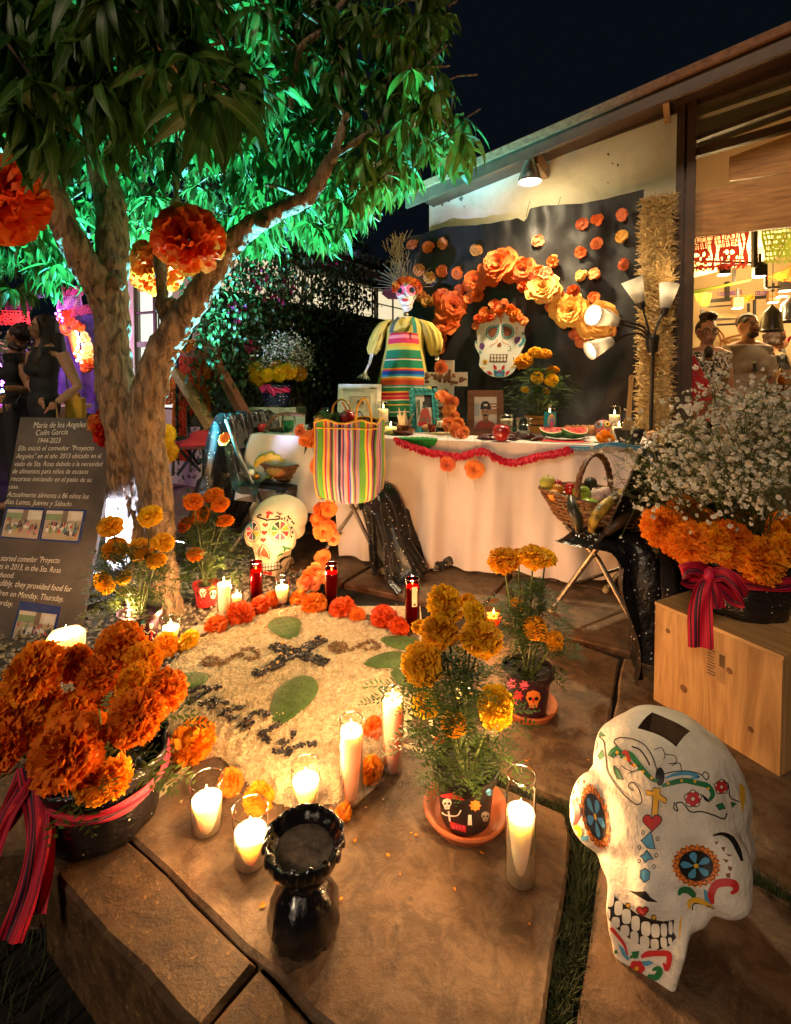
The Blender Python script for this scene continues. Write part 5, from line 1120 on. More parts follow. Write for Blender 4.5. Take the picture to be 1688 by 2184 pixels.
# skull under the left chair
sk2,mb=skull('papier_mache_skull','cream papier-mache skull with wheel eyes and red hearts beside the banana basket chair',V((-.69,3.02,.022)),rad(-20),0,1.07,-.02,.95)
body2=blob(mb,.0075,'head',pm('cream papier-mache',(.74,.62,.44),(.64,.50,.33),3.5,.5,.2,20),None,6,.5,lumpy(.003));body2.parent=sk2
X6=lambda a,b:(511+a*.0879,1071.5+b*.0879)
pt=Paint([body2],camcast,.0015);pt.ls=1.5
def wheel(cx,cy,rx,ry,cols,k=1):
    n=len(cols);pt.line([X6(cx+rx*1.22*(1+.02*math.sin(20*a))*math.cos(a),cy+ry*1.22*(1+.02*math.sin(20*a))*math.sin(a))for a in[i*.1 for i in range(64)]],.8,BK)
    for i,c in enumerate(cols):
        a0=i*6.283/n;pt.fill([X6(cx+.1*rx*math.cos(a0+3.14/n),cy+.1*ry*math.sin(a0+3.14/n))]+[X6(cx+rx*math.cos(a0+.08+(6.283/n-.16)*j/5),cy+ry*math.sin(a0+.08+(6.283/n-.16)*j/5))for j in range(6)],c,3)
wheel(320,700,150,215,[YE,GR,PU,RE_,PK,BL,BK,GY]);wheel(985,690,215,225,[RE_,PK,PU,OR,GR,BK,RE_,YE])
for a,b,s_ in((630,550,75),(605,735,75),(577,915,75),(685,1750,115)):pt.fill([X6(a+s_*16*math.sin(t)**3/16,b-s_*.85*(13*math.cos(t)-5*math.cos(2*t)-2*math.cos(3*t)-math.cos(4*t))/15)for t in[i*.27 for i in range(24)]],RE_,2.5)
def L6(L,w_,c=BK):pt.line([X6(*q)for q in L],w_,c)
L6([(735,215),(700,300),(670,390)],3.6,RE_);L6([(640,255),(730,255),(815,275)],[2.5,3,2.5],RE_);L6([(520,330),(510,295),(460,320),(440,355),(560,395),(650,425),(660,460)],2);L6([(660,435),(780,420),(940,400),(985,370),(940,335),(870,350)],2)
pt.fill([X6(*q)for q in[(585,1070),(690,1220),(720,1350),(640,1330),(570,1310),(490,1310),(520,1200)]],BR,3);L6([(580,1010),(480,1200),(470,1310)],1.2);L6([(590,1010),(700,1180),(740,1330),(690,1380)],1.2)
for i in range(8):pt.fill([X6(*q)for q in circ(540-18*i,1030+32*i,14,6)],BR,2);pt.fill([X6(*q)for q in circ(640+20*i,1010+36*i,14,6)],RE_ if i%2 else BR,2)
pt.fill([X6(*q)for q in[(560,1490),(760,1480),(960,1430),(1050,1580),(1000,1620),(900,1650),(760,1680),(580,1665)]],BK,3)
for i in range(6):
    x=600+72*i
    for j in range(2):pt.fill([X6(x+dx-5*j,1530+j*88-i*6-(i>3)*8+dy)for dx,dy in((-30,-32),(28,-36),(30,32),(-28,36))],WH,3,1)
L6([(970,1470),(1020,1400),(1100,1345),(1200,1310),(1255,1245)],[4,4,3,2,1]);L6([(905,1330),(990,1265),(1080,1240),(1095,1150),(1150,1110),(1250,1130),(1330,1100),(1375,1000),(1380,910)],[1,3,3,3,3,2,2,2,1],GR);L6([(1040,1060),(1090,1090),(1100,1130)],[2,4,2],GR);L6([(150,1030),(205,1080),(230,1030)],[2,4,2],GR);L6([(205,1080),(235,1200),(300,1260),(355,1330)],[3,2,2,1])
L6([(1240,1390),(1180,1440),(1130,1560),(1115,1630),(1150,1620)],1);L6([(950,1720),(1010,1720),(1015,1790)],1)
for a,b in((1030,395),(1095,390),(1165,430),(1190,345),(1270,610),(1290,730),(1265,830),(1280,470),(1320,510)):pt.fill([X6(*q)for q in circ(a,b,24,7,32)],BK,2)
L6([(905,230),(1000,310)],1.6);pt.fill([X6(*q)for q in[(960,250),(1040,270),(1050,300),(980,280)]],RE_,2);pt.fill([X6(*q)for q in[(1140,330),(1240,380),(1280,410),(1220,420)]],BK,2);pt.fill([X6(*q)for q in circ(690,1860,45,8,30)],GR,2)
pt.done('paint',INK,body2)
# ---------------------------------------------------------------- pine box
p0,p1=G(1398,1490),G(1668,1655);ux=(p1-p0).normalized();uy=V((-ux.y,ux.x,0));Lb=(p1-p0).length
if uy.x<0:uy=-uy
bx=thing('pine_box','upturned pine box with a shipping label, carrying the right bucket','box',(p0+p1)/2,math.atan2(ux.y,ux.x))
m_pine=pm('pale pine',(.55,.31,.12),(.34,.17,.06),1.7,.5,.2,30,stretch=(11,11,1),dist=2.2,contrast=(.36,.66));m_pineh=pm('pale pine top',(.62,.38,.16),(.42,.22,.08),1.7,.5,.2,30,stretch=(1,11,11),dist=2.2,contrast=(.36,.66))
MB().box((0,0,.17),(Lb-.002,.02,.34)).build('front_board',m_pine,bx)
for g in(-1,1):MB().box((g*(Lb/2-.01),.205,.17),(.02,.388,.34)).build('side_board',m_pine,bx)
MB().box((0,.39,.17),(Lb-.042,.02,.336)).build('back_board',m_pine,bx)
for k in range(2):MB().box((0,.092+.205*k,.3465),(Lb+.004,.202,.012)).build('top_board',m_pineh,bx)
lbT=M.Translation((-.018,-.0105,.185));MB().add([(0,0,0),(.062,0,.0),(.062,0,.10),(0,0,.10)],[(0,1,2,3)],0,lbT).build('label',pm('brown sticker',(.40,.22,.09),None,20,.5),bx)
lm=MB()
for i in range(9):lm.add([(.006,0,.010+i*.0095),(.006+R.uniform(.012,.03),0,.010+i*.0095),(.03,0,.014+i*.0095),(.006,0,.014+i*.0095)],[(0,1,2,3)],0,M.Translation((-.018,-.0115,.185)))
for i in range(14):lm.box((.043+i*.0012,0,.07+.0*i),(.0006,.0002,.04),0,M.Translation((-.018,-.0113,.185)))
o=lm.build('print',flat('brown print',(.10,.05,.02)),bx);o['kind']='stuff'
kn=MB()
for x,z,r in((-.09,.10,.013),(.055,.235,.010),(.12,.09,.009),(-.15,.27,.008),(-.045,.30,.009)):kn.lathe([(0,0),(r,0),(r*.9,.0012),(0,.0014)],12,0,M.Translation((x,-.0100,z))@M.Rotation(1.5708,4,'X')@M.Scale(1,4))
kn.build('knot',pm('pine knot',(.20,.085,.03),(.12,.05,.02),60,.6),bx)
# ---------------------------------------------------------------- chalkboard
TL,TR,BR_=at(44,890,2.56),at(256,893,2.62),G(170,1347);ubx=(TR-TL).normalized();nrm=ubx.cross(BR_-TR).normalized()
if nrm.y>0:nrm=-nrm
BL_=G(-86,1398);BL_=BL_-nrm*(BL_-TL).dot(nrm)
def onboard(px,py):r=ray(px,py);o=V((0,0,H));return o+r*((TL-o).dot(nrm)/r.dot(nrm))
bd=thing('chalkboard','leaning slate chalkboard written in white with three glitter framed photographs','chalkboard',G(20,1380))
mb=MB();vs=[TL,TR,BR_,BL_];vs=vs+[v-nrm*.035 for v in vs];mb.add(vs,[(0,3,2,1),(4,5,6,7),(0,1,5,4),(1,2,6,5),(2,3,7,6),(3,0,4,7)])
wpart(mb,'board',pm('chalky slate',(.115,.095,.085),(.06,.05,.046),5,.75,.2,40),bd)
mb=MB();mb.bar(TL.lerp(TR,.5)-nrm*.05,V((-1.55,3.0,0)),.03,.03);wpart(mb,'prop',m_oak,bd)
m_chalk=pm('chalk',(.86,.80,.72),(.60,.54,.48),90,.9,contrast=(.25,.5))
C1=lambda a,b:(a*.293,865.4+b*.293)
uz_=nrm.cross(ubx)
if uz_.z<0:uz_=-uz_
def chalk(s,a,b,h,sh=.15):
    A_,B_=onboard(*C1(*a))+nrm*.0015,onboard(*C1(*b))+nrm*.0015;d=(B_-A_);Ln=d.length;d.normalize();up=nrm.cross(d)
    if up.z<0:up=-up
    hh=(onboard(*C1(a[0]+20,a[1]))-onboard(*C1(a[0]+20,a[1]-h))).length
    X=M(((d.x,-nrm.x,up.x,A_.x),(d.y,-nrm.y,up.y,A_.y),(d.z,-nrm.z,up.z,A_.z),(0,0,0,1)));X=world(bd).inverted()@X
    text(s,'lettering',X,hh,m_chalk,bd,Ln,sh,0,off=-.006)
for s,a,b,h in(('María de los Angeles',(245,163),(627,156),44),('Colín García',(262,216),(495,208),40),('1944-2023',(277,272),(440,271),38),('Ella inició el comedor "Proyecto',(135,327),(685,324),36),('Angeles" en el año 2013 ubicado en el',(118,384),(738,381),36),('vado de Sta. Rosa debido a la necesidad',(107,440),(747,440),36),('de alimentos para niños de escasos',(92,493),(642,496),36),('recursos iniciando en el patio de su',(80,547),(667,556),36),('casa.',(66,602),(137,603),30),('Actualmente alimenta a 86 niños los',(52,662),(645,678),38),('días Lunes, Jueves y Sábado',(35,714),(520,733),38),
   ('She started comedor "Proyecto',(-62,1126),(435,1146),42),('Angeles in 2013, in the Sta. Rosa',(-112,1178),(440,1217),42),('neighborhood.',(-158,1240),(102,1254),40),('Incredibly, they provided food for',(-92,1300),(520,1356),44),('children on Monday, Thursday,',(-84,1372),(460,1426),42),('and Saturday.',(-150,1432),(92,1462),40)):chalk(s,a,b,h)
m_glit=pm('blue glitter',(.010,.05,.30),(.004,.02,.16),300,.25,.6,500,spec=.8)
m_pa=[flat('print '+str(i),c)for i,c in enumerate([(.46,.36,.24),(.62,.56,.46),(.20,.14,.09),(.05,.04,.04),(.55,.10,.10),(.70,.66,.60),(.10,.22,.30),(.55,.38,.10),(.60,.22,.28),(.22,.30,.14)])]
def photo(quadpx,inner,seed,nm='photo'):
    r_=random.Random(seed)
    Q=[onboard(*C1(*p))+nrm*.002 for p in quadpx];mb=MB();mb.add(Q+[q-nrm*.0018 for q in Q],[(0,1,2,3),(0,4,5,1),(1,5,6,2),(2,6,7,3),(3,7,4,0)])
    f=wpart(mb,'photo_frame',m_glit,bd);I=[onboard(*C1(*p))+nrm*.0032 for p in inner];mb=MB()
    def B(u,v,l=0):return(I[0].lerp(I[1],u)).lerp(I[3].lerp(I[2],u),v)+nrm*l*.0003
    def rect(u0,v0,u1,v1,c,l):mb.add([B(u0,v0,l),B(u1,v0,l),B(u1,v1,l),B(u0,v1,l)],[(0,1,2,3)],c)
    rect(0,0,1,1,0,0);rect(0,0,1,.34,1,1);rect(.0,.12,.5,.34,9,2);rect(.45,.0,.6,.4,2,3);rect(.7,.05,.98,.3,5,3)
    mb.add([B(.18,.5,4),B(.7,.46,4),B(.8,.62,4),B(.3,.72,4)],[(0,1,2,3)],5)
    for k in range(34):
        u,v=r_.uniform(.06,.94),.36+.45*r_.random()**.8;s_=.025+.05*(v-.3);c=r_.choice([4,6,7,8,5,3,2,9]);n=8
        mb.add([B(u+s_*math.cos(a),min(.985,v+s_*1.9*math.sin(a)),5+k*.1)for a in[6.283*i/n for i in range(n)]],[tuple(range(n))],c)
        mb.add([B(u+s_*.45*math.cos(a),v-s_*2.2+s_*.8*math.sin(a),5.05+k*.1)for a in[6.283*i/n for i in range(n)]],[tuple(range(n))],3)
    mb.v=[tuple(world(f).inverted()@V(p))for p in mb.v];mb.build('print',m_pa,f)
photo([(48,738),(325,742),(282,978),(3,962)],[(62,752),(318,764),(274,970),(12,950)],1);photo([(338,752),(632,758),(582,1003),(292,980)],[(345,762),(612,770),(568,985),(306,968)],2);photo([(150,1420),(447,1462),(375,1790),(62,1760)],[(150,1488),(417,1520),(362,1752),(84,1720)],3)
t=thing('paper_flower_posy','bunch of red and peach paper flowers on the top right corner of the chalkboard','paper flower',onboard(231,912)+nrm*.05)
for x,y,s_,mm in((238,893,27,m_redt),(218,906,24,m_crep),(232,928,27,m_redt)):
    for k in range(34):
        d=fib(34,-.3)[k];T=world(t).inverted()@M.Translation(onboard(x,y)+nrm*.03)@nrm.to_track_quat('Z','Y').to_matrix().to_4x4()@d.to_track_quat('X','Z').to_matrix().to_4x4()@M.Rotation(R.uniform(-1,1),4,'X')@M.Scale(s_*2.6/FP*R.uniform(.85,1.1),4)
        link('petal',PM2[mm.name][k%4],t).matrix_basis=T
mb=MB();nop=petal(2,2,.5,.5,.1,3)
for k in range(34):
    x,y=R.choice(((300,1750),(520,1720),(700,1760),(900,1700),(820,1760),(1000,1850),(640,1880),(1100,1600),(1250,1650)));p=G(x+R.gauss(0,90),y+R.gauss(0,70),.003)
    mb.grid(nop,0,X=M.Translation(p)@Euler((R.uniform(-.3,.3),R.uniform(-.2,.2),R.uniform(0,6))).to_matrix().to_4x4()@M.Scale(R.uniform(.004,.013),4))
tag(mb.build('fallen_petals',m_mari),kind='stuff')
# ================================================================ THE ALTAR
TLc=V((-.95,3.38,0));EX=V((.967,-.253,0));EY=V((.253,.967,0));RZT=math.atan2(EX.y,EX.x);TLEN,TDEP=2.46,.70
def TP(a,b,z=TZ):return TLc+EX*a+EY*b+V((0,0,z))
def front(px,d=0):                                     # point of the table's front edge seen at px
    r=ray(px,950);k=r.x/r.y;p=TLc-EY*d;a=(k*p.y-p.x)/(EX.x-k*EX.y);return p+EX*a,a
tb=thing('altar_table','long folding table carrying the altar under the white cloth','table',TP(TLEN/2,TDEP/2,0),RZT)
MB().box((0,0,.735),(TLEN-.02,TDEP-.02,.03)).build('tabletop',m_oak,tb)
m_steel=pm('grey steel tube',(.32,.27,.22),(.20,.16,.13),20,.35,.1,metal=.8)
for sx in(-1,1):
    for sy in(-1,1):MB().tube([(sx*1.08,sy*.27,0),(sx*1.08,sy*.27,.72)],.014,8).build('leg',m_steel,tb,True)
m_cloth=pm('white tablecloth',(.70,.62,.60),(.62,.54,.52),3,.8,.12,260,backlit=.12)
cl=thing('tablecloth','white tablecloth hanging in soft folds from the altar table to the floor','tablecloth',TP(TLEN/2,0,0),RZT)
Wi=world(cl).inverted();N_=150;D_=22
path=[]                                               # around the left end, the front, the right end
for k in range(22):path.append((0,TDEP*(1-k/22),V((-1,0,0))))
for k in range(N_):path.append((TLEN*k/(N_-1),0,V((0,-1,0))))
for k in range(1,22):path.append((TLEN,TDEP*k/22,V((1,0,0))))
G_=[];s_=0
for i,(a,b,n_)in enumerate(path):
    row=[]
    s_=a+(-b if a==0 else b)
    cw=max(0,1-min(abs(i-22),abs(i-22-N_))/7)        # near a corner the cloth flares
    if abs(i-22)<7:nn=V((-1,-1,0)).normalized().lerp(n_,min(1,abs(i-22)/7))
    elif abs(i-21-N_)<7:nn=V((1,-1,0)).normalized().lerp(n_,min(1,abs(i-21-N_)/7))
    else:nn=n_
    zb=.02 if a>.62 else(.34+.07*math.sin(s_*9));zb+=max(0,(a-2.15))*.35 if b==0 else 0
    for j in range(D_+1):
        t=j/D_;z=TZ-(TZ-zb)*t;f=t**.8*(.030*math.sin(s_*17+1.2*math.sin(s_*5))+.022*math.sin(s_*31+2)+.03*NZ.noise((s_*3,t*1.5,4)))+t*(.035+.05*cw)+.004*math.sin(s_*60+t*4)
        p=V((a-TLEN/2,b,0))+nn*(.004+max(-.0,f+.012*t));row.append((p.x,p.y,z))
    G_.append(row)
mb=MB().grid(G_)
top=[[(TLEN*i/40-TLEN/2,TDEP*j/12,TZ+.0012*math.sin(i*1.3)*math.sin(j*1.1))for j in range(13)]for i in range(41)];mb.grid(top)
mb.build('cloth',m_cloth,cl,True)
# ---- backdrop
bk=thing('black_backdrop','black satin cloth hung in loose folds on the wall behind the altar','backdrop',AB(0,.9,1.5),RZA)
nx,nz=130,90;G_=[]
for i in range(nx+1):
    a=-.90+1.77*i/nx;row=[]
    for j in range(nz+1):
        t=j/nz;zt=2.345+.012*math.sin(a*9)+(.0 if a>.12 else-.045)-.05*max(0,1-abs(a-.08)/.05)*.8;z=zt-t*1.75
        u=(a-.2)*1.0-(1-t)*.55                        # folds fan down from the gathered top
        d=.022*math.sin(u*15+2*NZ.noise((a*2,z*2,1)))*(.35+t)+.018*NZ.noise((a*5,z*2.4,7))+.006*math.sin(a*40+6*z)*(t<.2)*(1-t*5)+.010*NZ.noise((a*14,z*7,2))
        row.append((a,-.035+d*.9,z-1.5))
    G_.append(row)
m_satin=pm('black satin',(.013,.010,.010),(.007,.006,.006),6,.5,.3,14,sheen=.15,spec=.4)
MB().grid(G_).build('cloth',m_satin,bk,True)
dc=MB()
for k in range(60):a=R.uniform(-.85,.8);z=.83+R.uniform(-.02,.012)
def onback(px,py,d=0):return onwall(px,py,.88-d)
def onbk(px,py):r=ray(px,py);return onwall(px,py,.885)
grp='tissue flowers scattered over the black backdrop'
TL_=['leftmost of the top row','second from left in the top row','third from left in the top row','alone in the top row, left of the lamp','right below the spot lamp','just above the yellow rose of the arch','behind the crown spikes of the skeleton','flattened, right of the spiked crown','folded, beside the left end of the arch','round, left of the peak of the arch','at the cheek of the skeleton','lower one, at the jaw of the skeleton','left of three in the top right row','middle of three in the top right row','top right corner, beside the straw','second down along the straw','upper of a leaning pair at the right','lower of a leaning pair at the right','lowest along the straw','left of a touching pair above the floor lamp','right of a touching pair above the floor lamp','lowest, between the arch and the lamp shades']
for i,(x,y)in enumerate(((885,525),(919,530),(950,521),(1020,535),(1150,516),(1183,559),(899,578),(921,593),(947,579),(981,584),(902,633),(916,644),(1244,480),(1276,471),(1330,461),(1328,507),(1274,521),(1242,540),(1330,566),(1243,590),(1270,587),(1269,637),(1181,530))[:22]):
    m_=(m_crep,m_creo,m_crep,m_crepy)[i%4];o=link('tissue_flower',BM[m_.name][i%4],None);p=onbk(x,y);put(o,p-BX*.035,(-BX+V((R.gauss(0,.4),0,R.gauss(0,.4)))),12.5*p.y/FP);tag(o,'small tissue flower on the black backdrop, '+TL_[i],'paper flower',grp)
ga=thing('flower_garland','arched garland of orange and yellow crepe roses pinned across the backdrop','garland',onbk(1100,640))
def gl(L,kind,m_):
    for x,y,r in L:
        p=onbk(x,y);s_=r*p.y/FP;o=link('rose' if kind=='r' else 'bud' if kind=='b' else 'pompom',R.choice(RM[m_.name]if kind=='r' else BM[m_.name]if kind=='b' else HM[m_fake.name]),ga)
        put(o,p-BX*(.03+s_*.35),-BX+V((R.gauss(0,.25),-.2,R.gauss(0,.25))),s_*1.02,ga)
gl([(1070,568,35),(1120,579,25),(976,654,27),(956,692,26),(952,640,20),(1017,603,21)],'r',m_creo);gl([(1164,618,33),(1222,665,33),(1280,688,37),(1196,660,22)],'r',m_crepy);gl([(1062,562,22),(1134,597,18)],'r',m_crep)
gl([(953,670,18),(988,622,13),(1005,638,11),(1035,576,11),(1045,600,12),(1090,597,12),(1104,570,14),(976,690,11),(947,723,11),(944,743,12),(926,742,10),(1030,615,10),(1058,603,10)],'b',m_creo);gl([(1167,588,15),(1179,656,12),(1195,634,13),(1163,589,12),(1233,692,12),(1230,714,12),(1244,729,13),(1249,665,13),(1209,690,12),(1295,668,12),(1305,706,12)],'b',m_crep)
gl([(1023,632,13),(1152,582,14),(1123,612,14),(1227,624,14),(1000,612,11)],'p',m_fake)
# ---- flat painted skull on the backdrop
fsk=thing('skull_cutout','flat white painted skull board crowned with orange flowers on the backdrop','skull board',onbk(1069,720)-BX*.075,RZA)
X7=lambda a,b:(989.0+a*.09766,618.1+b*.09766)
Of=world(fsk).inverted()
def fl(a,b):
    p=Of@onwall(*X7(a,b),.88-.075);return(p.x,p.z)
out=[(280,830),(285,1000),(300,1100),(255,1130),(250,1230),(300,1340),(350,1440),(345,1560),(335,1650),(400,1740),(500,1830),(620,1890),(780,1915),(930,1890),(1060,1810),(1150,1680),(1240,1540),(1235,1400),(1260,1330),(1320,1200),(1345,1080),(1310,930),(1340,750),(1250,600),(1100,480),(850,430),(600,470),(400,600)]
brd=MB().poly([fl(*p)for p in curve(out+[out[0]],3)[:-1]],.018).build('board',pm('white foam board',(.80,.76,.70),(.72,.67,.6),6,.6),fsk)
pt=Paint([brd],camcast,.0015);
def F7(L,c,st=4,lift=0):pt.fill([X7(*p)for p in L],c,st,lift)
def L7(L,w_,c,**k):pt.line([X7(*p)for p in L],w_,c,**k)
for pts,cx,cy in(([(735,815),(730,900),(700,980),(640,1035),(570,1010),(540,950),(555,880),(610,835)],645,925),([(870,795),(950,800),(1020,830),(1060,900),(1040,980),(960,1015),(895,990),(875,900)],965,905)):
    n=len(pts);big=[(cx+(a-cx)*1.22,cy+(b-cy)*1.22)for a,b in pts];c_=curve(big+[big[0]],2)
    F7([(cx+(a-cx)*1.10,cy+(b-cy)*1.10)for a,b in pts],TE)
    for a,b in c_[:-1]:F7(circ(a,b,36,8),TE,3);F7(circ(a,b,14,6),WH,2,1)
    F7(curve(pts+[pts[0]],3)[:-1],BR,3,1.6)
F7([(815,1140),(830,1220),(800,1255),(745,1250),(730,1215),(760,1170)],BR,3);F7([(575,1405),(970,1405),(945,1570),(570,1570)],BR,4)
for i in range(5):
    for j in range(2):x=622+i*70;F7([(x-28,1420+j*78-(j==0)*5),(x+28,1420+j*78-(j==0)*5),(x+28,1485+j*78),(x-28,1485+j*78)]if False else circ(x,1450+j*75,28,10,36),WH,2,1)
for L in([(650,1620),(725,1670),(730,1750),(660,1725)],[(895,1625),(905,1720),(825,1760),(835,1680)],[(500,1775),(590,1780),(640,1845),(560,1850)],[(1015,1745),(985,1830),(915,1865),(920,1800)]):F7(L,RE_,3)
F7([(650,1790),(680,1750),(740,1770),(785,1730),(830,1770),(890,1750),(910,1800),(880,1890),(790,1905),(690,1890)],TE,4);F7([(690,1800),(740,1800),(785,1770),(830,1800),(880,1800),(860,1880),(790,1895),(700,1880)],PU,4,.7);F7([(710,1840),(790,1810),(860,1840),(840,1890),(790,1900),(720,1885)],BL,3,1.4);F7(circ(785,1770,30,8),PK,3,1.8)
for L in([(340,1240),(370,1160),(430,1155),(470,1220),(440,1290),(390,1310)],[(1105,1130),(1130,1040),(1200,1020),(1250,1030),(1235,1110),(1150,1190)]):F7(L,PU,4)
L7([(300,1110),(275,1180),(280,1260),(330,1340),(400,1370)],[2,5,5,5,2],TE);L7([(1280,930),(1320,1010),(1310,1110),(1260,1180),(1200,1220)],[2,5,5,5,2],TE);F7(circ(470,1572,55,10),YE,4);F7(circ(470,1572,20,7),BK,2,1);L7([(345,1560),(345,1640),(400,1700),(460,1715)],[1,4,4,1],YE);L7([(1010,1705),(1080,1670),(1130,1640)],[1,4,3],YE);L7([(1230,1400),(1238,1470)],[2,4],YE)
L7([(740,1075),(735,1120),(680,1170),(620,1205),(570,1215)],1.4,OR);L7([(845,1075),(850,1120),(900,1160),(950,1185),(1000,1190)],1.4,OR);L7([(815,600),(822,730)],3.5,OR);L7([(750,600),(820,590),(885,600)],3.2,OR);L7([(300,930),(380,880),(470,780)],.8,YE);L7([(1130,740),(1180,790),(1200,830)],.8,YE)
for a,b in((1160,835),(1165,880),(1150,940)):F7(circ(a,b,16,7),RE_,2)
for a,b in((1015,1240),(1030,1285),(980,1325),(1018,1325),(1093,1485),(1095,1515)):F7(circ(a,b,14,7),BK,2)
pt.done('paint',INK,brd)
for a,b,r,k,m_ in((270,790,80,'b',m_crep),(330,640,110,'h',m_fake),(460,500,120,'r',m_creo),(560,600,100,'h',m_fake),(690,330,120,'r',m_creo),(680,470,90,'b',m_creo),(880,350,125,'r',m_crep),(790,500,80,'h',m_fake),(1020,440,120,'h',m_fake),(1130,520,110,'h',m_fake),(1200,600,100,'h',m_fake),(1310,680,90,'r',m_crep),(640,600,70,'b',m_crep),(1080,640,80,'h',m_fake),(420,650,80,'h',m_fake)):
    p=onwall(*X7(a,b),.80);o=link('crown_flower',R.choice(HM[m_.name]if k=='h' else RM[m_.name]if k=='r' else BM[m_.name]),fsk);put(o,p,-BX+V((R.gauss(0,.3),0,R.gauss(.1,.3))),r*.09766*p.y/FP*1.05,fsk)
# ---- straw bales stacked beside the backdrop
m_straw=pm('straw',(.52,.34,.12),(.32,.19,.06),30,.6,.3,60)
def straws(mb,c,ex,ey,ez,n,L=.09,Wi=M()):
    c=V(c)
    for k in range(n):
        u,v,q=R.uniform(-1,1),R.uniform(-1,1),R.random();f=R.choice((0,0,0,1,2));sg=R.choice((-1,1))
        if f==0:p=c+ex*u-ey*1+ez*v
        elif f==1:p=c+ex*sg-ey*R.uniform(-1,1)+ez*v
        else:p=c+ex*u-ey*R.uniform(-1,1)+ez*sg
        d=(ex.normalized()*R.gauss(0,1)-ey.normalized()*R.gauss(.25,.4)+ez.normalized()*R.gauss(0,.45)).normalized()*L*R.uniform(.4,1.2);w_=V((-d.z,.3*d.x,d.x)).normalized()*.0022
        a,b=Wi@(p-d*.5),Wi@(p+d*.5);w2=Wi.to_3x3()@w_;mb.add([a-w2,a+w2,b+w2,b-w2],[(0,1,2,3)])
for k,z0 in enumerate((.0,.39,.78,1.17,1.56,1.95)):
    hz_=.37 if k<5 else.31
    t=thing('straw_bale',('lowest','second','third','fourth','fifth','topmost')[k]+' straw bale from the ground of the stack right of the backdrop','straw bale',AB(.955,.82,z0),RZA,'straw bales in the stack by the post')
    mb=MB().box((0,0,hz_/2),(.165,.18,hz_-.03));mb.build('bale',m_straw,t)
    s2=MB();straws(s2,(0,0,hz_/2),V((.086,0,0)),V((0,.095,0)),V((0,0,hz_/2)),800,.08);o=s2.build('straw',m_straw,t);o['kind']='stuff'
    tw=MB()
    for q in(-.06,.06):tw.bar((q,-.096,.01),(q,-.096,hz_-.01),.004,.004,up=(0,1,0))
    o=tw.build('twine',flat('twine',(.45,.30,.12)),t);o['kind']='stuff'
t=thing('straw_sheaf','thin sheaf of straw rising behind the skeleton figure','straw',at(852,640,4.25));s2=MB()
for k in range(260):
    q=R.random();p=at(852+R.gauss(0,9)-6*q+14*max(0,q-.8)*5*.4,640-132*q,4.25)-t.location;d=V((R.gauss(.0,.03),R.gauss(0,.02),R.uniform(.03,.09)));s2.add([p-V((.002,0,0)),p+V((.002,0,0)),p+d+V((.002,0,0)),p+d-V((.002,0,0))],[(0,1,2,3)])
o=s2.build('straw',m_straw,t)
# ---- skeleton lady
CY=3.88
ct=thing('skeleton_figure','skeleton lady in a yellow blouse and striped apron with a spiked flower crown','skeleton figure',at(865,1020,CY));cW=world(ct).inverted()
def cp(x,y,d=0):return cW@at(x,y,CY+d)
m_bone=pm('bone',(.74,.67,.55),(.58,.50,.38),14,.5,.2)
k_=CY/FP
mb=MB();c=cp(868,622);mb.ell(c,(.082,.085,.088),24,16);mb.ell(cp(868,640,-.03),(.058,.05,.05),16,10);mb.ell(cp(869,654,-.035),(.042,.04,.035),14,8)
def cf(co):
    for g in(-1,1):co=dent(co,(c[0]+g*.034,c[1]-.085,c[2]-.005),(.03,.05,.03),(0,.026,0))
    return dent(co,(c[0],c[1]-.085,c[2]-.045),(.014,.04,.02),(0,.012,0))
hd_=blob(mb,.006,'head',m_bone,None,4,.5,cf);hd_.parent=ct
X8=lambda a,b:(741.8+a*.293,453.3+b*.293)
pt=Paint([hd_],camcast,.0015)
for cx,cy,rx in((378,560,42),(468,560,44)):
    pt.fill([X8(cx+rx*(1+.1*math.cos(7*q))*math.cos(q),cy+45*(1+.1*math.cos(7*q))*math.sin(q))for q in[i*.25 for i in range(25)]],PK,2.5);pt.fill([X8(*q)for q in circ(cx,cy+6,22,9)],BK,2,1)
    for j in range(5):pt.line([X8(cx+18+j*6,cy-12-j*5),X8(cx+42+j*7,cy-22-j*7)],.7,BK)
pt.fill([X8(*q)for q in[(385,635),(410,622),(430,628),(448,632),(430,648),(408,650)]],RE_,2);pt.fill([X8(*q)for q in[(412,585),(424,585),(428,602),(418,604),(408,602)]],BK,2);pt.fill([X8(*q)for q in[(410,495),(440,495),(425,520)]],RE_,2)
pt.line([X8(395,672),X8(430,678),X8(465,668)],.8,BK);pt.line([X8(400,684),X8(450,684)],.8,BK);pt.line([X8(500,600),X8(480,620),X8(490,640)],1.6,GR)
pt.done('paint',INK,hd_)
cr_=MB()
for i in range(17):
    a=math.pi*(1.02+i/16*.96);q=V((.088*math.cos(a),-.03,-.088*math.sin(a)*.72+.010));o=link('crown_flower',HM[m_fake.name][i%3],ct);o.matrix_basis=M.Translation(V(c)+q+V((0,R.uniform(-.03,.0),0)))@Euler((R.uniform(.8,1.6),R.uniform(-.4,.4),R.uniform(0,6))).to_matrix().to_4x4()@M.Scale(.030,4)
m_spike=pm('cane spike',(.13,.085,.06),None,10,.5)
for k in range(25):
    x=150+k*17;ang=math.pi*(1.0-(k+.5)/25)*1.06;L=(.155 if k%2 else.125)*(1.15 if k<8 else 1);ca,sa=math.cos(ang),math.sin(ang)
    MB().tube([V(c)+V((.075*ca,.0,.03+.07*sa)),V(c)+V(((.075+L)*ca,.02,.03+(.07+L)*sa))],[.0042,.0022],5).build('crown_spike',m_spike,ct)
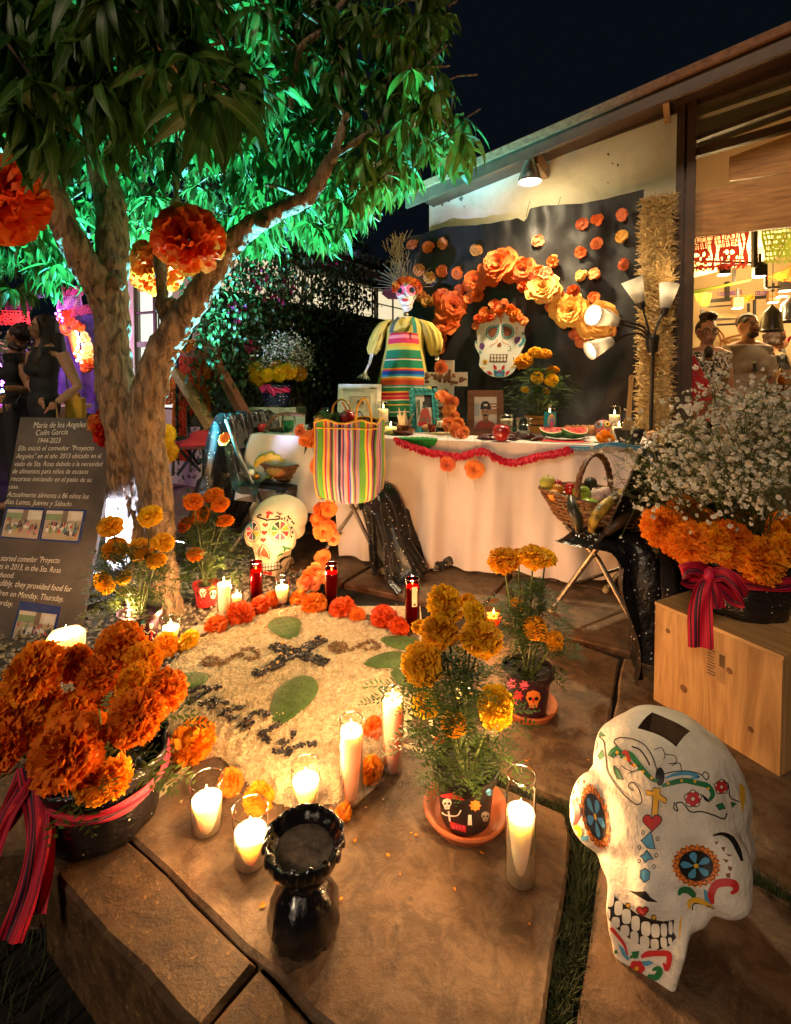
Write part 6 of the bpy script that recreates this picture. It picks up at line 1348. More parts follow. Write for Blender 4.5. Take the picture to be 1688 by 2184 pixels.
MB().poly([(c[0]-.19,c[2]-.01),(c[0]-.15,c[2]+.045),(c[0]-.05,c[2]+.03),(c[0]-.05,c[2]-.05),(c[0]-.14,c[2]-.05)],.01,M.Translation((0,c[1]+.03,0))).build('crown_wing',flat('maroon felt',(.10,.012,.02)),ct)
mb=MB()
for k in range(4):p=cp(866,664+k*6.5);mb.lathe([(.013,-.009),(.020,-.004),(.020,.004),(.013,.009)],10,0,M.Translation(p))
for k in range(3):mb.tube([cp(846,679+k*5,-.03),cp(862,676+k*5,-.045),cp(880,680+k*5,-.03)],.006,6)
o=mb.build('neck_bones',m_bone,ct,True);o['kind']='stuff'
m_blouse=pm('yellow blouse',(.70,.55,.13),(.58,.42,.07),5,.8,.6,16,stretch=(5,5,.7),backlit=.2)
def loft(rows,n=28,wob=0,fr=9,ph=0):                # rows: centre, half width, half depth
    return[[(c_[0]+a_*math.cos(6.2832*j/n)*(1+wob*i/len(rows)*math.sin(fr*6.2832*j/n+ph)),c_[1]+b_*math.sin(6.2832*j/n)*(1+wob*i/len(rows)*math.sin(fr*6.2832*j/n+ph)),c_[2]+.012*NZ.noise((j*.5,i*.9,ph)))for j in range(n)]for i,(c_,a_,b_)in enumerate(rows)]
B_=[(cp(868,676),.035,.035),(cp(868,684),.11,.06),(cp(866,700),.145,.075),(cp(864,740),.14,.085),(cp(862,790),.17,.10),(cp(862,832),.20,.11)]
MB().grid(loft(B_,40,.09,11),0,False,True).build('blouse',m_blouse,ct,True)
for side,rows in(('l',[((832,682),.022),((817,690),.036),((809,706),.044),((802,726),.050),((797,744),.046),((794,755),.026)]),('r',[((896,682),.022),((910,690),.045),((921,708),.062),((927,730),.060),((928,750),.045),((925,758),.018)])):
    MB().grid(loft([(cp(*q,-.02),r,r*.8)for q,r in rows],40,.30,9,1),0,False,True).build('sleeve',m_blouse,ct,True)
SER=[(0,(.03,.22,.12)),(.05,(.65,.62,.5)),(.06,(.03,.25,.14)),(.13,(.65,.45,.08)),(.145,(.03,.25,.14)),(.19,(.7,.66,.55)),(.20,(.55,.04,.06)),(.235,(.7,.30,.25)),(.25,(.45,.02,.04)),(.285,(.75,.5,.1)),(.30,(.03,.24,.12)),(.345,(.75,.7,.6)),(.355,(.02,.30,.30)),(.375,(.55,.10,.04)),(.43,(.75,.25,.03)),(.455,(.75,.5,.08)),(.465,(.75,.7,.6)),(.475,(.04,.35,.55)),(.50,(.02,.10,.40)),(.545,(.65,.05,.06)),(.56,(.70,.35,.05)),(.575,(.02,.28,.16)),(.67,(.75,.72,.6)),(.68,(.55,.03,.06)),(.69,(.03,.26,.14)),(.79,(.60,.55,.12)),(.83,(.72,.45,.06)),(.87,(.62,.05,.12)),(.93,(.75,.30,.30)),(.97,(.5,.03,.06))]
m_ser=stripes('serape stripes',SER,rough=.8);P=[];vals=[]
for i in range(41):
    t=i/40;y=888-t*180;hw=.118-.058*t**.85*1.0+.0;hw=float(np.interp(t,[0,.32,.75,1],[.165,.182,.128,.104]));n=18;row=[]
    for j in range(n+1):
        s_=-1+2*j/n;p=cp(860+2*t,y,-.125);row.append((p[0]+hw*s_,p[1]+.06*s_*s_+.012*math.sin(s_*8+1)*(1-t)-.02*(1-t),p[2]+.012*s_*s_*0-.006*abs(s_)))
        vals.append(t)
    P.append(row)
attr_from(MB().grid(P).build('apron',m_ser,ct,True),vals)
for g in(-1,1):attr_from(ribbon('apron_strap',ct,None,[at(860+g*26,710,CY-.13),at(862+g*22,690,CY-.11),at(866+g*14,676,CY-.03)],.028,mat=flat('green strap',(.03,.20,.12))if g>0 else flat('dark strap',(.05,.08,.10)),frame=(1,0,0)),[0]*(13*9),'q')
mb=MB()
for q in(((793,752),(787,778),.008),((797,752),(790,778),.006)):mb.tube([cp(*q[0]),cp(*q[1])],[q[2],q[2]*.8],6)
mb.tube([cp(788,776),cp(778,797)],.010,6)
for k in range(5):mb.tube([cp(780,795,.0),cp(768+k*4.2,802+k*.8,-.01),cp(763+k*6.5,806+k*1.2,-.015)],[.006,.005,.003],6)
for q in(((930,728),(931,768),.011),((934,728),(935,768),.008)):mb.tube([cp(*q[0]),cp(*q[1])],q[2],6)
o=mb.build('arm_bones',m_bone,ct,True);o['kind']='stuff'
MB().tube([cp(865,680,.02),(0,0,0)],.014,8).build('stand_pole',m_steel,ct,True)
# ---- things on the table
def on(px,py):return gnd(px,py,TZ)
def at_t(px,Y):r=ray(px,900);return V((r.x/r.y*Y,Y,TZ))
def frame(label,px0,px1,ytop,Y,bw,mat,lean=.18,rz=0,dep=.022,scal=False):
    w_=(px1-px0)*Y/FP;h_=TZ and((H-TZ)-(ytop-800)*Y/FP)/math.cos(lean);t=thing('picture_frame',label,'picture frame',at_t((px0+px1)/2,Y),rz,'picture frames on the altar')
    T=M.Rotation(-lean,4,'X')
    for g in(-1,1):MB().box((g*(w_/2-bw/2),0,h_/2),(bw,dep,h_-.001),0,T).build('frame_side',mat,t)
    for z in(bw/2,h_-bw/2):MB().box((0,0,z),(w_-2*bw-.001,dep,bw),0,T).build('frame_rail',mat,t)
    MB().box((0,dep*.35,h_/2),(w_-.004,.004,h_-.004),0,T).build('backing',m_br,t)
    if scal:
        sc_=MB()
        for i in range(9):
            for g in(-1,1):sc_.lathe([(0,0),(.013,.0),(.012,.004),(.005,.005),(0,.003)],9,0,T@M.Translation((g*(w_/2-.006),-dep*.5,h_*(i+.5)/9))@M.Rotation(1.571,4,'X'));
        for i in range(6):
            for z in(.004,h_-.004):sc_.lathe([(0,0),(.013,.0),(.012,.004),(.005,.005),(0,.003)],9,0,T@M.Translation((w_*(i+.5)/6-w_/2,-dep*.5,z))@M.Rotation(1.571,4,'X'))
        o=sc_.build('scroll_trim',mat,t,True);o['kind']='stuff'
    MB().bar((0,.03,h_*.6),(0,.03+h_*.35,.0),.03,.004).build('easel_back',mat,t)
    def pic(u,v,l=0):return T@V((-w_/2+bw+(w_-2*bw)*u,-dep*.22-.0006*l,bw+(h_-2*bw)*(1-v)))
    return t,pic
def art(name,t,mats,shapes,pic):
    for i,(pts,m_)in enumerate(shapes):
        pass
    mb=MB()
    for l,(pts,mi)in enumerate(shapes):mb.add([pic(u,v,l*.15)for u,v in pts],[tuple(range(len(pts)))],mi)
    return mb.build(name,mats,t)
E_=lambda cx,cy,rx,ry,n=16:[(cx+rx*math.cos(6.283*i/n),cy+ry*math.sin(6.283*i/n))for i in range(n)]
RC=lambda a,b,c,d:[(a,b),(c,b),(c,d),(a,d)]
sep=[flat('sepia '+str(i),c)for i,c in enumerate([(.74,.68,.58),(.55,.44,.32),(.40,.29,.19),(.10,.055,.03),(.70,.60,.48),(.32,.20,.13)])]
m_wf=pm('white frame',(.80,.76,.68),None,10,.4)
t,pic=frame('white framed sepia photograph of a woman in a pale dress behind the striped bag',718,812,820,3.70,.030,m_wf,.16,rad(-8))
art('picture',t,sep,[(RC(0,0,1,1),0),(RC(.22,.22,.82,.92),5),(RC(.24,.24,.80,.90),1),(RC(.24,.66,.80,.90),4),(E_(.53,.40,.10,.09),3),(E_(.53,.45,.06,.07),2),([(.42,.56),(.64,.56),(.68,.74),(.62,.90),(.42,.90),(.40,.74)],0),(E_(.39,.60,.07,.07),4),(E_(.67,.58,.07,.06),4),(RC(.70,.40,.73,.62),2)],pic)
m_tf=pm('teal carved frame',(.03,.30,.31),(.015,.17,.18),40,.4,.4)
t,pic=frame('teal carved frame tilted beside the seed cross',877,938,832,3.50,.038,m_tf,.22,rad(14),.024,True)
col_p=[flat('colour print '+str(i),c)for i,c in enumerate([(.55,.50,.44),(.10,.16,.10),(.40,.06,.04),(.20,.10,.055),(.02,.018,.02),(.34,.36,.40),(.70,.66,.6),(.45,.02,.025),(.30,.16,.09)])]
art('picture',t,col_p,[(RC(0,0,1,1),0),(RC(.55,0,1,.4),4),(RC(.0,.05,.35,.55),6),([(.1,.2),(.3,.1),(.28,.6),(.12,.7)],1),([(.35,.45),(.75,.42),(.9,.75),(.8,1),(.2,1),(.15,.8)],2),(E_(.56,.33,.13,.13),3),(E_(.56,.27,.13,.08),4),([(.2,.75),(.5,.7),(.55,.85),(.3,.95)],3),(RC(.1,.85,.6,1),7)],pic)
m_bf=pm('walnut frame',(.17,.070,.032),(.10,.04,.018),4,.4,.15,stretch=(1,1,12))
t,pic=frame('wide walnut frame with a colour photograph of a moustached man in a cap',998,1074,833,3.30,.042,m_bf,.15,rad(-6))
art('picture',t,col_p,[(RC(0,0,1,1),0),(RC(.62,.2,1,.55),8),(RC(.0,.2,.25,.6),5),(RC(.66,.25,.98,.28),6),(RC(.66,.34,.98,.37),6),([(.05,.92),(.2,.78),(.4,.72),(.62,.72),(.85,.80),(1,.95),(1,1),(0,1)],2),([(.4,.62),(.62,.62),(.64,.80),(.38,.80)],3),(E_(.50,.48,.19,.22),8),([(.27,.38),(.30,.22),(.42,.14),(.60,.14),(.72,.24),(.76,.38),(.60,.33),(.4,.33)],4),([(.28,.36),(.5,.32),(.74,.36),(.70,.41),(.5,.37),(.31,.41)],4),([(.42,.23),(.60,.23),(.58,.29),(.44,.29)],6),(E_(.50,.575,.10,.035),4),(E_(.42,.46,.03,.02),4),(E_(.58,.46,.03,.02),4)]+[(RC(.0,.82+.05*i,1,.83+.05*i),4)for i in range(4)],pic)
t=thing('name_card','little black name card before the walnut frame','card',on(1036,929),rad(-6));MB().box((0,0,.014),(.085,.004,.026)).build('card',flat('black card',(.015,.014,.013)),t);text('Javier G','lettering',M.Translation((-.034,-.0025,.008)),.013,m_chalk,t,.066,.3)
# cross covered in seeds
t=thing('seed_cross','white edged cross inlaid with brown seed pods behind the frames','cross',at_t(951,3.60),rad(-10))
MB().box((0,0,.245),(.115,.04,.49)).build('upright',m_wf,t);
for g in(-1,1):MB().box((g*.1035,0,.36),(.092,.04,.098)).build('arm',m_wf,t)
pod=MB().ell((0,0,0),(.018,.006,.012),9,6).mesh('seed_pod',pm('brown pod',(.20,.095,.04),(.09,.035,.015),30,.5,.4,rnd=.3))
for k in range(60):
    if k<34:x,z=R.uniform(-.042,.042),R.uniform(.03,.475)
    else:x,z=R.uniform(-.14,.14),R.uniform(.325,.395)
    o=link('seed_pod',pod,t);o.location=(x,-.022,z);o.rotation_euler=(0,R.uniform(0,6),0)
def turn(name,label,cat,loc,prof,mat,n=24,group=None,fn=None,part_name='body'):
    t=thing(name,label,cat,loc,0,group);MB().lathe(prof,n,0,None,fn).build(part_name,mat,t,True);return t
m_brass=pm('tarnished metal',(.20,.15,.10),(.08,.06,.04),14,.3,.2,metal=.9)
stp=[(0,.0),(.05,0),(.05,.01),(.02,.03),(.018,.14),(.033,.16),(.040,.19),(.033,.22),(.018,.235),(.03,.262),(.064,.272),(.066,.277),(.05,.275),(.0,.268)]
turn('candle_stand','dark metal candle stand rising behind the walnut frame','candle stand',at_t(1032,3.52),stp,m_brass,group='metal candle stands on the altar');turn('candle_stand','dark metal candle stand under the hand of the skeleton figure','candle stand',at_t(799,3.78)+V((0,0,.02)),stp,m_brass,group='metal candle stands on the altar')
m_clear=glass('clear tumbler',(.93,.94,.92),.2)
def tumbler(label,px,Y,r,h,liquid=None,lv=.8,prof=None,name='glass',gl=m_clear):
    t=thing(name,label,'glass',at_t(px,Y),0,'glasses on the altar');p=prof or[(r*.7,0),(r*.72,.004),(r*.88,h*.5),(r,h)]
    MB().lathe([(0,0)]+p+[(a*.93,max(b,.007))for a,b in p[::-1]]+[(0,.007)],24).build('tumbler',gl,t,True);MB().tube([(r*.97*math.cos(a),r*.97*math.sin(a),h)for a in[i*.2618 for i in range(25)]],.0014,5,cap=False).build('rim',glass('glass rim',(.9,.85,.75),.5,.08),t,True)
    if liquid is not None:MB().lathe([(0,.009),(r*.62,.009),(r*.60+(r*.34)*lv,h*lv),(0,h*lv)],24).build('liquid',liquid,t,True)
    return t
m_horch=pm('milky drink',(.68,.54,.36),None,10,.4);m_punch=pm('red drink',(.45,.04,.02),None,10,.2);m_green=pm('green jelly',(.02,.30,.10),(.01,.18,.05),30,.2);m_wat=glass('water',(.9,.93,.95),.3)
tumbler('tall glass of milky drink right of the walnut frame',1081,3.28,.046,.135,m_horch);tumbler('clear ribbed glass of water before the potted marigold',1117,3.14,.048,.125,m_wat,.7,[(.026,0),(.030,.01),(.044,.05),(.040,.08),(.048,.125)]);tumbler('glass of red drink before the teal frame',922,3.42,.036,.10,m_punch,.6)
tumbler('round goblet holding green jelly at the left end of the altar',616,3.48,.046,.115,m_green,.7,[(.030,0),(.034,.01),(.05,.045),(.047,.08),(.044,.115)]);tumbler('small green tinted glass behind the ribbed water glass',1098,3.36,.03,.10,m_green,.4);tumbler('amber glass behind the pink skull',1281,3.24,.042,.085,pm('amber drink',(.62,.22,.05),None,9,.3),.7);tumbler('plain tall glass beside the white framed photograph',694,3.72,.029,.15,w_white,.45)
candle('white jar candle behind the striped bag handles',at_t(818,3.60),.040,.20,.75,w_white,e=.35);candle('low clear glass with a stub candle beside the napkin basket',at_t(834,3.38),.045,.075,.6,w_cream,e=.5,rim=False)
for lab,px,Y,r,h in(('tall jar candle with a printed paper label at the right of the altar',1311,3.28,.036,.19),('wide white printed glass beside the wooden spatula',1321,3.08,.046,.105)):
    t=candle(lab,at_t(px,Y),r,h,.7,w_white,e=.3);lb=MB().grid([[((r+.0006)*math.cos(a),(r+.0006)*math.sin(a),z)for z in(h*.12,h*.62)]for a in[rad(-150+i*10)for i in range(13)]]).build('sticker',flat('printed label',(.72,.64,.5)),t,True)
    mb=MB()
    for k in range(9):a=rad(-128+k*8);mb.grid([[((r+.0010)*math.cos(q),(r+.0010)*math.sin(q),z)for z in(h*(.2+.04*(k%3)),h*(.26+.05*(k%4)))]for q in(a,a+.08)])
    mb.build('print',m_br,lb)
# painted devotional candle: a plain robed figure
t=candle('tall glass candle printed with a robed figure in a blue cloak',at_t(1173,3.26),.040,.178,.8,w_white,e=.25);r=.0406
def wrap(pts,mat,l=0):
    vs,fs=tri2d(pts,.008);MB().add([((r+.0004*l)*math.sin(x/r),-(r+.0004*l)*math.cos(x/r),z)for x,z in vs],fs).build('print',mat,t,True)
wrap([(-.052,.012),(.052,.012),(.052,.158),(-.052,.158)],m_te);wrap([(.024*math.cos(a),.085+.062*math.sin(a))for a in[i*.3 for i in range(21)]],m_y,1);wrap([(-.018,.03),(.018,.03),(.022,.07),(.012,.125),(0,.135),(-.012,.125),(-.022,.07)],m_bl,2);wrap([(-.010,.03),(.010,.03),(.010,.09),(0,.11),(-.010,.09)],m_pk,3);wrap(circ(0,.12,.007,9),m_o,4)
# food
m_mel=pm('watermelon flesh',(.66,.09,.07),(.52,.05,.04),14,.4,.2);m_rind=pm('watermelon rind',(.06,.15,.025),(.015,.045,.010),3,.4,0,stretch=(10,10,1),dist=3)
pl=turn('plate','white plate under the watermelon wedges','plate',on(1204,937),[(0,.0),(.06,0),(.11,.012),(.112,.014),(.06,.004),(0,.004)],m_wf,32)
def wedge(label,p,rz,r):
    t=thing('watermelon_wedge',label,'watermelon',p,rz,'watermelon wedges on the plate');n,k=16,8;S=[];T0,T1=rad(203),rad(312);c0=r*.80
    for i in range(n+1):
        a=math.pi*i/n;q=r*math.sin(a);S.append([(r*math.cos(a),q*math.cos(T0+(T1-T0)*j/k),c0+q*math.sin(T0+(T1-T0)*j/k))for j in range(k+1)])
    MB().grid(S).build('rind',m_rind,t,True)
    for j in(0,k):
        MB().add([(x*.96,y*.96,c0+(z-c0)*.96)for x,y,z in(S[i][j]for i in range(n+1))],[tuple(range(n+1))]).build('flesh',m_mel,t);mb=MB();mb.grid([[S[i][j],(S[i][j][0]*.93,S[i][j][1]*.93,c0+(S[i][j][2]-c0)*.93+.0012)]for i in range(n+1)]);mb.build('white_rim',m_grna2,t)
    sd_=MB()
    for q in range(12):a=R.uniform(.4,2.7);rr=r*R.uniform(.3,.75)*math.sin(a);sd_.ell((r*.7*math.cos(a),rr*math.cos(T0),c0+rr*math.sin(T0)+.002),(.004,.003,.002),5,4)
    o=sd_.build('seed',m_k,t);o['kind']='stuff';return t
m_grna2=flat('pale rind',(.50,.52,.26))
wedge('left striped watermelon wedge with its red flesh turned up',on(1182,934)+V((0,.03,.0)),rad(-22),.080);wedge('right striped watermelon wedge leaning on the plate',on(1228,936)+V((0,.03,.0)),rad(14),.084)
m_bread=pm('sugared bread',(.52,.25,.09),(.34,.13,.04),10,.7,.3,60)
t=thing('bread_loaf','braided sugar dusted bread behind the watermelon','bread',at_t(1240,3.3));mb=MB()
for k in range(6):mb.ell((-.085+.034*k,.0,.035),(.028,.045,.035),12,8)
mb.build('loaf',m_bread,t,True)
t=thing('bread_loaf','round brown bread roll before the teal frame','bread',on(912,921));MB().ell((0,0,.026),(.062,.042,.028),18,10).build('loaf',m_bread,t,True)
t=thing('corn_husk','tamale in a pale folded corn husk lying across the altar edge','tamale',on(940,931));P=[[(x,.020*math.sin(s_)*(1-abs(x)/.13),.018+.014*math.cos(s_)*(1-abs(x)/.12)+.2*x*x)for s_ in[i*.5 for i in range(13)]]for x in[-.10+.02*i for i in range(12)]];MB().grid(P).build('husk',pm('corn husk',(.52,.40,.18),(.36,.26,.10),6,.7,.3,stretch=(1,20,20)),t,True)
t=turn('clay_dish','shallow brown clay dish right of the striped bag','dish',on(862,927),[(0,0),(.06,0),(.078,.03),(.080,.034),(.072,.032),(.055,.010),(0,.008)],pm('brown glazed clay',(.18,.045,.02),None,8,.25,coat=.5),30)
t=turn('clay_cup','two tone white and black clay cup','cup',on(948,922),[(0,0),(.034,0),(.042,.03),(.044,.036)],m_potblk,26,part_name='cup_base');MB().lathe([(.044,.036),(.049,.075),(.046,.075),(.038,.02),(0,.012)],26).build('cup',m_horch,t,True)
t=turn('apple','big dark red apple on the altar before the walnut frame','apple',on(1070,942),[(0,.008),(.02,.002),(.042,.018),(.055,.05),(.050,.082),(.032,.098),(.012,.094),(0,.086)],pm('dark red apple',(.36,.015,.018),(.20,.008,.010),9,.22,spec=.6,coat=.4),28);MB().tube([(0,0,.085),(.004,.0,.112)],.0018,6).build('stalk',m_br,t)
t=turn('tomato','red tomato at the left corner of the altar','tomato',on(561,921),[(0,.004),(.02,0),(.033,.02),(.034,.042),(.022,.056),(0,.052)],pm('tomato red',(.60,.02,.015),None,9,.2,spec=.6),24)
t=thing('dried_chilies','heap of dark dried chilies along the altar edge','chilies',on(1090,944));cm=[MB().grid([[(x,.013*math.sin(math.pi*(x+.05)/.1)*math.cos(a)*(1+.2*math.sin(a*3)),.011*math.sin(math.pi*(x+.05)/.1)*math.sin(a))for a in[i*.7 for i in range(9)]]for x in[-.05+.01*i for i in range(11)]]).mesh('chili',pm('dried chili',(.10,.016,.012),(.04,.008,.008),30,.35,.5))for _ in range(1)][0]
for k in range(22):o=link('chili',cm,t);p=on(R.uniform(1030,1150),R.uniform(931,941));o.location=p-t.location+V((0,0,.012+.008*(k%2)));o.rotation_euler=(R.uniform(0,6),R.uniform(-.2,.2),R.uniform(-.6,.6))
t=thing('pod_wreath','ring of dry brown pods at the left end of the altar','dry pods',on(596,920));mb=MB()
for k in range(5):mb.tube([(.075*math.cos(a)*(1+.1*math.sin(k+a)),.05*math.sin(a),.012+.008*math.sin(3*a+k))for a in[i*.4 for i in range(17)]],.006,6)
mb.build('pod',pm('dry pod',(.10,.045,.02),None,30,.5,.4),t,True)
t=thing('paper_card','small white card standing by the green goblet','card',at_t(640,3.75),rad(-5));MB().box((0,0,.05),(.075,.003,.10)).build('card',m_wf,t)
t=thing('napkin_basket','small woven basket with upright pointed napkins beside the teal frame','basket',at_t(862,3.45));mb=MB()
for k in range(7):mb.tube([((.042+.001*k)*math.cos(a),(.042+.001*k)*math.sin(a),.005+k*.008)for a in[i*.2618 for i in range(25)]],.0045,6,cap=False)
o=mb.build('weave',pm('cane weave',(.26,.11,.04),(.14,.055,.02),60,.6,.4),t,True);o['kind']='stuff'
for k in range(6):MB().add([(-.02,0,0),(.02,0,0),(.012,.006,.05),(0,0,.085+.02*(k%3)),(-.012,-.006,.05)],[(0,1,2,3,4)],0,M.Translation((R.uniform(-.022,.022),R.uniform(-.02,.02),.05))@M.Rotation(R.uniform(-.5,.5),4,'Y')@M.Rotation(R.uniform(-.6,.6),4,'Z')).build('napkin',m_horch,t)
m_knit=pm('green knit',(.03,.30,.05),(.015,.18,.03),120,.9,1,260)
t=thing('crochet_mat','bright green crochet mat drooping over the altar edge','crochet mat',front(890,.012)[0]+V((0,0,TZ)));P=[]
for i in range(25):
    s_=-1+2*i/24;hh=math.sqrt(max(0,1-s_*s_));row=[]
    for j in range(11):
        q=j/10;y=.10-.10*hh*q*2 if q<.5 else 0;z=.004 if q<.5 else-(q-.5)*2*.055*hh*1.1;row.append(tuple(EX*s_*.125+EY*((.09*(1-q*2)*hh)if q<.5 else-.006*(q-.5)*2)+V((0,0,z+.003+.002*math.sin(i*2+j)))))
    P.append(row)
MB().grid(P).build('knit',m_knit,t,True)
m_knr=stripes('melon doily',[(0,(.5,.03,.04)),(.62,(.03,.03,.03)),(.7,(.5,.03,.04)),(.78,(.70,.66,.55)),(.86,(.02,.16,.05))],rough=.9)
t=thing('crochet_doily','oval red crochet doily with white and green rim under the plate','doily',on(1200,941));P=[];vals=[]
for i in range(9):
    q=i/8
    for j in range(37):vals.append(q)
    P.append([tuple(EX*.205*q*math.cos(j*.17453)+EY*.095*q*math.sin(j*.17453)+V((0,0,.004-.003*q)))for j in range(37)])
attr_from(MB().grid(P).build('doily',m_knr,t,True),vals)
# little pink skull and neighbours
t=thing('pink_skull','small pink painted skull with big round eyes beside the mortar','skull',on(1286,934),rad(10));mb=MB();mb.ell((0,0,.068),(.050,.050,.045),20,14);mb.ell((0,-.012,.030),(.034,.036,.032),16,10)
b_=blob(mb,.005,'head',pm('pink glaze',(.66,.15,.14),None,8,.35),None,4);b_.parent=t;pt=Paint([b_],camcast,.001)
for x,c in((1277,TE),(1296,GR)):pt.fill(circ(x,904,8.5,12),c,2);pt.fill(circ(x,904,5.6,10),YE if c==GR else BR,2,1);pt.fill(circ(x,904,3,8),BK,2,2)
pt.line([(1276,921),(1280,918),(1284,922),(1288,918),(1293,921)],1.2,BK);pt.done('paint',INK,b_)
o=head(None,on(1291,945)+V((0,0,.03)),.047,m_mari,(0,-.6,.8),False,'altar_marigold');tag(o,'single marigold head before the small pink skull','flower')
t=turn('stone_mortar','black stone mortar holding a wooden spatula at the right of the altar','mortar',on(1342,947),[(0,.0),(.05,0),(.06,.02),(.080,.075),(.078,.085),(.066,.075),(.05,.03),(0,.022)],pm('black stone',(.030,.024,.02),None,40,.8,.6),26)
t=thing('wooden_spatula','pale wooden spatula standing upright in the black mortar','spatula',on(1342,947)+V((.0,.02,.03)));q=[(-.013,.12),(-.011,.30),(-.013,.345),(-.006,.360),(.006,.360),(.013,.345),(.011,.30),(.013,.12),(.030,.085),(.036,.04),(.030,.0),(-.030,.0),(-.036,.04),(-.030,.085)]
MB().poly(q,.007,M.Rotation(rad(3),4,'Y')).build('blade',pm('beech',(.58,.36,.15),(.46,.26,.1),5,.5,.1,stretch=(20,20,1)),t);MB().lathe([(0,0),(.004,0),(.004,.0008),(0,.0008)],10,0,M.Translation((.018,-.0006,.342))@M.Rotation(1.571,4,'X')).build('hole',m_k,t)
t=thing('salt_rock','lump of pink rock salt behind the gypsophila sprays','rock salt',on(1392,938));mb=MB();mb.add(ico,icf,0,M.Translation((0,0,.025))@M.Diagonal((.045,.035,.034,1)));mb.build('rock',pm('rock salt',(.55,.27,.14),None,20,.4),t)
# red fringe along the edge
fr=thing('tissue_fringe','red tissue fringe swagged along the front edge of the altar cloth','garland',front(1050,.06)[0]+V((0,0,.70)));mb=MB();pts=curve([(845,935),(893,953),(940,964),(984,968),(1030,957),(1077,979),(1112,978),(1146,968),(1185,962),(1217,953)],14);Wi=world(fr).inverted()
for i,(x,y)in enumerate(pts):
    for k in range(7):
        xx,yy=x+R.uniform(-4,4),y+R.uniform(-3,3);p,a=front(xx,.045);p=V((p.x,p.y,0));r_=ray(xx,yy);p=V((0,0,H))+r_*(p.y/r_.y);L=R.uniform(.025,.042);d=V((R.gauss(0,.35),-.25+R.gauss(0,.3),-1)).normalized()*L;w_=V((1,.2,0))*R.uniform(.005,.010);mb.add([Wi@(p-w_*.5),Wi@(p+w_*.5),Wi@(p+d*.6+w_),Wi@(p+d+V((0,-.006,0))),Wi@(p+d*.6-w_)],[(0,1,2,3,4)])
o=mb.build('tissue_strip',m_redt,fr);o['kind']='stuff'
# blue crochet border at the right
t=thing('crochet_border','blue crochet edging of a white runner at the right of the altar','crochet edging',front(1330,.03)[0]+V((0,0,TZ)));mb=MB();Wi=world(t).inverted();pts=curve([(1215,953),(1255,954),(1290,946),(1320,945),(1350,951),(1385,957),(1420,966),(1442,972)],10);prev=None
for i,(x,y)in enumerate(pts):
    p,a=front(x,.052);r_=ray(x,y);p=V((0,0,H))+r_*(p.y/r_.y)
    if prev is not None:mb.tube([Wi@prev,Wi@p],.005,5);mb.tube([Wi@p,Wi@(p-V((0,0.003,.020)))],.0035,4)
    prev=p
mb.build('edging',flat('turquoise yarn',(.03,.26,.46)),t,True)
def rosette(label,px,py,r,Y=None,d=(0,-1,.1),kind='r',m_=None,thread=True,group='peach paper flowers on threads'):
    if Y is None:p,a=front(px,.075);Y=p.y
    p=at(px,py,Y);t=thing('paper_flower',label,'paper flower',p,0,group);o=link('bloom',R.choice(RM[(m_ or m_crep).name]if kind=='r' else BM[(m_ or m_crep).name]),t);put(o,p,d,r*Y/FP,t)
    if thread:MB().tube([(0,0,r*Y/FP*.8),(.004,.01,.11),(0,.03,.20)],.0008,4).build('thread',m_k,t);MB().tube([(0,0,-r*Y/FP*.8),(.004,.0,-.12)],.0008,4).build('thread',m_k,t)
    return t
rosette('left of two peach paper flowers hanging down the tablecloth',955,990,15);rosette('right, larger of two peach paper flowers hanging down the tablecloth',1013,1001,19)
ch=thing('flower_string','string of peach paper flowers trailing from the seed cross over the altar edge','flower string',at(965,880,3.45))
for x,y,r,Y in((941,783,14,3.5),(945,846,15,3.44),(962,858,15,3.42),(958,875,14,3.4),(966,890,14,3.38),(958,905,15,3.34),(972,918,15,3.2),(984,930,14,3.14),(990,922,12,3.18),(978,902,13,3.3)):o=link('bloom',R.choice(RM[m_crep.name]),ch);put(o,at(x,y,Y),(R.gauss(0,.4),-1,R.gauss(.2,.3)),r*Y/FP,ch)
# ================================================================ CHAIRS, BAG, BASKETS
m_tul=dotted('black dotted tulle',(.010,.009,.010),(.85,.80,.72),44,.13,.90,.3);m_tulb=dotted('black foil cloth',(.010,.009,.010),(.85,.80,.72),44,.13,1,.3)
m_seat=pm('black vinyl',(.018,.015,.014),None,20,.45,.2)
def chair(label,foot_front,foot_rear,side,drape):
    f,r_=V(foot_front),V(foot_rear);fw=(f-r_).normalized();sd_=V((-fw.y,fw.x,0))*side;c=(f+r_)/2+sd_*.21
    t=thing('folding_chair',label,'folding chair',(c.x,c.y,0),math.atan2(fw.y,fw.x),'folding chairs draped in black')
    for y in(-.21,.21):
        MB().tube([(.24,y,.012),(.0,y,.37),(-.17,y,.64),(-.27,y,.86)],.0125,8).build('leg',m_steel,t,True);MB().tube([(-.25,y*.92,.012),(.0,y*.92,.33),(.17,y*.92,.435)],.0115,8).build('leg',m_steel,t,True)
        for p in((.24,y),(-.25,y*.92)):MB().tube([(p[0]+.006,p[1],0),(p[0]-.012,p[1],.035)],.017,8).build('foot_cap',pm('cream cap',(.40,.32,.20),None,9,.6),t,True)
        MB().ell((.0,y*1.04,.355),(.008,.006,.008),8,6).build('rivet',m_steel,t,True)
    for x,z,w_ in((.13,.17,.21),(-.13,.16,.19)):MB().tube([(x,-w_,z),(x,w_,z)],.009,8).build('stretcher',m_steel,t,True)
    MB().box((0,0,.445),(.40,.38,.022)).build('seat',m_seat,t);MB().box((-.225,0,.75),(.02,.40,.17),0,M.Translation((-.225,0,.75))@M.Rotation(rad(-24),4,'Y')@M.Translation((.225,0,-.75))).build('backrest',m_seat,t)
    return t
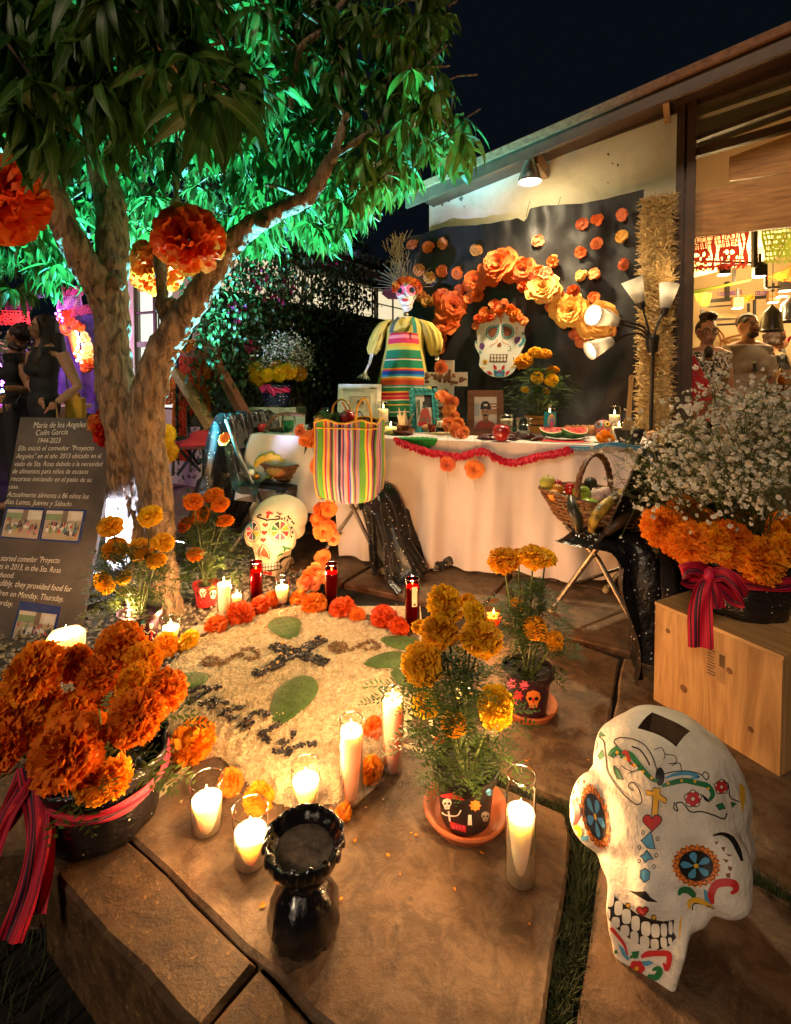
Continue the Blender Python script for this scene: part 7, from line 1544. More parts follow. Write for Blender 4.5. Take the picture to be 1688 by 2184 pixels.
def sheet(t,name,prof,half,n=34,amp=.02,mat=None,spread=0,seed=0,fr=5):   # cloth laid along a profile (x,z), hanging folds grow with length
    P=curve([(x,0,z)for x,z in prof],7);m_=len(P);G_=[]
    for i,(x,y,z)in enumerate(P):
        q=i/(m_-1);hw=half*(1+spread*abs(q-.35));row=[]
        d=np.array(P[min(i+1,m_-1)])-np.array(P[max(i-1,0)]);d=d/(np.linalg.norm(d)+1e-9);nx_,nz_=-d[2],d[0]
        for j in range(n+1):
            s_=-1+2*j/n;f=amp*(math.sin(s_*fr*2+seed+q*2)+.7*math.sin(s_*fr*4.7+seed*2)+1.1*NZ.noise((s_*3,q*4,seed)))*(.25+q if z<.5 else.35)
            row.append((x+nx_*f,s_*hw+.02*NZ.noise((q*5,s_*2,seed+3)),max(.006,z+nz_*f*.6-.10*max(0,abs(s_)-.86)*3*(z>.4)+(.03*math.sin(s_*7+seed)if i in(0,m_-1)else 0))))
        G_.append(row)
    return MB().grid(G_).build(name,mat or m_tul,t,True)
c3=chair('black draped folding chair at right holding the fruit basket',(.757,2.485,0),(1.026,2.06,0),-1,0)
sheet(c3,'tulle',[(.06,.468),(-.12,.47),(-.22,.42),(-.27,.22),(-.31,.012)],.36,mat=m_tulb,seed=12,spread=.4,amp=.035)
sheet(c3,'drape',[(.02,.475),(-.12,.50),(-.23,.74),(-.285,.885),(-.34,.80),(-.38,.5),(-.42,.2),(-.46,.02)],.33,mat=m_tulb,seed=1,spread=.2,amp=.028)
c2=chair('black draped folding chair in the middle holding the striped market bag',(-.10,2.97,0),(-.43,3.20,0),1,0)
sheet(c2,'drape',[(.05,.475),(-.12,.49),(-.21,.72),(-.275,.89),(-.33,.80),(-.36,.55),(-.38,.42)],.25,mat=m_tulb,seed=2,spread=.1,amp=.025)
sheet(c2,'tulle',[(-.10,.468),(.10,.475),(.215,.462),(.26,.38),(.32,.22),(.40,.08),(.48,.012)],.33,n=50,mat=m_tul,seed=4,spread=.55,amp=.045)
sheet(c2,'tulle',[(.02,.466),(.10,.462),(.15,.40),(.20,.2),(.24,.03)],.30,mat=m_tul,seed=9,spread=.4,amp=.035)
c1=chair('black draped folding chair at left holding the banana basket',(-.62,3.10,0),(-1.08,3.32,0),1,0)
sheet(c1,'drape',[(.05,.475),(-.12,.49),(-.21,.72),(-.275,.90),(-.34,.80),(-.40,.5),(-.50,.2),(-.62,.012)],.28,mat=m_tul,seed=6,spread=.35,amp=.035)
# paper flowers tied down the middle chair, and one on the left chair
grp='peach paper flowers tied to the chairs'
sl=thing('flower_string','string of peach paper flowers running down the middle chair to the rice mat','flower string',at(690,1080,2.8))
for x,y,r,Y in((662,937,17,2.95),(680,926,15,2.95),(640,918,13,2.97),(650,940,12,2.9),(679,993,19,2.85),(690,1015,17,2.83),(708,1030,17,2.8),(700,1022,14,2.8),(688,1095,22,2.75),(700,1085,18,2.75),(678,1110,16,2.74),(690,1132,20,2.72),(710,1146,16,2.72),(705,1125,14,2.74),(688,1190,17,2.70),(675,1215,18,2.68),(660,1232,16,2.66),(690,1230,14,2.66),(648,1245,15,2.64),(672,1245,14,2.64)):o=link('bloom',R.choice(RM[(m_crep if R.random()<.6 else m_creo).name]),sl);put(o,at(x,y,Y),(R.gauss(.1,.5),-1,R.gauss(.2,.4)),r*Y/FP,sl)
MB().tube([sl.matrix_basis.inverted()@at(x,y,Y)for x,y,Y in((655,930,2.93),(690,1010,2.85),(690,1090,2.77),(705,1140,2.74),(680,1220,2.69))],.0012,4).build('thread',m_k,sl)
t=thing('paper_flower','single orange paper flower pinned on the drape of the left chair','paper flower',at(479,937,3.05),0,grp);put(link('bud',BM[m_creo.name][1],t),at(479,937,3.05),(.2,-1,.3),(11*3.05/FP,15*3.05/FP,10*3.05/FP),t)
# striped market bag
BAG=[(.42,.26,.52),(.02,.04,.20),(.55,.45,.52),(.60,.02,.04),(.66,.42,.36),(.02,.02,.04),(.30,.05,.16),(.72,.50,.08),(.12,.34,.03),(.03,.02,.06),(.05,.12,.50),(.16,.40,.05),(.03,.06,.36),(.66,.18,.22)]
r_=random.Random(5);stops=[];p=0
while p<.985:stops.append((p,r_.choice(BAG)if len(stops)else BAG[0]));p+=r_.uniform(.022,.05)
m_bag=stripes('market bag mesh',stops[:31],rough=.35,bump=.4);m_ypip=flat('yellow vinyl piping',(.72,.36,.03),.35)
bc=at(750,1076,2.80);bc.z=.47;bg_=thing('market_bag','striped plastic market bag with yellow handles on the middle chair','bag',bc,rad(-9))
w2,d2,hB=.150,.105,.435;ring=[]
for k in range(30):ring.append((-w2+2*w2*k/30,-d2))
for k in range(18):ring.append((w2,-d2+2*d2*k/18))
for k in range(30):ring.append((w2-2*w2*k/30,d2))
for k in range(18):ring.append((-w2,d2-2*d2*k/18))
G_=[];vals=[]
for j in range(27):
    q=j/26;row=[]
    for i,(x,y)in enumerate(ring):
        bul=1+.10*math.sin(math.pi*min(1,q*1.3+.05))*(1-q)+.10*q-(.10 if q<.02 else 0);n_=.010*NZ.noise((x*14,q*5,y*9))+.006*math.sin(i*.8+q*3)
        row.append((x*bul*(1+n_*2),y*(bul+.12*math.sin(3*q))+n_,hB*q+.012*(x/w2)**2*(1-q)*2+.01*math.sin(i*.35)*(q>.95)));vals.append((i*4.6/len(ring)+.001)%1.0)
    G_.append(row)
mb=MB().grid(G_,0,False,True);o=mb.build('body',m_bag,bg_,True);attr_from(o,vals)
MB().add(G_[0],[tuple(range(len(ring)))[::-1]]).build('bottom',m_bag,bg_)
pp=MB();pp.tube([V(p)for p in G_[26]]+[V(G_[26][0])],.0055,6,cap=False);pp.build('piping',m_ypip,bg_,True);pp=MB();pp.tube([V(r[0])+V((-.003,-.003,0))for r in G_],.0045,6);pp.build('piping',m_ypip,bg_,True);b2=MB();b2.tube([V(p)+V((0,-.003,0))for p in G_[24][:31]],.004,6);b2.build('piping',m_ypip,bg_,True)
for y,xs_,hh in((-d2*1.1,(-.02+.075,.135),.15),(d2*1.1,(-.14,-.03),.13)):
    a,b=xs_;MB().tube([(a,y,hB-.06),(a,y,hB+.02),(a+.010,y,hB+hh*.55),((a+b)/2,y+.01,hB+hh*.8),(b-.010,y,hB+hh*.55),(b,y,hB+.02),(b,y,hB-.06)]if False else curve([(a,y,hB-.04),(a,y,hB+.03),(a+.012,y,hB+hh*.6),((a+b)/2,y+.01,hB+hh*.82),(b-.012,y,hB+hh*.6),(b,y,hB+.03),(b,y,hB-.04)],6),.0055,8).build('handle',m_ypip,bg_,True)
def fruit(name,label,cat,p,r,mat,sq=(1,1,.92),group=None,stalk=True,bump=0):
    t=thing(name,label,cat,p,R.uniform(0,6),group);mb=MB();mb.lathe([(0,-.90*r),(.35*r,-.93*r),(.8*r,-.62*r),(1.0*r,-.05*r),(.92*r,.45*r),(.6*r,.82*r),(.25*r,.90*r),(.0,.78*r)],22,0,M.Diagonal(sq+(1,)));mb.build('flesh',mat,t,True)
    if stalk:MB().tube([(0,0,.75*r),(.08*r,0,1.08*r)],.06*r,5).build('stalk',m_br,t)
    return t
m_grna=pm('green apple',(.32,.42,.05),(.22,.33,.04),6,.25,spec=.6);m_reda=pm('red apple',(.42,.015,.02),(.25,.01,.012),7,.22,spec=.6,coat=.3);m_orng=pm('orange peel',(.72,.26,.02),None,30,.4,.4,200);m_limo=pm('green orange',(.24,.28,.03),(.40,.30,.04),4,.4,.4,200);m_garl=pm('garlic skin',(.66,.50,.42),(.55,.33,.30),9,.6,.2,stretch=(4,4,.5));m_avo=pm('avocado',(.03,.035,.012),(.015,.015,.008),40,.4,.8,90);m_pep=pm('red pepper',(.5,.02,.015),None,5,.2,spec=.7)
pB_=(lambda x,y,z:at(x,y,2.9))
fruit('avocado','dark avocado among the leaves at the bag mouth','avocado',at(724,893,2.85),.035,m_avo,(1,1,1.1),None,False);t=thing('cabbage_leaf','curled green leaf poking from the striped bag','leaf',at(700,893,2.82));MB().grid([[((x-.5)*.13,-.03+.02*math.sin(x*9),(y-.5)*.05+.02*math.sin(x*3.1)+.01*math.sin(y*6+x*8))for y in[i/6 for i in range(7)]]for x in[i/14 for i in range(15)]]).build('leaf',pm('cabbage green',(.06,.14,.03),None,8,.5),t,True)
fruit('painted_ball','dark red painted ball at the bag mouth','ball',at(742,889,2.82),.040,m_reda,(1,1,1),None,False);fruit('bread_roll','crusty brown roll at the left of the bag mouth','bread',at(683,893,2.83),.034,m_bread,(1.4,1,.8),None,False)
t=thing('wooden_spoon','wooden spoon handle sticking out of the striped bag','spoon',at(752,896,2.82));MB().tube([(.012,0,-.15),(0,0,0),(-.055,.0,.10)],[.006,.005,.0065],7).build('handle',pm('beech',(.58,.36,.15)),t,True)
# wicker baskets
m_wick_=pm('brown wicker',(.20,.085,.03),(.09,.035,.013),40,.45,.4,rnd=.15)
def basket(label,loc,a,b,h,rz,tilt,handle,nrow=9):
    t=thing('wicker_basket',label,'basket',loc,rz,'wicker fruit baskets');t.rotation_euler=(tilt[0],tilt[1],rz);ns=34
    for k in range(nrow):
        q=k/(nrow-1);f=.68+.32*q**.8;pts=[]
        for i in range(ns*2+1):
            an=6.28319*i/(ns*2);w_=.006*(1 if(i+k)%2 else-1);pts.append(((a*f+w_)*math.cos(an),(b*f+w_)*math.sin(an),.008+h*q+.004*math.sin(an*3+k)))
        MB().tube(pts,.0062 if k<nrow-1 else.009,6,cap=False).build('wicker_row',m_wick_,t,True)
    st=MB()
    for i in range(ns):an=6.28319*i/ns;st.tube([(a*.66*math.cos(an),b*.66*math.sin(an),.0),(a*.86*math.cos(an),b*.86*math.sin(an),h*.5),(a*1.01*math.cos(an),b*1.01*math.sin(an),h*1.08)],.0035,5)
    o=st.build('stake',m_wick_,t,True);o['kind']='stuff';MB().lathe([(0,.004),(.66,.004),(.66,.010),(0,.010)],30,0,M.Diagonal((a,b,1,1))).build('base',m_wick_,t)
    if handle:
        hp=curve(handle,10)
        for k in range(3):MB().tube([V(p)+V((.008*math.cos(i*.55+k*2.1),.008*math.sin(i*.55+k*2.1),.005*math.sin(i*.55+k*2.1+1)))for i,p in enumerate(hp)],.0075,6).build('handle_cane',m_wick_,t,True)
    return t
bq=V((.945,2.37,.462));b_r=basket('boat shaped wicker basket of apples, garlic and plantains on the right chair',bq,.275,.185,.125,rad(-36),(0,rad(2),0),[(-.05,-.17,.11),(-.06,-.16,.20),(-.05,-.09,.29),(-.03,.0,.32),(-.01,.09,.28),(.0,.16,.19),(.0,.18,.11)])
grp='fruit in the right basket'
for nm,lab,px,py,r,mm,sq in(('orange','greenish orange at the left rim of the right basket',1169,1031,17.5,m_limo,(1,1,.95)),('apple','red apple behind the greenish orange',1189,1034,12,m_reda,(1,1,.95)),('orange','upper of two oranges left of the basket handle',1190,1044,12,m_orng,(1,1,1)),('orange','lower of two oranges left of the basket handle',1182,1056,13,m_orng,(1,1,1)),('apple','bright green apple in the middle of the right basket',1241,1053,20,m_grna,(1,1,.92)),('apple','yellow green apple in front of the bright green one',1258,1079,20,m_grna,(1,1,.92)),('garlic','near garlic bulb in the right basket',1275,1057,16,m_garl,(1,1,1.0)),('garlic','far garlic bulb in the right basket',1292,1050,13,m_garl,(1,1,1.0)),('apple','large dark red apple at the right of the basket',1330,1069,23,m_reda,(1,1,.95)),('avocado','dark avocado behind the green apple',1260,1033,14,m_avo,(1,1,1.2)),('pepper','red pepper by the basket handle',1217,1043,13,m_pep,(1,1,1.1))):
    Y=bq.y-.10+max(0,(1085-py))*.0036;fruit(nm,lab,nm if nm!='garlic' else 'garlic bulb',at(px,py,Y),r*Y/FP,mm,sq,grp)
m_plan=pm('ripe plantain',(.58,.36,.04),(.035,.018,.008),14,.5,.2,contrast=(.40,.56));m_zuc=pm('dark zucchini',(.035,.035,.018),(.012,.012,.008),10,.4,stretch=(4,4,1));m_ban=pm('banana',(.66,.45,.06),(.42,.26,.03),8,.5,.1,contrast=(.28,.5))
def banana(parent,pts,r,mat,name='banana'):
    Wi=world(parent).inverted()if parent else M();P=curve([tuple(Wi@V(p))for p in pts],5);n=len(P);return MB().tube(P,[r*(.25+.75*math.sin(math.pi*min(1,max(0,(i/(n-1))*.92+.05)))**.45)for i in range(n)],7).build(name,mat,parent,True)
t=thing('plantain','spotted yellow plantain draped over the front rim of the right basket','plantain',at(1275,1100,2.16));banana(t,[at(1262,1135,2.12),at(1270,1105,2.12),at(1295,1075,2.18),at(1330,1052,2.26),at(1362,1042,2.3)],.025,m_plan)
t=thing('plantain','blackened plantain at the right end of the basket','plantain',at(1300,1120,2.12));banana(t,[at(1290,1140,2.08),at(1320,1115,2.08),at(1350,1095,2.14),at(1375,1070,2.2)],.024,pm('black plantain',(.06,.03,.012),(.015,.010,.008),14,.5,.2))
t=thing('zucchini','dark zucchini hanging over the front rim of the right basket','zucchini',at(1225,1095,2.15));banana(t,[at(1218,1060,2.2),at(1222,1085,2.14),at(1232,1110,2.12),at(1234,1134,2.13)],.025,m_zuc)
bl=c1.location+V((.03,-.02,.462));b_l=basket('wicker basket of bananas and mango on the left chair',bl,.170,.135,.10,rad(-25),(0,rad(-1),0),[(-.165,-.02,.10),(-.175,-.01,.24),(-.13,.02,.38),(-.04,.04,.43),(.10,.08,.42)])
t=thing('banana_bunch','bunch of four yellow bananas in the left basket','bananas',at(580,990,bl.y))
Yb=bl.y-.04
for L in([(553,1000),(556,984),(572,971),(585,969)],[(562,1000),(570,981),(585,973),(600,975)],[(570,1004),(575,988),(590,979),(606,984)],[(548,1008),(549,990),(556,978),(566,972)]):banana(t,[at(x,y,Yb-.01*i)for i,(x,y)in enumerate(L)],.022,m_ban)
grp='fruit in the left basket'
fruit('mango','reddish mango lying in front of the bananas','mango',at(590,1004,Yb-.06),.058,pm('mango skin',(.45,.14,.05),(.38,.24,.05),5,.4),(1.25,.8,.7),grp,False);fruit('egg','white duck egg at the left of the left basket','egg',at(535,1010,Yb-.05),.034,m_wf,(1,1,.95),grp,False);fruit('tomato','red tomato behind the mango in the left basket','tomato',at(606,990,Yb+.03),.03,m_pep,(1,1,.9),grp);fruit('orange','orange behind the white egg','orange',at(535,993,Yb+.05),.038,m_orng,(1,1,.95),grp);fruit('kumquat','small orange kumquat at the front of the left basket','kumquat',at(548,1017,Yb-.08),.018,m_orng,(1,1,1),grp,False);fruit('chili','little green chili pepper at the front of the left basket','chili',at(572,1018,Yb-.08),.014,m_grna,(1.8,1,.8),grp,False)
t=thing('straw_wisps','wisps of straw sticking out at the left basket rim','straw',at(520,1015,bl.y-.05));s2=MB()
for k in range(60):p=V((R.gauss(0,.03),R.gauss(0,.03),R.gauss(0,.012)));d=V((R.gauss(-.03,.04),R.gauss(-.02,.03),R.gauss(.0,.02)));s2.add([p-V((0,0,.0015)),p+V((0,0,.0015)),p+d],[(0,1,2)])
s2.build('straw',m_straw,t)
# ---- floor lamp with five shades
lp=thing('floor_lamp','black floor lamp with five white cone shades on bent arms by the straw','floor lamp',V((1.53,3.10,0)));LY=3.10;lW=world(lp).inverted()
def lq(x,y,d=0):return lW@at(x,y,LY+d)
m_lblk=pm('black lamp metal',(.022,.018,.016),None,10,.4)
MB().lathe([(0,0),(.13,0),(.13,.012),(.02,.03),(0,.03)],30).build('base',m_lblk,lp,True);MB().tube([(0,0,.02),lq(1393,745)],.011,10).build('pole',m_lblk,lp,True);MB().lathe([(.010,-.06),(.030,-.05),(.040,.03),(.040,.045),(.02,.05)],16,0,M.Translation(lq(1392,732))).build('hub',m_lblk,lp,True)
m_shade=pm('frosted shade',(.80,.76,.68),None,10,.5,backlit=.55)
def shade(pts,tip,mouth,rm,lit,dd=0):
    P=curve([tuple(lq(*p))for p in pts],6);MB().tube(P,.0065,8).build('arm',m_lblk,lp,True)
    a,b=lq(*tip),lq(*mouth);d=(b-a);L=d.length;T=M.Translation(a)@d.to_track_quat('Z','Y').to_matrix().to_4x4()
    MB().lathe([(.008,-.045),(.020,-.035),(.026,.0),(.024,.012)],16,0,T).build('socket',m_lblk,lp,True);sh=MB().lathe([(.024,.0),(.028,.006),(rm,L),(rm-.003,L),(.025,.010)],28,0,T).build('shade',m_shade,lp,True)
    if lit:
        bb=MB().ell((0,0,0),(.014,.014,.018),14,10,0,T@M.Translation((0,0,L*.55))).build('bulb',em('lamp bulb',(1,.86,.62),30*lit),lp,True)
        lamp('POINT',T@V((0,0,L*.72)),34*lit,(1,.72,.40),.03,'bulb_light',lp)
shade([(1390,728),(1383,700),(1376,675),(1371,655)],(1366,645),(1348,596),.062,.12);shade([(1394,728),(1400,700),(1408,680),(1414,668)],(1419,658),(1428,606),.056,.12)
shade([(1388,728),(1370,705),(1345,697),(1325,692)],(1316,686,.0),(1264,672,-.09),.062,1.0,0);shade([(1387,730),(1365,712),(1340,714),(1318,722)],(1306,727,-.02),(1258,748,-.05),.058,.05);shade([(1389,728),(1375,700),(1350,690),(1330,684)],(1322,688,.10),(1290,676,.04),.05,0)
MB().tube([lq(1395,900,.02),lq(1398,880,.12),lq(1402,850,.2),lq(1399,800,.2),lq(1410,775,.3)],.003,5).build('cord',m_lblk,lp,True)
# ---- spot lamp under the eave
pl_=thing('spot_lamp','silver reflector spot lamp hanging from the eave above the backdrop','spot lamp',onwall(1130,318,.60));ps=world(pl_).inverted();d0=.60
a,b=ps@onwall(1131,335,d0),ps@onwall(1129,352,d0);MB().tube([ps@onwall(1130,305,d0),a],.014,10).build('bracket',m_lblk,pl_,True);MB().lathe([(.018,.045),(.030,.04),(.030,-.02),(.024,-.03)],16,0,M.Translation(a)).build('socket',m_lblk,pl_,True)
MB().lathe([(.028,.0),(.032,-.03),(.058,-.085),(.078,-.150),(.080,-.165)],30,0,M.Translation(a)).build('reflector',pm('silvered glass',(.62,.55,.42),None,10,.18,metal=.85),pl_,True);MB().lathe([(.0785,-.160),(.06,-.172),(0,-.178)],28,0,M.Translation(a)).build('lens',em('lamp lens',(1,.90,.66),12),pl_,True)
l=lamp('SPOT',a+V((0,0,-.19)),170,(1,.78,.45),.05,'spot_light',pl_,spot=(rad(150),.9));lamp('POINT',a+V((0,0,-.20)),9,(1,.80,.46),.05,'spot_spill',pl_);l.rotation_euler=(rad(-16),0,rad(-30))
m_rosr=pm("red rose",(.62,.015,.02),None,10,.6);PM_RED=[rose(s_+9).mesh("flower",m_rosr)for s_ in range(3)]
# ================================================================ PEOPLE
m_skin=pm('warm skin',(.50,.27,.17),(.44,.22,.13),9,.5,.05,sss=.006);m_skin2=pm('tan skin',(.36,.18,.10),(.31,.15,.08),9,.5,.05,sss=.006)
m_hair=pm('dark brown hair',(.045,.022,.014),(.018,.009,.006),5,.4,.5,60,stretch=(8,8,.6));m_blkc=pm('black fabric',(.016,.015,.017),None,20,.8,.3,120)
def person(label,px,Y,height,yaw,skin,arms,top,topmat,hair,legs=m_blkc,face=True,sleeves=0,wid=1.0,eyes=True):
    g=ray(px,900);loc=V((g.x/g.y*Y,Y,0));t=thing('person',label,'person',loc,yaw);t.scale=(height/1.70,)*3;Wi=world(t).inverted()
    t.matrix_basis=M.Translation(loc)@M.Rotation(yaw,4,'Z')@M.Scale(height/1.70,4);Wi=world(t).inverted()
    mb=MB();w=wid
    def torso(q,g_,lo=.84):
        q.ell((0,0,.97),(.155*w+g_,.11+g_,.13),18,10);q.ell((0,0,1.12),(.125*w+g_,.092+g_,.15),18,10);q.ell((0,.0,1.28),(.155*w+g_,.105+g_,.17),18,12);q.tube([(-.165*w,.01,1.385),(-.08,.01,1.42),(.08,.01,1.42),(.165*w,.01,1.385)],[.052+g_,.06+g_,.06+g_,.052+g_],12)
        for s_ in(-1,1):q.ell((s_*.065,-.07,1.25),(.06+g_,.05+g_,.06),12,8)
    torso(mb,0)
    for s_ in(-1,1):mb.tube([(s_*.085,0,.92),(s_*.09,-.01,.49),(s_*.09,.01,.09)],[.082,.055,.038],12);mb.ell((s_*.09,-.06,.04),(.042,.12,.04),12,8)
    mb.tube([(0,.01,1.38),(0,.0,1.52)],[.062,.050],12);mb.ell((0,.012,1.612),(.074,.093,.098),20,14);mb.ell((0,-.035,1.555),(.050,.052,.055),16,10);mb.ell((0,-.094,1.592),(.011,.018,.024),10,8);mb.ell((0,-.080,1.546),(.026,.014,.012),10,6)
    for s_ in(-1,1):mb.ell((s_*.076,.008,1.60),(.010,.020,.030),10,8);mb.ell((s_*.036,-.068,1.578),(.024,.018,.018),10,8)
    hands=[]
    for A in arms:
        P=[Wi@at(x,y,Yq)for x,y,Yq in A];mb.tube([P[0],P[0].lerp(P[1],.5),P[1],P[1].lerp(P[2],.4),P[2]],[.052,.047,.038,.038,.026],12);d=(P[2]-P[1]).normalized();s_=d.cross(V((0,1,0))).normalized();c=P[2]+d*.05;mb.ell(c,(.030,.024,.036),12,8)
        for k in range(4):f=c+d*.03+s_*(k-1.5)*.016;mb.tube([c+s_*(k-1.5)*.012,f+d*.02,f+d*(.045+.008*(k in(1,2)))+V((0,.0,-.018))],[.009,.0085,.006],6)
        mb.tube([c+s_*.022-d*.01,c+s_*.048+d*.02,c+s_*.05+d*.045],[.010,.009,.007],6)
    def fn(co):
        for s_ in(-1,1):co=dent(co,(s_*.033,-.088,1.608),(.022,.03,.016),(0,.014,0))
        return co
    b=blob(mb,.0095,'body',skin,None,4,.5,fn);b.parent=t
    if eyes:
        for s_ in(-1,1):
            e=MB().ell((s_*.033,-.066,1.607),(.012,.010,.0068),10,8).build('eye',m_wf,t,True);MB().ell((s_*.033,-.0745,1.607),(.0055,.004,.006),8,6).build('iris',m_k,e,True)
            MB().tube([(s_*.016,-.090,1.627),(s_*.035,-.089,1.633),(s_*.055,-.074,1.627)],[.003,.0045,.002],6).build('eyebrow',m_hair,t,True)
        MB().grid([[(x,-.0925+.016*abs(x/.024)**2,1.545+z*(1-(x/.026)**2))for z in(-.009,-.001,.009)]for x in[-.025+.0025*i for i in range(21)]]).build('lips',flat('lips',(.36,.07,.06)),t,True)
    mb=MB();torso(mb,.012)
    for A in arms[:]:
        if sleeves:P=[Wi@at(x,y,Yq)for x,y,Yq in A];mb.tube([P[0],P[0].lerp(P[1],sleeves)],[.066,.060],12)
    if top:q=blob(mb,.011,'top',topmat,None,5,.5,lambda co:np.where((co[:,2:3]>1.43),co*np.array([1,1,0])+np.array([0,0,1.43])+(co-np.array([0,0,1.43]))*np.array([0,0,.3]),co));q.parent=t
    mb=MB();mb.ell((0,0,.93),(.162*w,.118,.12),16,10)
    for s_ in(-1,1):mb.tube([(s_*.085,0,.92),(s_*.09,-.01,.49),(s_*.09,.01,.10)],[.092,.066,.055],12)
    q=blob(mb,.014,'trousers',legs,None,4);q.parent=t
    hb=MB();hair(hb);q=blob(hb,.010,'hair',m_hair,None,3,.5,lambda co:co+.004*np.sin(co[:,:1]*150+co[:,1:2]*140)*np.array([1,1,0]));q.parent=t;return t
def long_hair(q):
    q.ell((0,.025,1.625),(.088,.095,.095),18,12);q.ell((0,.06,1.55),(.085,.06,.12),14,10)
    for s_ in(-1,1):q.tube([(s_*.055,-.035,1.70),(s_*.086,-.012,1.60),(s_*.10,-.01,1.48),(s_*.115,-.06,1.34),(s_*.10,-.10,1.20)],[.02,.026,.035,.034,.012],10)
    q.tube([(0,.07,1.55),(0,.09,1.40),(0,.10,1.26)],[.085,.08,.03],12)
def curly(q):
    q.ell((0,.03,1.63),(.092,.098,.095),16,10)
    for k in range(46):a=R.uniform(-.5,3.64);q.ell((.10*math.cos(a),.03+.09*math.sin(a),R.uniform(1.32,1.66)),R.uniform(.02,.034),8,6)
def short(q):q.ell((0,.026,1.642),(.081,.092,.083),18,12)
def bun(q):q.ell((0,.03,1.632),(.082,.09,.09),18,12);q.ell((.02,.04,1.74),(.075,.06,.045),14,8);q.ell((0,.10,1.60),(.05,.05,.06),10,8)
w1=person('woman in a sleeveless black dress with long wavy brown hair glancing to the left',96,4.2,1.63,rad(-42),m_skin,[[(132,752,4.16),(167,826,4.20),(122,858,4.02)],[(72,752,4.2),(64,815,4.25),(85,850,4.1)]],True,m_blkc,long_hair)
Wi=world(w1).inverted();wt=MB();c=Wi@at(118,861,4.02);wt.lathe([(.026,-.012),(.031,-.012),(.031,.012),(.026,.012)],16,0,M.Translation(c)@M.Rotation(1.0,4,'Y'));wt.box(c+V((-.01,-.03,0)),(.03,.012,.034));wt.build('wristwatch',m_k,w1)
MB().tube([Wi@at(x,y,Yq)for x,y,Yq in((118,855,4.0),(122,880,3.98),(125,905,3.98))],.008,6).build('bag_strap',m_oak,w1,True)
t=thing('shoulder_bag','mustard yellow cloth bag at the hip of the woman in black','bag',at(162,866,4.3));q=MB();q.box((0,0,-.02),(.15,.07,.17));q.box((-.02,0,.07),(.10,.05,.08));b=blob(q,.01,'bag',pm('mustard cloth',(.55,.30,.02),(.42,.21,.015),9,.8,.4,20),None,4,.5,lumpy(.02));b.parent=t;MB().tube([(-.02,0,.07),(-.05,-.02,.16),(-.08,0,.30)],.006,6).build('strap',m_oak,t,True)
w2=person('woman with curly dark hair seen in profile behind the one in the black dress',44,4.45,1.58,rad(-82),m_skin2,[[(40,755,4.4),(66,832,4.35),(10,828,4.2)],[(36,760,4.5),(30,850,4.5),(20,862,4.3)]],True,m_blkc,curly)
t=thing('phone','dark phone in the hand of the curly haired woman','phone',at(28,850,4.25),rad(20));MB().box((0,0,0),(.075,.15,.009),0,M.Rotation(.5,4,'X')).build('body',m_lblk,t)
m_flo=pm('black and cream floral print',(.62,.54,.42),(.015,.013,.012),26,.7,contrast=(.47,.52),dist=1.6)
w3=person('woman with glasses and painted face in a floral top behind the window',1505,4.1,1.58,rad(-12),m_skin,[[(1547,775,4.1),(1558,850,4.1),(1545,900,4.0)],[(1470,772,4.1),(1462,850,4.1),(1475,890,4.0)]],True,m_flo,bun,wid=1.1)
gm=MB()
for s_ in(-1,1):gm.tube([(s_*.034+.026*math.cos(a),-.098+.006*abs(math.cos(a)),1.605+.019*math.sin(a))for a in[i*.4 for i in range(17)]],.0026,6,cap=False)
gm.tube([(-.008,-.10,1.608),(.008,-.10,1.608)],.0025,6)
for s_ in(-1,1):gm.tube([(s_*.060,-.094,1.61),(s_*.078,0,1.61)],.0022,5)
o=gm.build('glasses',m_k,w3,True)
b3=[c for c in w3.children if c.name.startswith('body')][0];pt=Paint([b3],camcast,.002);F9=lambda a,b:(1442.3+a*.16986,453.3+b*.16986)
for cx,cy,r_ in((355,1500,26),(390,1530,18),(335,1540,14)):pt.line([F9(*q)for q in circ(cx,cy,r_,9)],.7,BR)
pt.line([F9(280,1650),F9(330,1640),F9(400,1655)],.8,BR);pt.done('face_paint',INK,b3)
ribbon('shawl',w3,None,[at(1468,762,4.0),at(1482,800,3.97),at(1500,850,3.95),at(1512,900,3.95)],[.10,.15,.20,.20],frame=(1,0,.3),fold=.01,mat=flat('red shawl',(.50,.015,.03)));MB().ell(Wi@V((0,0,0)),.001,4,3)
c=world(w3).inverted()@at(1512,750,3.98);MB().ell(c,(.035,.03,.05),12,10).build('hair_tail',m_hair,w3,True)
m_tee=pm('grey T-shirt',(.30,.27,.23),(.25,.22,.19),8,.85,.2,120)
p4=person('man in a grey T-shirt with a short dark beard behind the window',1592,4.5,1.67,rad(4),m_skin2,[[(1636,760,4.5),(1652,830,4.5),(1640,890,4.4)],[(1543,760,4.5),(1532,830,4.5),(1545,890,4.4)]],True,m_tee,short,sleeves=.62,wid=1.18)
bd_=MB();bd_.ell((0,-.050,1.528),(.050,.045,.034),14,8);bd_.ell((0,-.088,1.562),(.032,.012,.008),10,6);o=bd_.build('beard',m_hair,p4,True)
MB().tube([(-.04,-.125,1.27),(-.03,-.135,1.20)],.014,8).build('sunglasses',m_k,p4,True)
w5=person('dark haired person with red flowers in the hair deep inside the room',1655,5.3,1.60,rad(70),m_skin,[],True,m_blkc,curly,wid=.9)
for k in range(4):o=link('hair_flower',PM_RED[k%3],w5);o.matrix_basis=M.Translation((-.02+.03*(k%2),.03-.04*k,1.70-.035*k))@Euler((R.uniform(0,6),R.uniform(0,6),0)).to_matrix().to_4x4()@M.Scale(.055,4)
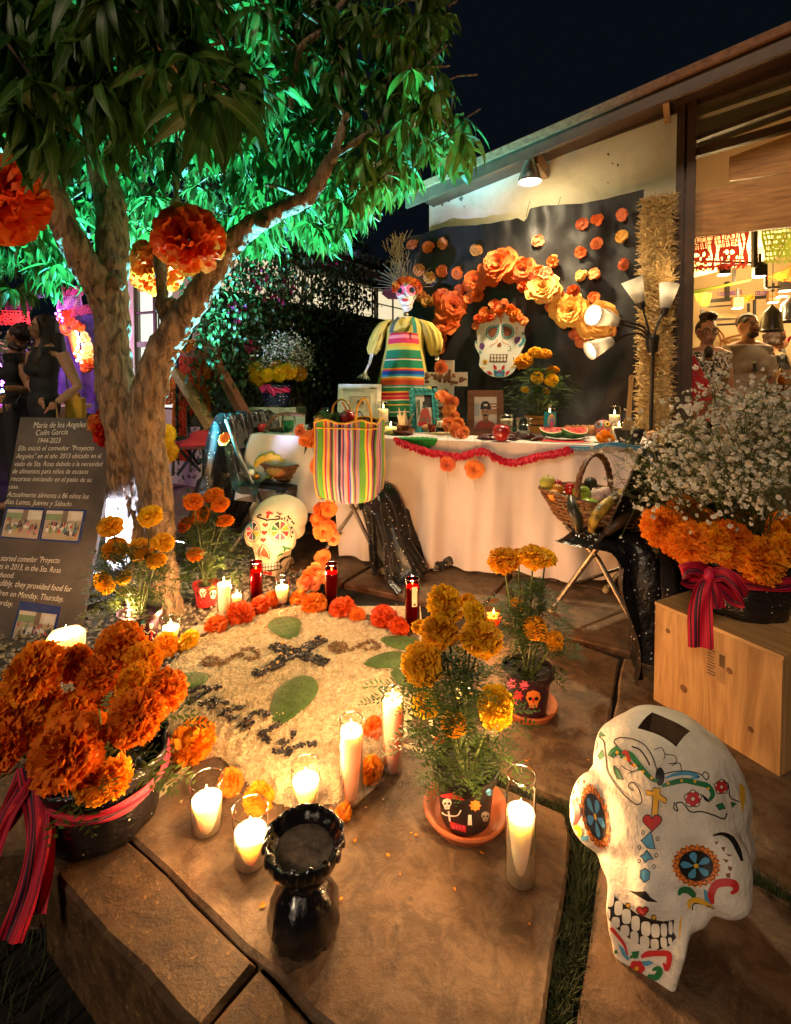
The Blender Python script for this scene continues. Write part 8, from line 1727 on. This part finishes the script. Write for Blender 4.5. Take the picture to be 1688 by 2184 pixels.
# ================================================================ INSIDE THE WINDOW
def ip(x,y,Y):return at(1442.3+x*.16986,453.3+y*.16986,Y)
def banner(label,c00,c10,c11,c01,m_,mask,nu=46,nv=30,sag=.0,group='cut paper banners'):   # corners: top left, top right, bottom right, bottom left
    t=thing('paper_banner',label,'paper banner',c00.lerp(c10,.5),0,group);Wi=world(t).inverted();mb=MB();P=[[(c00.lerp(c10,u/nu)).lerp(c01.lerp(c11,u/nu),v/nv)+V((0,.012*math.sin(u*.35+v*.2),0))for v in range(nv+1)]for u in range(nu+1)]
    for u in range(nu):
        for v in range(nv):
            if mask((u+.5)/nu,(v+.5)/nv):mb.add([Wi@p for p in(P[u][v],P[u+1][v],P[u+1][v+1],P[u][v+1])],[(0,1,2,3)])
    mb.build('paper',m_,t);mb=MB();mb.tube([Wi@c00,Wi@c10],.002,4);mb.build('string',m_k,t);return t
def scal(u,v,k):return v<.93-.06*abs(math.sin(u*3.1416*k))
def m_sk(u,v):                                         # two panels of lattice round a skull
    if not scal(u,v,12):return False
    if v>.80:return(u*14%1-.5)**2+((v-.86)*22)**2>.09
    if abs(u-.42)<.03 or u>.955 or v<.03:return True
    cx=.2 if u<.42 else.69;x,y=(u-cx)/.155,(v-.45)/.36
    if x*x+y*y<1 and not(y>.3 and abs(x)>.62):
        for g in(-1,1):
            if((x-g*.38)/.24)**2+((y-.05)/.17)**2<1:return False
        if abs(x)<.13 and.26<y<.48:return False
        if.58<y<.86 and abs(x)<.5:return(x*7%1)>.35 and abs(y-.72)>.03
        if y<-.35:return((x*5%1-.5)**2+((y*6)%1-.5)**2)>.07
        return True
    return(u*17%1)<.28 or(v*9%1)<.22
m_lat=lambda k,l:(lambda u,v:scal(u,v,k)and(u<.06 or u>.94 or v<.08 or v>.84 or(math.hypot((u-.5)/.3,(v-.45)/.32)<1 and math.sin(u*40)*math.sin(v*31)>-.35)or(u*l%1)<.34 or(v*l*.6%1)<.32))
def paper(n,c):return pm(n,c,tuple(q*.85 for q in c),6,.7,backlit=.5)
pr,pg,po,pu_,py_=paper('coral paper',(.80,.10,.07)),paper('lime paper',(.36,.50,.08)),paper('orange paper',(.80,.16,.02)),paper('violet paper',(.18,.05,.30)),paper('yellow paper',(.80,.42,.02))
banner('coral cut paper banner with two lattice skulls hanging inside the window',ip(150,330,3.75),ip(905,240,3.85),ip(890,745,3.85),ip(150,790,3.75),pr,m_sk,84,50)
banner('lime green cut paper banner at the right of the window',ip(1078,205,3.95),ip(1560,150,4.05),ip(1560,680,4.05),ip(1110,690,3.95),pg,m_lat(9,12),50,36)
banner('orange cut paper banner tilted under the green one',ip(1135,800,4.6),ip(1500,650,4.7),ip(1500,900,4.7),ip(1135,850,4.6),po,m_lat(7,12));banner('small lime banner with a pointed end by the left post',ip(230,1010,5.0),ip(460,1010,5.0),ip(390,1200,5.0),ip(300,1190,5.0),pg,m_lat(5,9),24,18);banner('small yellow banner hanging from the light rail',ip(820,1030,5.3),ip(1010,1020,5.3),ip(980,1100,5.3),ip(840,1160,5.3),py_,m_lat(5,9),20,14);banner('small violet banner above the light rail',ip(510,1010,5.4),ip(830,975,5.4),ip(820,1030,5.4),ip(560,1050,5.4),pu_,m_lat(5,9),24,10);banner('dark violet banner at the right of the light rail',ip(1000,990,5.4),ip(1240,980,5.4),ip(1200,1040,5.4),ip(1010,1040,5.4),pu_,m_lat(5,9),20,10)
banner('long pale green streamer crossing under the sloping ceiling',ip(175,985,4.4),ip(950,835,4.7),ip(950,855,4.7),ip(175,1035,4.4),pg,lambda u,v:True,20,3)
rl=thing('light_rail','black steel light rail frame hanging inside the room','light rail',ip(800,1080,5.4));Wi=world(rl).inverted()
for a,b,w_ in(((985,215,4.4),(985,690,4.4),.035),((330,612,4.5),(1110,640,4.5),.02),((1125,640,4.5),(1125,950,4.5),.022),((1110,950,4.6),(1300,935,4.7),.022),((430,1110,5.4),(1250,1050,5.4),.035),((395,1185,5.4),(720,1165,5.4),.014),((320,1220,5.4),(320,1390,5.4),.016),((345,1220,5.4),(345,1360,5.4),.02),((340,1358,5.4),(760,1330,5.4),.018),((345,1420,5.6),(740,1400,5.6),.02),((985,1090,5.4),(985,1300,5.4),.022),((910,1140,5.4),(910,1250,5.4),.018),((727,715,4.9),(727,890,4.9),.022),((640,870,5.4),(640,1080,5.4),.035)):MB().bar(Wi@ip(*a),Wi@ip(*b),w_,w_).build('rail',m_lblk,rl)
MB().box(Wi@ip(625,1305,5.4),(.34,.06,.04)).build('shelf_board',m_oak,rl)
m_spot=em('spot glow',(1,.85,.58),16);n_=0
for x,y,Y,lab in((600,785,4.7,'behind the coral banner'),(1045,810,4.5,'brightest, beside the green banner'),(770,1205,5.2,'above the head of the man'),(1365,990,5.0,'upper one at the right edge'),(1330,1060,5.2,'lower one at the right edge'),(1215,1135,5.3,'over the black pendant')):
    p=ip(x,y,Y);t=thing('track_light','box shaped track light '+lab,'track light',p,rad(-20),'track lights inside');MB().box((0,0,.055),(.09,.09,.10)).build('housing',m_oak if Y>5 else m_lblk,t);MB().box((0,0,.002),(.075,.075,.006)).build('lens',m_spot,t);MB().bar((0,0,.105),(0,0,.20),.02,.02).build('stem',m_lblk,t)
for x,y,Y,lab in((1205,1170,4.3,'large black bell pendant lamp over the man'),(1450,1050,4.6,'black pendant lamp cut by the right edge')):
    p=ip(x,y,Y);t=thing('pendant_lamp',lab,'pendant lamp',p,0,'black pendant lamps');k=Y/4.3;MB().lathe([(.010,.005),(.016,-.005),(.068*k,-.060*k),(.085*k,-.20*k),(.092*k,-.215*k),(.088*k,-.215*k),(.06*k,-.06*k),(.01,-.01)],30).build('shade',pm('black enamel',(.035,.028,.022),None,9,.25,coat=.5),t,True);MB().tube([(0,0,0),(0,0,.35)],.003,5).build('cord',m_k,t);MB().ell((0,0,-.12*k),.028,12,8).build('bulb',m_spot,t,True)
fs=thing('wicker_fish','large woven cane swordfish hung on the back wall','wall sculpture',ip(950,1580,6.0));Wi=world(fs).inverted();FQ=lambda x,y:Wi@ip(x,y,6.0)
m_cane=pm('varnished cane',(.36,.15,.04),(.24,.09,.025),20,.4)
def fl_(L,r=.008,nm='cane'):MB().tube([FQ(*p)for p in curve(L,5)],r,6).build(nm,m_cane,fs,True)
fl_([(560,1610),(700,1560),(900,1520),(1150,1500),(1400,1525),(1480,1530)],.012,'back_edge');fl_([(560,1610),(700,1640),(900,1640),(1150,1620),(1330,1580),(1480,1535)],.012,'belly_edge');fl_([(560,1610),(540,1540),(480,1430),(500,1430),(590,1540),(600,1600)],.010,'tail');fl_([(560,1620),(550,1700),(500,1790),(520,1790),(620,1690),(620,1630)],.010,'tail');fl_([(990,1510),(980,1350),(1010,1280),(1060,1270),(1090,1350),(1100,1500)],.008,'fin');fl_([(1330,1570),(1390,1570),(1350,1545)],.008,'fin')
rb=MB()
for k in range(34):x=600+k*22;rb.tube([FQ(x,1595-2.4*k*.9+.02*k*k),FQ(x+12,1640-.06*(k-12)**2*.2)],.0045,5)
for k in range(8):rb.tube([FQ(990+k*13,1330+k*10),FQ(1010+k*12,1500)],.004,5)
o=rb.build('rib',m_cane,fs,True);o['kind']='stuff'
ctb=thing('counter','dark counter inside the window carrying a bowl and bottles','counter',V((2.86,3.95,0)),RZA);MB().box((.25,.2,.97),(.9,.4,.04)).build('top',m_oak,ctb);MB().box((.25,.2,.475),(.86,.36,.949)).build('front',m_brown,ctb)
def inb(x,Y,z):r=ray(1442.3+x*.16986,900);return V((r.x/r.y*Y,Y,z))
turn('wooden_bowl','big wooden bowl on the counter at the right edge','bowl',inb(1425,4.05,.99),[(0,0),(.06,0),(.10,.12),(.115,.20),(.108,.20),(.09,.12),(0,.02)],m_oak,30);turn('bottle','clear bottle of yellow oil on the counter','bottle',inb(1305,4.0,.99),[(0,0),(.030,0),(.032,.02),(.032,.13),(.012,.17),(.011,.21),(0,.21)],glass('oil bottle',(.85,.7,.2),.2),18);turn('bottle','dark capped bottle behind the yellow oil','bottle',inb(1285,4.1,.99),[(0,0),(.028,0),(.028,.16),(.010,.20),(.010,.25),(0,.25)],m_lblk,18)
for x,y,e in((600,790,19),(1045,815,24),(1215,1140,22)):lamp('POINT',ip(x,y+60,4.8),e,(1,.70,.34),.1,'track_glow')
# ================================================================ BEHIND THE TREE
def X9(a,b):return(329.7+a*.1758,717+b*.1758)
sw=thing('swing_frame','wooden A frame hung with red and orange flower strands behind the tree','garden swing',at(410,1000,4.0));Wi=world(sw).inverted();SQ=lambda a,b,Y:Wi@at(*X9(a,b),Y)
m_swing=pm('red brown timber',(.22,.065,.03),(.14,.04,.018),3,.5,.2)
MB().bar(SQ(250,120,4.0),SQ(760,232,3.95),.09,.11).build('top_beam',m_swing,sw);MB().bar(SQ(690,210,3.98),SQ(1270,1280,3.75),.075,.06).build('leg',m_swing,sw);MB().bar(SQ(215,340,4.0),SQ(700,1120,3.80),.075,.06).build('leg',m_oak,sw);MB().bar(SQ(690,215,4.02),SQ(660,1250,4.5),.07,.06).build('leg',m_swing,sw)
m_sr=pm('red strand flowers',(.74,.075,.018),(.55,.035,.010),14,.7,.3,60,backlit=.15);m_so=pm('orange strand flowers',(.86,.24,.016),(.72,.13,.010),14,.7,.3,60,backlit=.15);m_sk_=pm('black strand flowers',(.02,.015,.014),None,14,.7)
bead=ruffle(77,60,.8,-.9,.3)
for k in range(15):
    x=70+k*42;mm=m_sk_ if k in(5,)else(m_so if k in(2,3,4,11,13,14)else m_sr);mb=MB();y=235;yb=830 if k<4 else(960 if k>8 else 1500)
    while y<yb:mb.add(bead.v,bead.f,0,M.Translation(SQ(x+R.uniform(-4,4),y,3.97))@Euler((R.uniform(-.5,.5),R.uniform(-.5,.5),R.uniform(0,6))).to_matrix().to_4x4()@M.Scale(.017,4));y+=34
    mb.build('flower_strand',mm,sw,True)
for a,b,m_ in((440,115,m_fake),(620,165,m_fake),(380,140,m_fake)):head(sw,at(*X9(a,b),3.95),.045,m_,(0,-.8,.6),False,'beam_flower')
cch=thing('camping_chair','black folding camping chair with a red cushion in front of the flower strands','camping chair',at(425,1015,3.9));Wi=world(cch).inverted();SQ=lambda a,b,Y:Wi@at(*X9(a,b),Y)
m_canv=pm('mottled brown canvas',(.115,.075,.05),(.05,.032,.022),20,.85,.4)
P=[[tuple(SQ(405+415*u,905+30*math.sin(u*3.1416)*(1-v)+60*(0 if u>.1 else 0)+195*v-35*math.sin(u*3.14)*v*0,3.95+.05*math.sin(u*3.14)))for v in[j/6 for j in range(7)]]for u in[i/12 for i in range(13)]];MB().grid(P).build('back_panel',m_canv,cch,True)
P=[[tuple(SQ(270+330*u+40*v,1215+150*v,3.95-.35*v))for v in[j/4 for j in range(5)]]for u in[i/6 for i in range(7)]];MB().grid(P).build('seat',m_canv,cch,True)
for a,b in(((405,905,3.95),(410,1270,3.95)),((820,905,3.95),(810,1270,3.95)),((230,1240,3.75),(225,1690,3.75)),((430,1260,3.9),(220,1240,3.75)),((430,1260,3.95),(440,1650,3.95)),((230,1300,3.75),(560,1640,3.7)),((560,1300,3.7),(280,1680,3.75)),((590,1290,3.7),(600,1690,3.7)),((340,1300,3.8),(540,1560,3.85)),((225,1245,3.75),(600,1280,3.7))):MB().tube([SQ(*a),SQ(*b)],.011,7).build('tube',m_lblk,cch,True)
t=thing('cushion','red cushion on the camping chair','cushion',at(*X9(480,1310),3.72));q=MB();q.ell((0,0,0),(.15,.10,.04),16,8);q.ell((.05,.05,.04),(.11,.05,.06),14,8);b=blob(q,.012,'cushion',pm('red cushion cloth',(.48,.02,.03),(.36,.012,.02),7,.8,.3),None,5);b.parent=t
# far left: stall with paper banners, fairy lights and purple glow
def X10(a,b):return(a*.1359,609.9+b*.1359)
pk,pl2,pbl=paper('pink paper',(.78,.14,.28)),paper('lilac paper',(.62,.40,.52)),paper('pale blue paper',(.30,.42,.60));L4=lambda a,b,c,d,Y:[at(*X10(*q),Y)for q in(a,b,c,d)]
banner('coral paper banner at the far left behind the women',*L4((-120,370),(475,400),(470,640),(-120,640),5.6),pr,m_lat(8,11));banner('lilac paper banner to the left of the trunk',*L4((900,170),(1290,130),(1290,380),(900,400),5.6),pl2,m_lat(7,15));banner('mauve paper banner touching the trunk',*L4((1120,330),(1480,280),(1480,440),(1120,500),5.4),pk,m_lat(7,15));banner('pale blue paper banner among the low leaves',*L4((140,80),(700,60),(700,200),(140,215),5.9),pbl,m_lat(6,13));banner('pink paper banner high on the left stall',*L4((100,210),(520,210),(500,400),(90,410),6.2),pk,m_lat(6,20));banner('rose paper banner beside the left limb of the tree',*L4((960,20),(1300,0),(1300,170),(960,190),6.0),pk,m_lat(6,14))
stl=thing('stall_backdrop','violet gauze backdrop of the stall behind the women','backdrop',at(*X10(1330,1200),6.2));Wi=world(stl).inverted()
MB().grid([[tuple(Wi@(at(*X10(880+i*55,450),6.2)*(1-v)+at(*X10(880+i*55,2000),6.2)*v+V((0,.05*math.sin(i*1.3+v*3),0))))for v in[j/8 for j in range(9)]]for i in range(14)]).build('gauze',pm('violet gauze',(.13,.11,.24),(.05,.04,.12),9,.7,.4),stl,True)
gd=thing('bead_garland','thick orange garland curling down the stall backdrop','garland',at(*X10(1180,900),6.0));Wi=world(gd).inverted()
for x,y in curve([(1000,640),(1030,720),(1090,750),(1140,720),(1150,820),(1180,920),(1210,1050),(1260,1130),(1310,1170)],5):MB().ell(Wi@at(*X10(x,y),6.0),(.045,.045,.032),10,7).build('bead',m_so,gd,True)
def cluster(label,L,Y,mm,kind='h'):
    t=thing('flower_cluster',label,'flowers',at(*X10(*L[0][:2]),Y),0,'flower clusters on the stall')
    for x,y,r in L:o=link('flower',R.choice(HM[mm.name]if kind=='h' else RM[mm.name]),t);put(o,at(*X10(x,y),Y),(R.gauss(0,.3),-1,R.gauss(.2,.3)),r*.1359*Y/FP,t)
cluster('red flower cluster low on the stall backdrop',[(1340,1200,90),(1410,1240,80),(1360,1290,80),(1430,1190,60)],6.0,m_fake);cluster('orange flower cluster high on the stall backdrop',[(1120,560,80),(1200,630,90),(1290,660,60)],6.0,m_fake);cluster('yellow rose cluster among the fairy lights',[(1340,800,80),(1380,970,80),(1380,1060,90),(1360,1120,70),(1270,840,50)],6.0,m_crepy,'r');cluster('magenta flower cluster at the top of the stall',[(960,470,70),(1040,460,90),(1060,560,70),(1120,420,60),(930,540,50)],6.0,m_fake)
fl=thing('fairy_lights','string of tiny white and violet fairy lights on the stall','fairy lights',at(*X10(1270,900),5.95));Wi=world(fl).inverted();pts=[]
for x,y,c in[(1230+R.gauss(0,40),720+i*28,'w')for i in range(18)]+[(930+R.gauss(0,40),480+R.gauss(0,50),'v')for i in range(12)]+[(60+R.gauss(0,55),1230+i*22,'v')for i in range(16)]+[(20+R.gauss(0,40),1660+R.gauss(0,30),'b')for i in range(6)]:p=Wi@at(*X10(x,y),5.95);pts.append(p);MB().ell(p,.012,6,4).build('bulb',em('white bulb',(.9,.9,1),25)if c=='w' else em('violet bulb',(.45,.08,1),22)if c=='v' else em('blue bulb',(.1,.2,1),20),fl)
MB().tube(pts[:18],.0015,4).build('wire',m_k,fl)
lamp('POINT',at(*X10(1260,900),5.8),9,(.95,.80,.9),.1,'fairy_glow');lamp('POINT',at(*X10(950,520),5.75),10,(.6,.1,1),.1,'violet_glow');lamp('POINT',at(*X10(60,1320),5.6),14,(.55,.06,1),.1,'violet_glow');lamp('POINT',at(*X10(150,560),5.3),16,(1,.25,.35),.12,'rose_glow')
sh=thing('shrub','small green shrub lit from below at the far left','shrub',at(*X10(150,1250),5.5));Wi=world(sh).inverted();leaves('foliage',[(R.randrange(6),Wi@M.Translation(at(*X10(140+R.gauss(0,95),1010+R.gauss(0,100)),5.5+R.gauss(0,.12)))@Euler((R.uniform(0,6),R.uniform(-.6,1.3),R.uniform(0,6))).to_matrix().to_4x4()@M.Scale(R.uniform(.05,.10),4))for k in range(420)],m_leaf,sh)
st_=thing('stall_table','low stall table with straw and husks at the far left','table',at(-20,1040,5.0));MB().box((0,0,.78),(1.6,.7,.04)).build('top',m_oak,st_)
for sx in(-.7,.7):MB().box((sx,0,.38),(.05,.6,.76)).build('leg',m_oak,st_)
t=thing('husk_pile','pile of straw and corn husks on the stall table','straw',at(-20,940,5.0)+V((0,0,.0)));t.location.z=.80;s2=MB();straws(s2,(0,0,.06),V((.6,0,0)),V((0,.25,0)),V((0,0,.07)),700,.16);o=s2.build('straw',m_straw,t);o['kind']='stuff'
# ================================================================ FLOODLIGHT AT THE FOOT OF THE TREE
def flood(label,p):
    t=thing('floodlight',label,'floodlight',p);MB().box((0,0,.09),(.16,.08,.12),0,M.Rotation(-.5,4,'X')).build('housing',m_lblk,t);MB().box((0,.0,.155),(.14,.065,.004),0,M.Rotation(-.5,4,'X')).build('lens',em('cold lens',(.75,.9,1),30),t);MB().bar((0,-.05,0),(0,-.05,.06),.12,.01).build('bracket',m_lblk,t);return t
fd=flood('cold white floodlight on the gravel between the chalkboard and the trunk',V((-1.47,2.53,0)))
l=lamp('SPOT',(.015,-.12,.14),520,(.42,.58,1),.03,'flood_spill',fd,spot=(rad(62),.5));aim(l,(.10,.11,.42));l=lamp('SPOT',(-.05,-.04,.40),420,(.42,.58,1),.02,'flood_spill',fd,spot=(rad(74),.6));aim(l,(.09,.10,.70))
fd=flood('teal floodlight hidden behind the trunk, aimed up into the crown',V((-1.36,3.02,0)))
l=lamp('SPOT',(0,.02,.24),3400,(.10,.78,1),.06,'flood_beam',fd,spot=(rad(80),.5));aim(l,(.30,.0,2.2))
# ================================================================ SMOKE OF THE BURNER
sm=thing('incense_smoke','thin smoke drifting from the burner bowl past the pink candles','smoke',at(655,1740,1.08));sm['kind']='stuff';Wi=world(sm).inverted()
q=MB();q.tube([Wi@at(x,y,Y)for x,y,Y in((655,1745,1.08),(690,1690,1.12),(735,1655,1.2),(790,1620,1.28),(835,1570,1.34))],[.055,.06,.06,.055,.03],14)
m=bpy.data.materials.new('smoke');m.use_nodes=True;nt=m.node_tree;nt.nodes.clear();o_=nd(nt,'ShaderNodeOutputMaterial');pv=nd(nt,'ShaderNodeVolumePrincipled');pv.inputs['Color'].default_value=(.9,.8,.7,1);tc=nd(nt,'ShaderNodeTexCoord');no=nd(nt,'ShaderNodeTexNoise',i_Scale=16.,i_Detail=4.,i_Distortion=1.2);mr=nd(nt,'ShaderNodeMapRange');mr.inputs[1].default_value=.53;mr.inputs[2].default_value=.85;mr.inputs[3].default_value=0;mr.inputs[4].default_value=6
lk(nt,tc.outputs['Object'],no.inputs['Vector']);lk(nt,no.outputs[0],mr.inputs[0]);lk(nt,mr.outputs[0],pv.inputs['Density']);lk(nt,pv.outputs[0],o_.inputs['Volume']);q.build('plume',m,sm,True)
